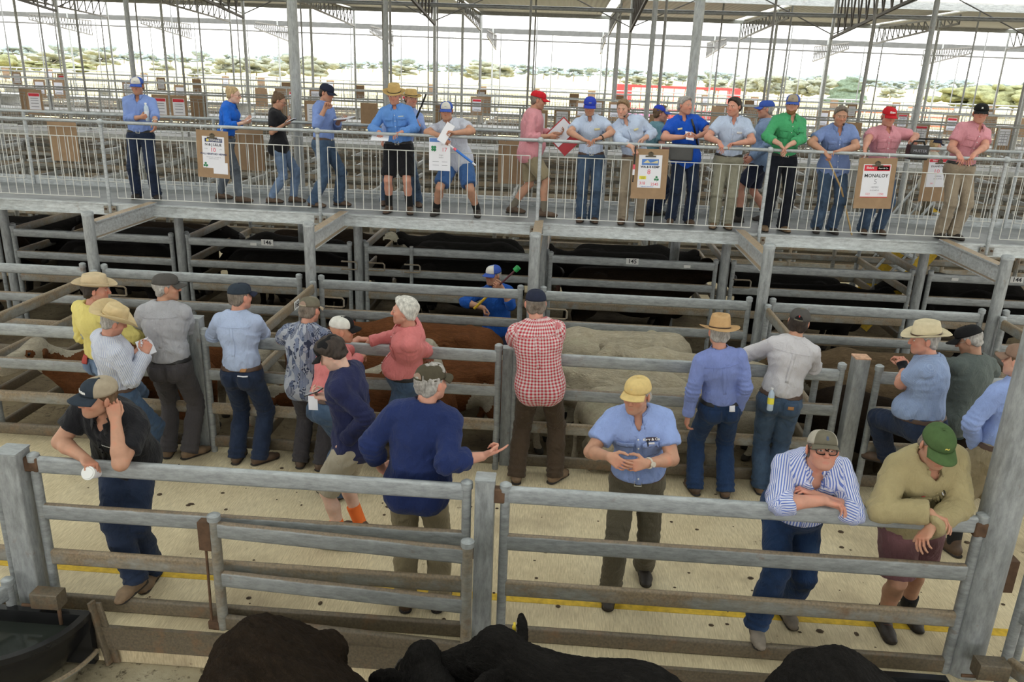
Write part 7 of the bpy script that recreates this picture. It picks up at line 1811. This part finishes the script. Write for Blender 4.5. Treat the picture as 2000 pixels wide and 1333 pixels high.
# boards on the catwalks beyond
rnd = random.Random(17)
bdm = MB().box(-0.21, 0.21, -0.006, 0, -0.6, 0).mesh('board'); ppm = MB().box(-0.15, 0.15, -0.009, -0.006, -0.48, -0.08).mesh('paper'); hdm = MB().box(-0.14, 0.14, -0.011, -0.009, -0.16, -0.09).mesh('heading'); txm = MB()
for z in (-0.22, -0.27, -0.34, -0.42): txm.box(-0.10, 0.10, -0.0105, -0.009, z, z+0.018)
txm = txm.mesh('print_lines')
kinds = [(1, 'white sale sheet on a brown board on the catwalks beyond', 'sheeted boards on the catwalks beyond'), (2, 'red headed sale sheet on a brown board on the catwalks beyond', 'red headed boards on the catwalks beyond'), (0, 'plain brown board on the catwalks beyond', 'plain boards on the catwalks beyond')]
spots = [(312, 20.27)]
for Y, n in ((20.27, 9), (21.73, 8), (28.37, 14), (29.83, 10), (37.97, 16), (46.47, 16)):
    x0, x1 = visx(Y)
    for k in range(n): spots.append((None, Y, x0+2 + (x1-x0-4)*(k+rnd.uniform(0.1, 0.9))/n))
for i, sp in enumerate(spots):
    if sp[0]: x, Y, kd = at(sp[0], 190, sp[1]).x, sp[1], 1
    else: x, Y, kd = sp[2], sp[1], rnd.choice((0, 0, 1, 2, 2))
    k_, lab, gr = kinds[kd]
    t = empty('notice_board', (x, Y, Z_DECK+1.0), 0, lab, 'notice board', gr)
    for nm, me, m in (('board', bdm, BOARD),) + ((('paper', ppm, PAPER), ('print_lines', txm, INK_GREY)) if k_ else ()) + ((('heading', hdm, HEAD_RED),) if k_ == 2 else ()):
        link_mesh(nm, me, m, t)

# ---- things in hands
def palm(key, sd, along=0.085, out=0.03):
    S = PPL[key]; a = S['arms'][sd]
    hd, hn = a[3], unit(a[4] - a[3]*np.dot(a[4], a[3]))
    p = S['toW'](a[2] + (hd*along + hn*out)*S['s'])
    return np.array(p), S['M'] @ hd, S['M'] @ hn
def frame_obj(o, p, X, Z):
    """place object with its x axis along X and z axis near Z"""
    X = unit(X); Z = np.array(Z, float); Z = unit(Z - X*(X @ Z)); Y = np.cross(Z, X)
    o.matrix_world = Matrix([[X[0], Y[0], Z[0], p[0]], [X[1], Y[1], Z[1], p[1]], [X[2], Y[2], Z[2], p[2]], [0, 0, 0, 1]])
def sheets(key, sd, w, h, label, name='notepad', mat=None, X=None, Z=None, along=0.12, out=0.02, thick=0.008, cat='notebook', cover=None):
    p, hd, hn = palm(key, sd, along, out)
    o = empty(name, (0, 0, 0), 0, label, cat)
    MB().box(-w/2, w/2, -h/2, h/2, 0.0, thick).build('pages', mat or PAPER, o)
    if cover: MB().box(-w/2-0.004, w/2+0.004, -h/2-0.004, h/2+0.004, -0.004, 0.0).build('cover', cover, o)
    frame_obj(o, p, X if X is not None else np.cross(hn, hd), Z if Z is not None else -hn)
    return o
PHONE = flat('black_phone_glass', (0.012, 0.012, 0.014), 0.15); SCREEN = flat('pale_phone_screen', (0.5, 0.48, 0.52), 0.2)
def phone(p, X, Z, label, screen=True):
    o = empty('mobile_phone', (0, 0, 0), 0, label, 'phone')
    bevel(MB().box(-0.037, 0.037, -0.075, 0.075, -0.004, 0.004).build('case', PHONE, o), 0.003)
    if screen: MB().box(-0.032, 0.032, -0.066, 0.066, 0.004, 0.0048).build('screen', SCREEN, o)
    frame_obj(o, p, X, Z); return o
p, hd, hn = palm('youth', 1, 0.11, 0.022); phone(p, (0.35, 0.9, 0.1), (-0.55, -0.25, 0.8), 'dark phone in the hand of the youth with the black cap')
o = MB().box(-0.035, 0.035, -0.001, 0.001, -0.11, 0.0).build('paper_card', PAPER, loc=tuple(p + np.array((0.0, -0.03, -0.02)))); tag(o, 'white card held under the phone of the youth', 'card')
p, hd, hn = palm('phone', -1, 0.055, 0.02)
phone(p, np.cross(hn, hd), hn, 'phone held to the ear of the black polo man', False)
p, hd, hn = palm('phone', 1, 0.085, 0.042)
c = empty('paper_cup', (0, 0, 0), 0, 'white lidded paper cup held over the near rail', 'cup')
MB().lathe([(0.028, -0.10), (0.040, 0.0)], 20).build('cup', PAPER, c); MB().lathe([(0.043, -0.004), (0.043, 0.008), (0.036, 0.010), (0.034, 0.016), (0.008, 0.016)], 20).build('lid', WHITE_TAG, c)
frame_obj(c, p + np.array((0.01, -0.03, 0.0)), (1, 0, 0), (0.1, -0.85, 0.45))
sheets('writer', -1, 0.13, 0.19, 'white notebook in the hands of the cowboy hat writer', X=(0.75, 0.45, 0.3), Z=(-0.25, -0.75, 0.6), along=0.12, out=0.02)
p, hd, hn = palm('writer', 1, 0.11, 0.02); o = MB().tube([tuple(p + np.array((-0.03, 0.06, -0.03))), tuple(p + np.array((0.02, -0.03, 0.05)))], 0.004, 8).build('pen', PAPER); tag(o, 'pen in the hand of the cowboy hat writer', 'pen')
# catwalk props
p, hd, hn = palm('bottle', 1, 0.085, 0.035)
WATERB = flat('clear_bottle_plastic', (0.50, 0.60, 0.72), 0.15)
def bottle(p, Z, label, sc=1.0, lab=None):
    o = empty('water_bottle', (0, 0, 0), 0, label, 'bottle')
    MB().lathe([(0.028*sc, -0.10*sc), (0.032*sc, -0.09*sc), (0.031*sc, -0.02*sc), (0.032*sc, 0.05*sc), (0.027*sc, 0.085*sc), (0.013*sc, 0.11*sc), (0.013*sc, 0.118*sc)], 16).build('body', WATERB, o)
    MB().lathe([(0.0145*sc, 0.118*sc), (0.0145*sc, 0.134*sc), (0.01*sc, 0.136*sc)], 12).build('lid', WHITE_TAG, o)
    MB().lathe([(0.0325*sc, -0.03*sc), (0.0325*sc, 0.035*sc)], 16).build('label', lab or flat('pale_bottle_label', (0.6, 0.66, 0.74), 0.5), o)
    frame_obj(o, p, (1, 0, 0), Z); return o
bottle(p + np.array((0.0, -0.01, 0.03)), (0.25, -0.1, 0.95), 'clear water bottle in the hand of the blue cap man')
S_ = PPL['whiteshirt']; q = S_['toW'](S_['P0'] + S_['Rp'] @ np.array((-0.10, -0.175, 0.03))); bottle(q, (0.1, 0.1, 1), 'small water bottle with yellow label in a jeans back pocket', 0.85, NOTE_YELLOW)
sheets('bluewoman', 1, 0.11, 0.15, 'white folded list in the hands of the blue shirted woman', along=0.09, out=0.03, X=(0.2, 0.9, 0.2), Z=(-0.5, -0.3, 0.8), name='sale_list', cat='paper')
sheets('blackwoman', 1, 0.10, 0.15, 'small open booklet read by the woman in black', along=0.10, out=0.025, X=(0.1, 0.95, 0), Z=(-0.45, -0.1, 0.9), cover=INK)
sheets('chin', -1, 0.17, 0.23, 'sheaf of white papers held by the chin rubbing man', along=0.10, out=0.02, X=(0.2, 0.95, 0.1), Z=(-0.2, -0.35, 0.9), thick=0.012, cat='paper', name='paper_sheaf', cover=INK)
sheets('straw', 1, 0.22, 0.14, 'white list under the hands of the straw hat man', along=0.14, out=0.03, X=(1, 0.1, 0), Z=(0, -0.35, 0.95), cat='paper', name='sale_list')
p, hd, hn = palm('straw2', -1, 0.085, 0.03); o = MB().tube([tuple(p + np.array((-0.06, 0.0, -0.12))), tuple(p + np.array((0.14, 0.0, 0.36)))], 0.013, 10).build('rod', BLACK_PLASTIC); tag(o, 'short black rod held up beside the second straw hat', 'rod')
p, hd, hn = palm('wide', -1, 0.10, 0.02); sheets('wide', -1, 0.11, 0.26, 'white sheet held by the stooping man', X=(0.85, 0.1, -0.5), Z=(0.05, -0.95, 0.3), along=0.12, out=0.02, thick=0.004, cat='paper', name='sale_sheet')
p, hd, hn = palm('wide', 1, 0.09, 0.03); d = unit((0.75, -0.15, -0.5)); o = empty('marker_stick', (0, 0, 0), 0, 'blue marking stick in the hand of the stooping man', 'stick')
MB().tube([tuple(p), tuple(p + d*0.10)], 0.010, 8).build('grip', PAPER, o); MB().tube([tuple(p+d*0.10), tuple(p+d*0.14)], 0.016, 10).build('collar', INK_RED, o); MB().tube([tuple(p+d*0.14), tuple(p+d*0.40)], 0.016, 10).build('barrel', flat('bright_blue_barrel', (0.03, 0.16, 0.55), 0.4), o); MB().tube([tuple(p+d*0.40), tuple(p+d*0.45)], 0.011, 8).build('tip', PAPER, o)
t = sheets('redwalker', -1, 0.23, 0.31, 'red folder with white papers carried by the walker', X=(0.72, -0.1, -0.70), Z=(-0.1, -0.98, 0.15), along=0.08, out=0.0, thick=0.006, cat='folder', name='red_folder'); 
MB().box(-0.13, 0.26, -0.17, 0.17, -0.008, -0.002).build('cover', flat('red_folder_board', (0.45, 0.02, 0.03), 0.4), t)
p, hd, hn = palm('headset', 1, 0.09, 0.03); o = empty('marker_stick', (0, 0, 0), 0, 'black marker with red and white bands by the KEMP board', 'stick')
for a_, b_, m_, r_ in ((0.10, -0.12, BLACK_PLASTIC, 0.012), (-0.12, -0.18, INK_RED, 0.016), (-0.18, -0.25, PAPER, 0.014), (-0.25, -0.34, BLACK_PLASTIC, 0.008)): MB().tube([tuple(p + np.array((0, -0.03, a_))), tuple(p + np.array((0, -0.03, b_)))], r_, 10).build('barrel', m_, o)
sheets('polo', -1, 0.10, 0.15, 'folded white papers in the hands of the blue polo man', along=0.10, out=0.02, X=(0.95, 0.1, -0.1), Z=(0, -0.6, 0.8), cat='paper', name='sale_list')
p, hd, hn = palm('cane', 1, 0.085, 0.03); e = at(1665, 425, YH+0.3); o = MB().tube([tuple(p + np.array((-0.02, 0.0, 0.06))), tuple(p), tuple(0.5*(p + np.array(e)) + np.array((0.01, 0, 0))), (e.x, YH+0.22, Z_DECK+0.01)], 0.011, 10).build('cane', flat('pale_cane_wood', (0.48, 0.32, 0.14), 0.6)); tag(o, 'pale wooden cane held down behind the railing', 'cane')
p, hd, hn = palm('redcap', -1, 0.08, 0.03); o = empty('loudspeaker_box', tuple(p + np.array((0.02, -0.10, -0.09))), 0, 'small black loudspeaker box held by the red cap man', 'speaker')
bevel(MB().box(-0.115, 0.115, -0.08, 0.08, -0.095, 0.085).build('case', BLACK_PLASTIC, o), 0.015); MB().tube([(-0.08, 0, 0.085), (-0.06, 0, 0.125), (0.06, 0, 0.125), (0.08, 0, 0.085)], 0.012, 8).build('handle', BLACK_PLASTIC, o); put(text_mesh('MUSTER', 0.045), INK_GREY, o, 0, -0.083, 0.015)
o = MB().tube([tuple(at(1795, 271, 11.2)), tuple(at(1872, 274, 10.74))], 0.011, 8).build('pole', BLACK_PLASTIC); tag(o, 'thin black pole behind the loudspeaker box', 'pole')
# drover's pole
a, b = np.array(at(926, 603, 9.36)), np.array(at(1013, 522, 9.30)); o = empty('drover_pole', (0, 0, 0), 0, 'stock pole with yellow handle and green tip in the alley', 'pole'); d = b - a
MB().tube([tuple(a), tuple(a + d*0.33)], 0.016, 10).build('handle', YELLOW, o); MB().tube([tuple(a + d*0.33), tuple(a + d*0.55)], 0.012, 10).build('middle', PAPER, o); MB().tube([tuple(a + d*0.55), tuple(a + d*0.93)], 0.012, 10).build('shaft', flat('maroon_shaft', (0.10, 0.03, 0.04), 0.6), o); MB().tube([tuple(a + d*0.92), tuple(b)], 0.034, 14).build('tip', flat('green_rubber_tip', (0.03, 0.33, 0.09), 0.5), o)
# ---- small worn things, parts of their wearers
def worn(key, nm, P_, mat): 
    o = P_.build(nm, mat, PPL[key]['root']); return o
for key, sd, mat, face_ in (('sandcap', -1, flat('pale_watch', (0.55, 0.5, 0.42), 0.4), True), ('bottle', -1, BUCKLE, False), ('bluecap', -1, BLACK_PLASTIC, False)):
    S_ = PPL[key]; a = S_['arms'][sd]; ax = unit(a[2]-a[1]); c0 = a[2] - ax*0.025*S_['s']; fr = frame(ax, a[4]); b = MB()
    b.tube([tuple(c0 + (fr[:, 0]*math.cos(t_) + fr[:, 1]*math.sin(t_))*0.033*S_['s']) for t_ in [2*math.pi*k/16 for k in range(16)]], 0.007, 6, closed=True)
    if face_:
        n_ = -fr[:, 1]; b.tube([tuple(c0 + n_*0.034), tuple(c0 + n_*0.046)], 0.018, 14)
    worn(key, 'wristwatch', b, mat)
S_ = PPL['cream']
for sd in (-1,):
    a = S_['arms'][sd]; F = Field(*bb([a[2]], 0.13), 0.006); F.cone(a[2] - unit(a[2]-a[1])*0.05, a[2], 0.034, 0.036, k=0.01); F.cone(a[2], a[2] + a[3]*0.07, 0.036, 0.046, k=0.02, flat=(unit(a[4]), 0.75), cut=(-1, 1.0)); P, Q = F.mesh(1); link_mesh('fingerless_glove', np_mesh('fingerless_glove', P, Q), BLACKT, S_['root'])
S_ = PPL['headset']; W_ = S_['W']
MB().tube(W_([(-0.083, 0.0, 0.0), (-0.082, 0.05, -0.05), (-0.055, 0.09, -0.078)]), 0.0035, 6).sphere(W_([(-0.05, 0.096, -0.08)])[0], 0.013, 10, 8).build('headset_microphone', BLACK_PLASTIC, S_['root'])
S_ = PPL['cane']; MB().tube(S_['W']([(-0.083, 0.0, 0.0), (-0.082, 0.05, -0.05), (-0.045, 0.096, -0.085)]), 0.0035, 6).sphere(S_['W']([(-0.04, 0.10, -0.086)])[0], 0.012, 10, 8).build('headset_microphone', BLACK_PLASTIC, S_['root'])
S_ = PPL['polo']; pts = []
for k in range(15):
    u = 0.10 - 0.20*k/14*-1*-1; v = 0.15 - 0.40*k/14; h_ = S_['on_front'](-(0.09) - 0.06*k/14 + 0.0, v, False, 0.008)
    if h_: pts.append(tuple(h_[0]))
if len(pts) > 3: MB().tube(pts, 0.014, 6).build('shoulder_strap', BLACK_PLASTIC, S_['root'])
q = S_['toW'](S_['P0'] + np.array((0.10, 0.17, 0.08))); o = bevel(MB().box(-0.15, 0.15, -0.05, 0.05, -0.11, 0.10).build('satchel', flat('grey_canvas', (0.10, 0.10, 0.10), 0.9), loc=tuple(q)), 0.02); tag(o, 'grey satchel hanging at the waist of the blue polo man', 'bag')
S_ = PPL['greencap']; S_['patch']('pocket_notebook', -0.105, -0.04, 0.05, 0.066, PAPER, S_['shirt_obj'], 4, 2, 0.016); S_['patch']('sunglasses_case', -0.10, -0.05, 0.064, 0.086, BLACK_PLASTIC, S_['shirt_obj'], 4, 2, 0.02)
S_ = PPL['sandcap']; S_['patch']('pocket_paper', -0.105, -0.055, 0.043, 0.056, PAPER, S_['shirt_obj'], 4, 2, 0.014); S_['patch']('pen', -0.062, -0.054, 0.03, 0.075, BLACK_PLASTIC, S_['shirt_obj'], 1, 3, 0.015)
S_ = PPL['salmon']; S_['patch']('pen', -0.09, -0.082, 0.02, 0.065, INK, S_['shirt_obj'], 1, 3, 0.012)
S_ = PPL['green']; S_['patch']('pen', -0.09, -0.082, 0.03, 0.075, HEAD_NAVY, S_['shirt_obj'], 1, 3, 0.012)
S_ = PPL['yellow']; o = S_['tpatch']('red_packet', -0.10, -0.04, 0.0, 0.075, flat('red_packet', (0.35, 0.04, 0.03), 0.6), S_['tr'], True, 0.016)
# ---- stairs down from the catwalk at the right
t = empty('stairway', (0, 0, 0), 0, 'steel stairs with yellow stringers beyond the catwalk at right', 'stairs')
xa, xb = at(1690, 480, 13.2).x, at(1870, 340, 13.2).x
za, zb = Z_PEN, Z_DECK
for y in (12.75, 13.65):
    MB().bar((xa, y, za+0.1), (xb, y, zb-0.05), 0.05, 0.2).build('stringer', YELLOW, t)
    MB().tube([(xa, y, za+1.0), (xb, y, zb+0.95)], 0.022, 8).tube([(xa, y, za+0.55), (xb, y, zb+0.5)], 0.018, 8).build('stair_rail', G_DECK, t)
    for f in (0.05, 0.5, 0.95): MB().tube([(xa+(xb-xa)*f, y, za+(zb-za)*f+0.1), (xa+(xb-xa)*f, y, za+(zb-za)*f+1.0)], 0.02, 8).build('rail_post', G_DECK, t)
for k in range(9): MB().box(xa+(xb-xa)*(k+0.2)/9, xa+(xb-xa)*(k+1.1)/9, 12.77, 13.63, za+(zb-za)*(k+0.5)/9, za+(zb-za)*(k+0.5)/9+0.03).build('tread', G_DECK, t)
# ------------------------------------------------------------------ beyond the shed: trees, hills, red loading frame
def leafy(name, c):
    n = NT(name); f = n.noise(1.4, 5, 0.75)
    n.set(**{'Base Color': n.ramp(f, [(0.3, shade(c, 0.55)), (0.55, c), (0.75, shade(c, 1.45))]), 'Roughness': 0.9, 'Specular IOR Level': 0.1})
    n.bump(n.noise(3.0, 4, 0.7), 0.9, 0.4); return n.m
LEAF = [leafy('olive_foliage', (0.32, 0.33, 0.17)), leafy('grey_gum_foliage', (0.34, 0.35, 0.26)), leafy('pine_foliage', (0.17, 0.22, 0.15)), leafy('distant_foliage', (0.30, 0.35, 0.34))]  # leaf colours pale and greyed: haze wash-out is put into them
BARK = flat('pale_bark', (0.36, 0.31, 0.25), 0.9)
def crown_mesh(seed, w, h, kind):
    F = Field((-w*0.75, -w*0.75, 0), (w*0.75, w*0.75, h*1.15), max(w, h)/34)
    rr = random.Random(seed)
    n = 26 if kind != 2 else 10
    for k in range(n):
        if kind == 2:
            t = k/(n-1); F.ell((rr.uniform(-.06, .06)*w, rr.uniform(-.06, .06)*w, h*(0.15+0.8*t)), (w*(0.46-0.30*t)*rr.uniform(.85, 1.1), w*(0.46-0.30*t)*rr.uniform(.85, 1.1), h*0.11), k=w*0.04)
        else:
            a = rr.uniform(0, 6.28); q = rr.uniform(0.05, 0.42)*w
            F.ell((q*math.cos(a), q*math.sin(a), h*rr.uniform(0.36, 0.88)), (w*rr.uniform(.07, .17), w*rr.uniform(.07, .17), h*rr.uniform(.06, .12)), k=w*0.02)
    P, Q = F.mesh(1); N = vnormals(P, Q); wb = Wob(seed, 14/w, 6); wb2 = Wob(seed+1, 34/w, 6)
    P = P + N*(wb(P)*w*0.05 + wb2(P)*w*0.035)[:, None]
    return np_mesh('crown', P, Q)
CM = {}
def tree(p, w, h, kind, label, group=None):
    root = empty('tree', p, 0, label, 'tree', group)
    key = (kind, hash((round(p.x), round(p.y))) % 4)
    if key not in CM: CM[key] = crown_mesh(len(CM)*7+3, 10.0, 10.0, kind)
    o = link_mesh('crown', CM[key], None, root); o.data = CM[key]
    if not CM[key].materials: CM[key].materials.append(LEAF[kind])
    o.scale = (w/10, w/10, h/10); o.rotation_euler = (0, 0, (p.x*1.3) % 6.28)
    MB().tube([(0, 0, 0), (w*0.02, 0, h*0.35), (-w*0.03, 0, h*0.65)], [h*0.035, h*0.028, h*0.015], 8).tube([(w*0.02, 0, h*0.3), (w*0.2, 0, h*0.62)], [h*0.02, h*0.012], 6).build('trunk', BARK, root)
    return root
def tx(px, Y, z=Z_PEN): 
    d = _ray(px, 150); return Vector((d[0]/d[1]*Y, Y, z))
rt = random.Random(5)
near_trees = [(10, 110, 7, 6.5, 0), (-40, 100, 9, 8, 0), (78, 150, 6, 4.5, 0), (95, 165, 13, 7.5, 1), (150, 150, 9, 4.2, 0), (190, 200, 14, 9, 1), (318, 200, 8, 5, 1), (385, 150, 6, 5, 1),
              (440, 170, 9, 8, 1), (470, 175, 10, 8, 1), (500, 180, 11, 8.5, 1), (540, 160, 8, 7, 1), (585, 170, 11, 10, 1), (625, 165, 10, 8.5, 1), (935, 220, 14, 9, 1), (960, 230, 15, 11, 1), (780, 260, 14, 8, 1),
              (1500, 170, 10, 9, 1), (1525, 180, 9, 8, 1), (1570, 165, 9, 8, 1), (1610, 170, 10, 9, 1), (1660, 160, 10, 9.5, 2), (1460, 190, 9, 8, 1), (1400, 200, 9, 7, 1), (1745, 200, 8, 6, 1), (1875, 130, 10, 7, 0), (1910, 125, 11, 7.5, 0), (1950, 128, 11, 8, 0), (1990, 120, 11, 8.5, 0), (2030, 118, 12, 9, 0), (1240, 260, 10, 7, 1), (1285, 250, 11, 7, 1)]
knd = ('olive green bushy tree in the paddock behind the yards', 'grey green gum tree in the paddock behind the yards', 'dark conical pine among the paddock trees')
for px, Y, w, h, kd in near_trees:
    tree(tx(px, Y), w*0.85, h*(0.56 if kd != 2 else 0.5), kd, knd[kd], ('olive paddock trees', 'grey gums in the paddock', 'pine in the paddock')[kd] if kd != 2 else None)
for k in range(70):
    px = -60 + 2120*k/70 + rt.uniform(-3, 3); Y = (420, 470, 520)[k % 3] + rt.uniform(-8, 8)
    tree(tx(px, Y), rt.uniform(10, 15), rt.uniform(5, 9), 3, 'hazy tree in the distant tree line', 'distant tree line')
# low far rise
b = MB(); P = []
for i in range(61):
    x = -900 + 30*i; hgt = 6 + 5*math.sin(i*0.35) + 4*math.sin(i*0.13+1)
    P.append([(x, 900, -1), (x, 960, hgt*0.7), (x, 1100, hgt*1.3+3), (x, 1300, 0)])
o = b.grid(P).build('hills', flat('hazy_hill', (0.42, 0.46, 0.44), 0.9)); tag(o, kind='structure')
# red stock crate frames parked in the loading bay
RED = flat('red_crate_paint', (0.62, 0.05, 0.05), 0.5); PINK = flat('faded_pink_paint', (0.62, 0.20, 0.42), 0.5)
t = empty('stock_crate', (tx(1330, 62).x, 62, Z_PEN), R(2), 'long red steel stock crate frame parked beyond the yards', 'stock crate')
L0 = 8.8
b = MB()
for z in (1.4, 3.1): b.bar((0-L0/2, 0, z), (L0/2, 0, z), 0.12, 0.16)
for z in (1.4, 3.1): b.bar((0-L0/2, 2.4, z), (L0/2, 2.4, z), 0.12, 0.16)
b.build('rails', RED, t)
for k in range(12):
    x = -L0/2 + L0*k/11
    MB().bar((x, 0, 1.4), (x, 0, 3.1), 0.05, 0.05, up=(0, 1, 0)).build('upright', RED, t)
for xs, w in ((-L0/2+0.4, 0.55), (L0/2-0.2, 0.2)):
    MB().box(xs-w, xs+w, -0.05, 2.5, 1.3, 3.2).build('end_panel', RED, t)
MB().box(-L0/2, -L0/2+2.6, -0.08, 2.48, 1.0, 1.3).build('side_step', PINK, t)
MB().box(-L0/2, L0/2, 0.2, 2.2, 0.55, 1.3).build('chassis', RED, t)
for x in (-3.2, -1.9, 1.5, 2.7):
    MB().tube([(x, -0.05, 0.5), (x, 0.25, 0.5)], 0.5, 18).build('wheel', BLACK_PLASTIC, t)
for px, Y in ((1700, 66), (1830, 60)):
    q = empty('loading_gate', (tx(px, Y).x, Y, Z_PEN), 0, 'orange red loading gate standing beyond the yards' + (' at far right' if px > 1750 else ' near the pine tree'), 'loading gate')
    for z in (0.6, 1.2, 1.8, 2.4): MB().bar((-1.6, 0, z), (1.6, 0, z), 0.05, 0.12).build('rail', flat('orange_red_paint', (0.6, 0.16, 0.08), 0.5), q)
    for x in (-1.6, 0, 1.6): MB().bar((x, 0, 0), (x, 0, 2.6), 0.1, 0.1, up=(0, 1, 0)).build('upright', G_FAR, q)
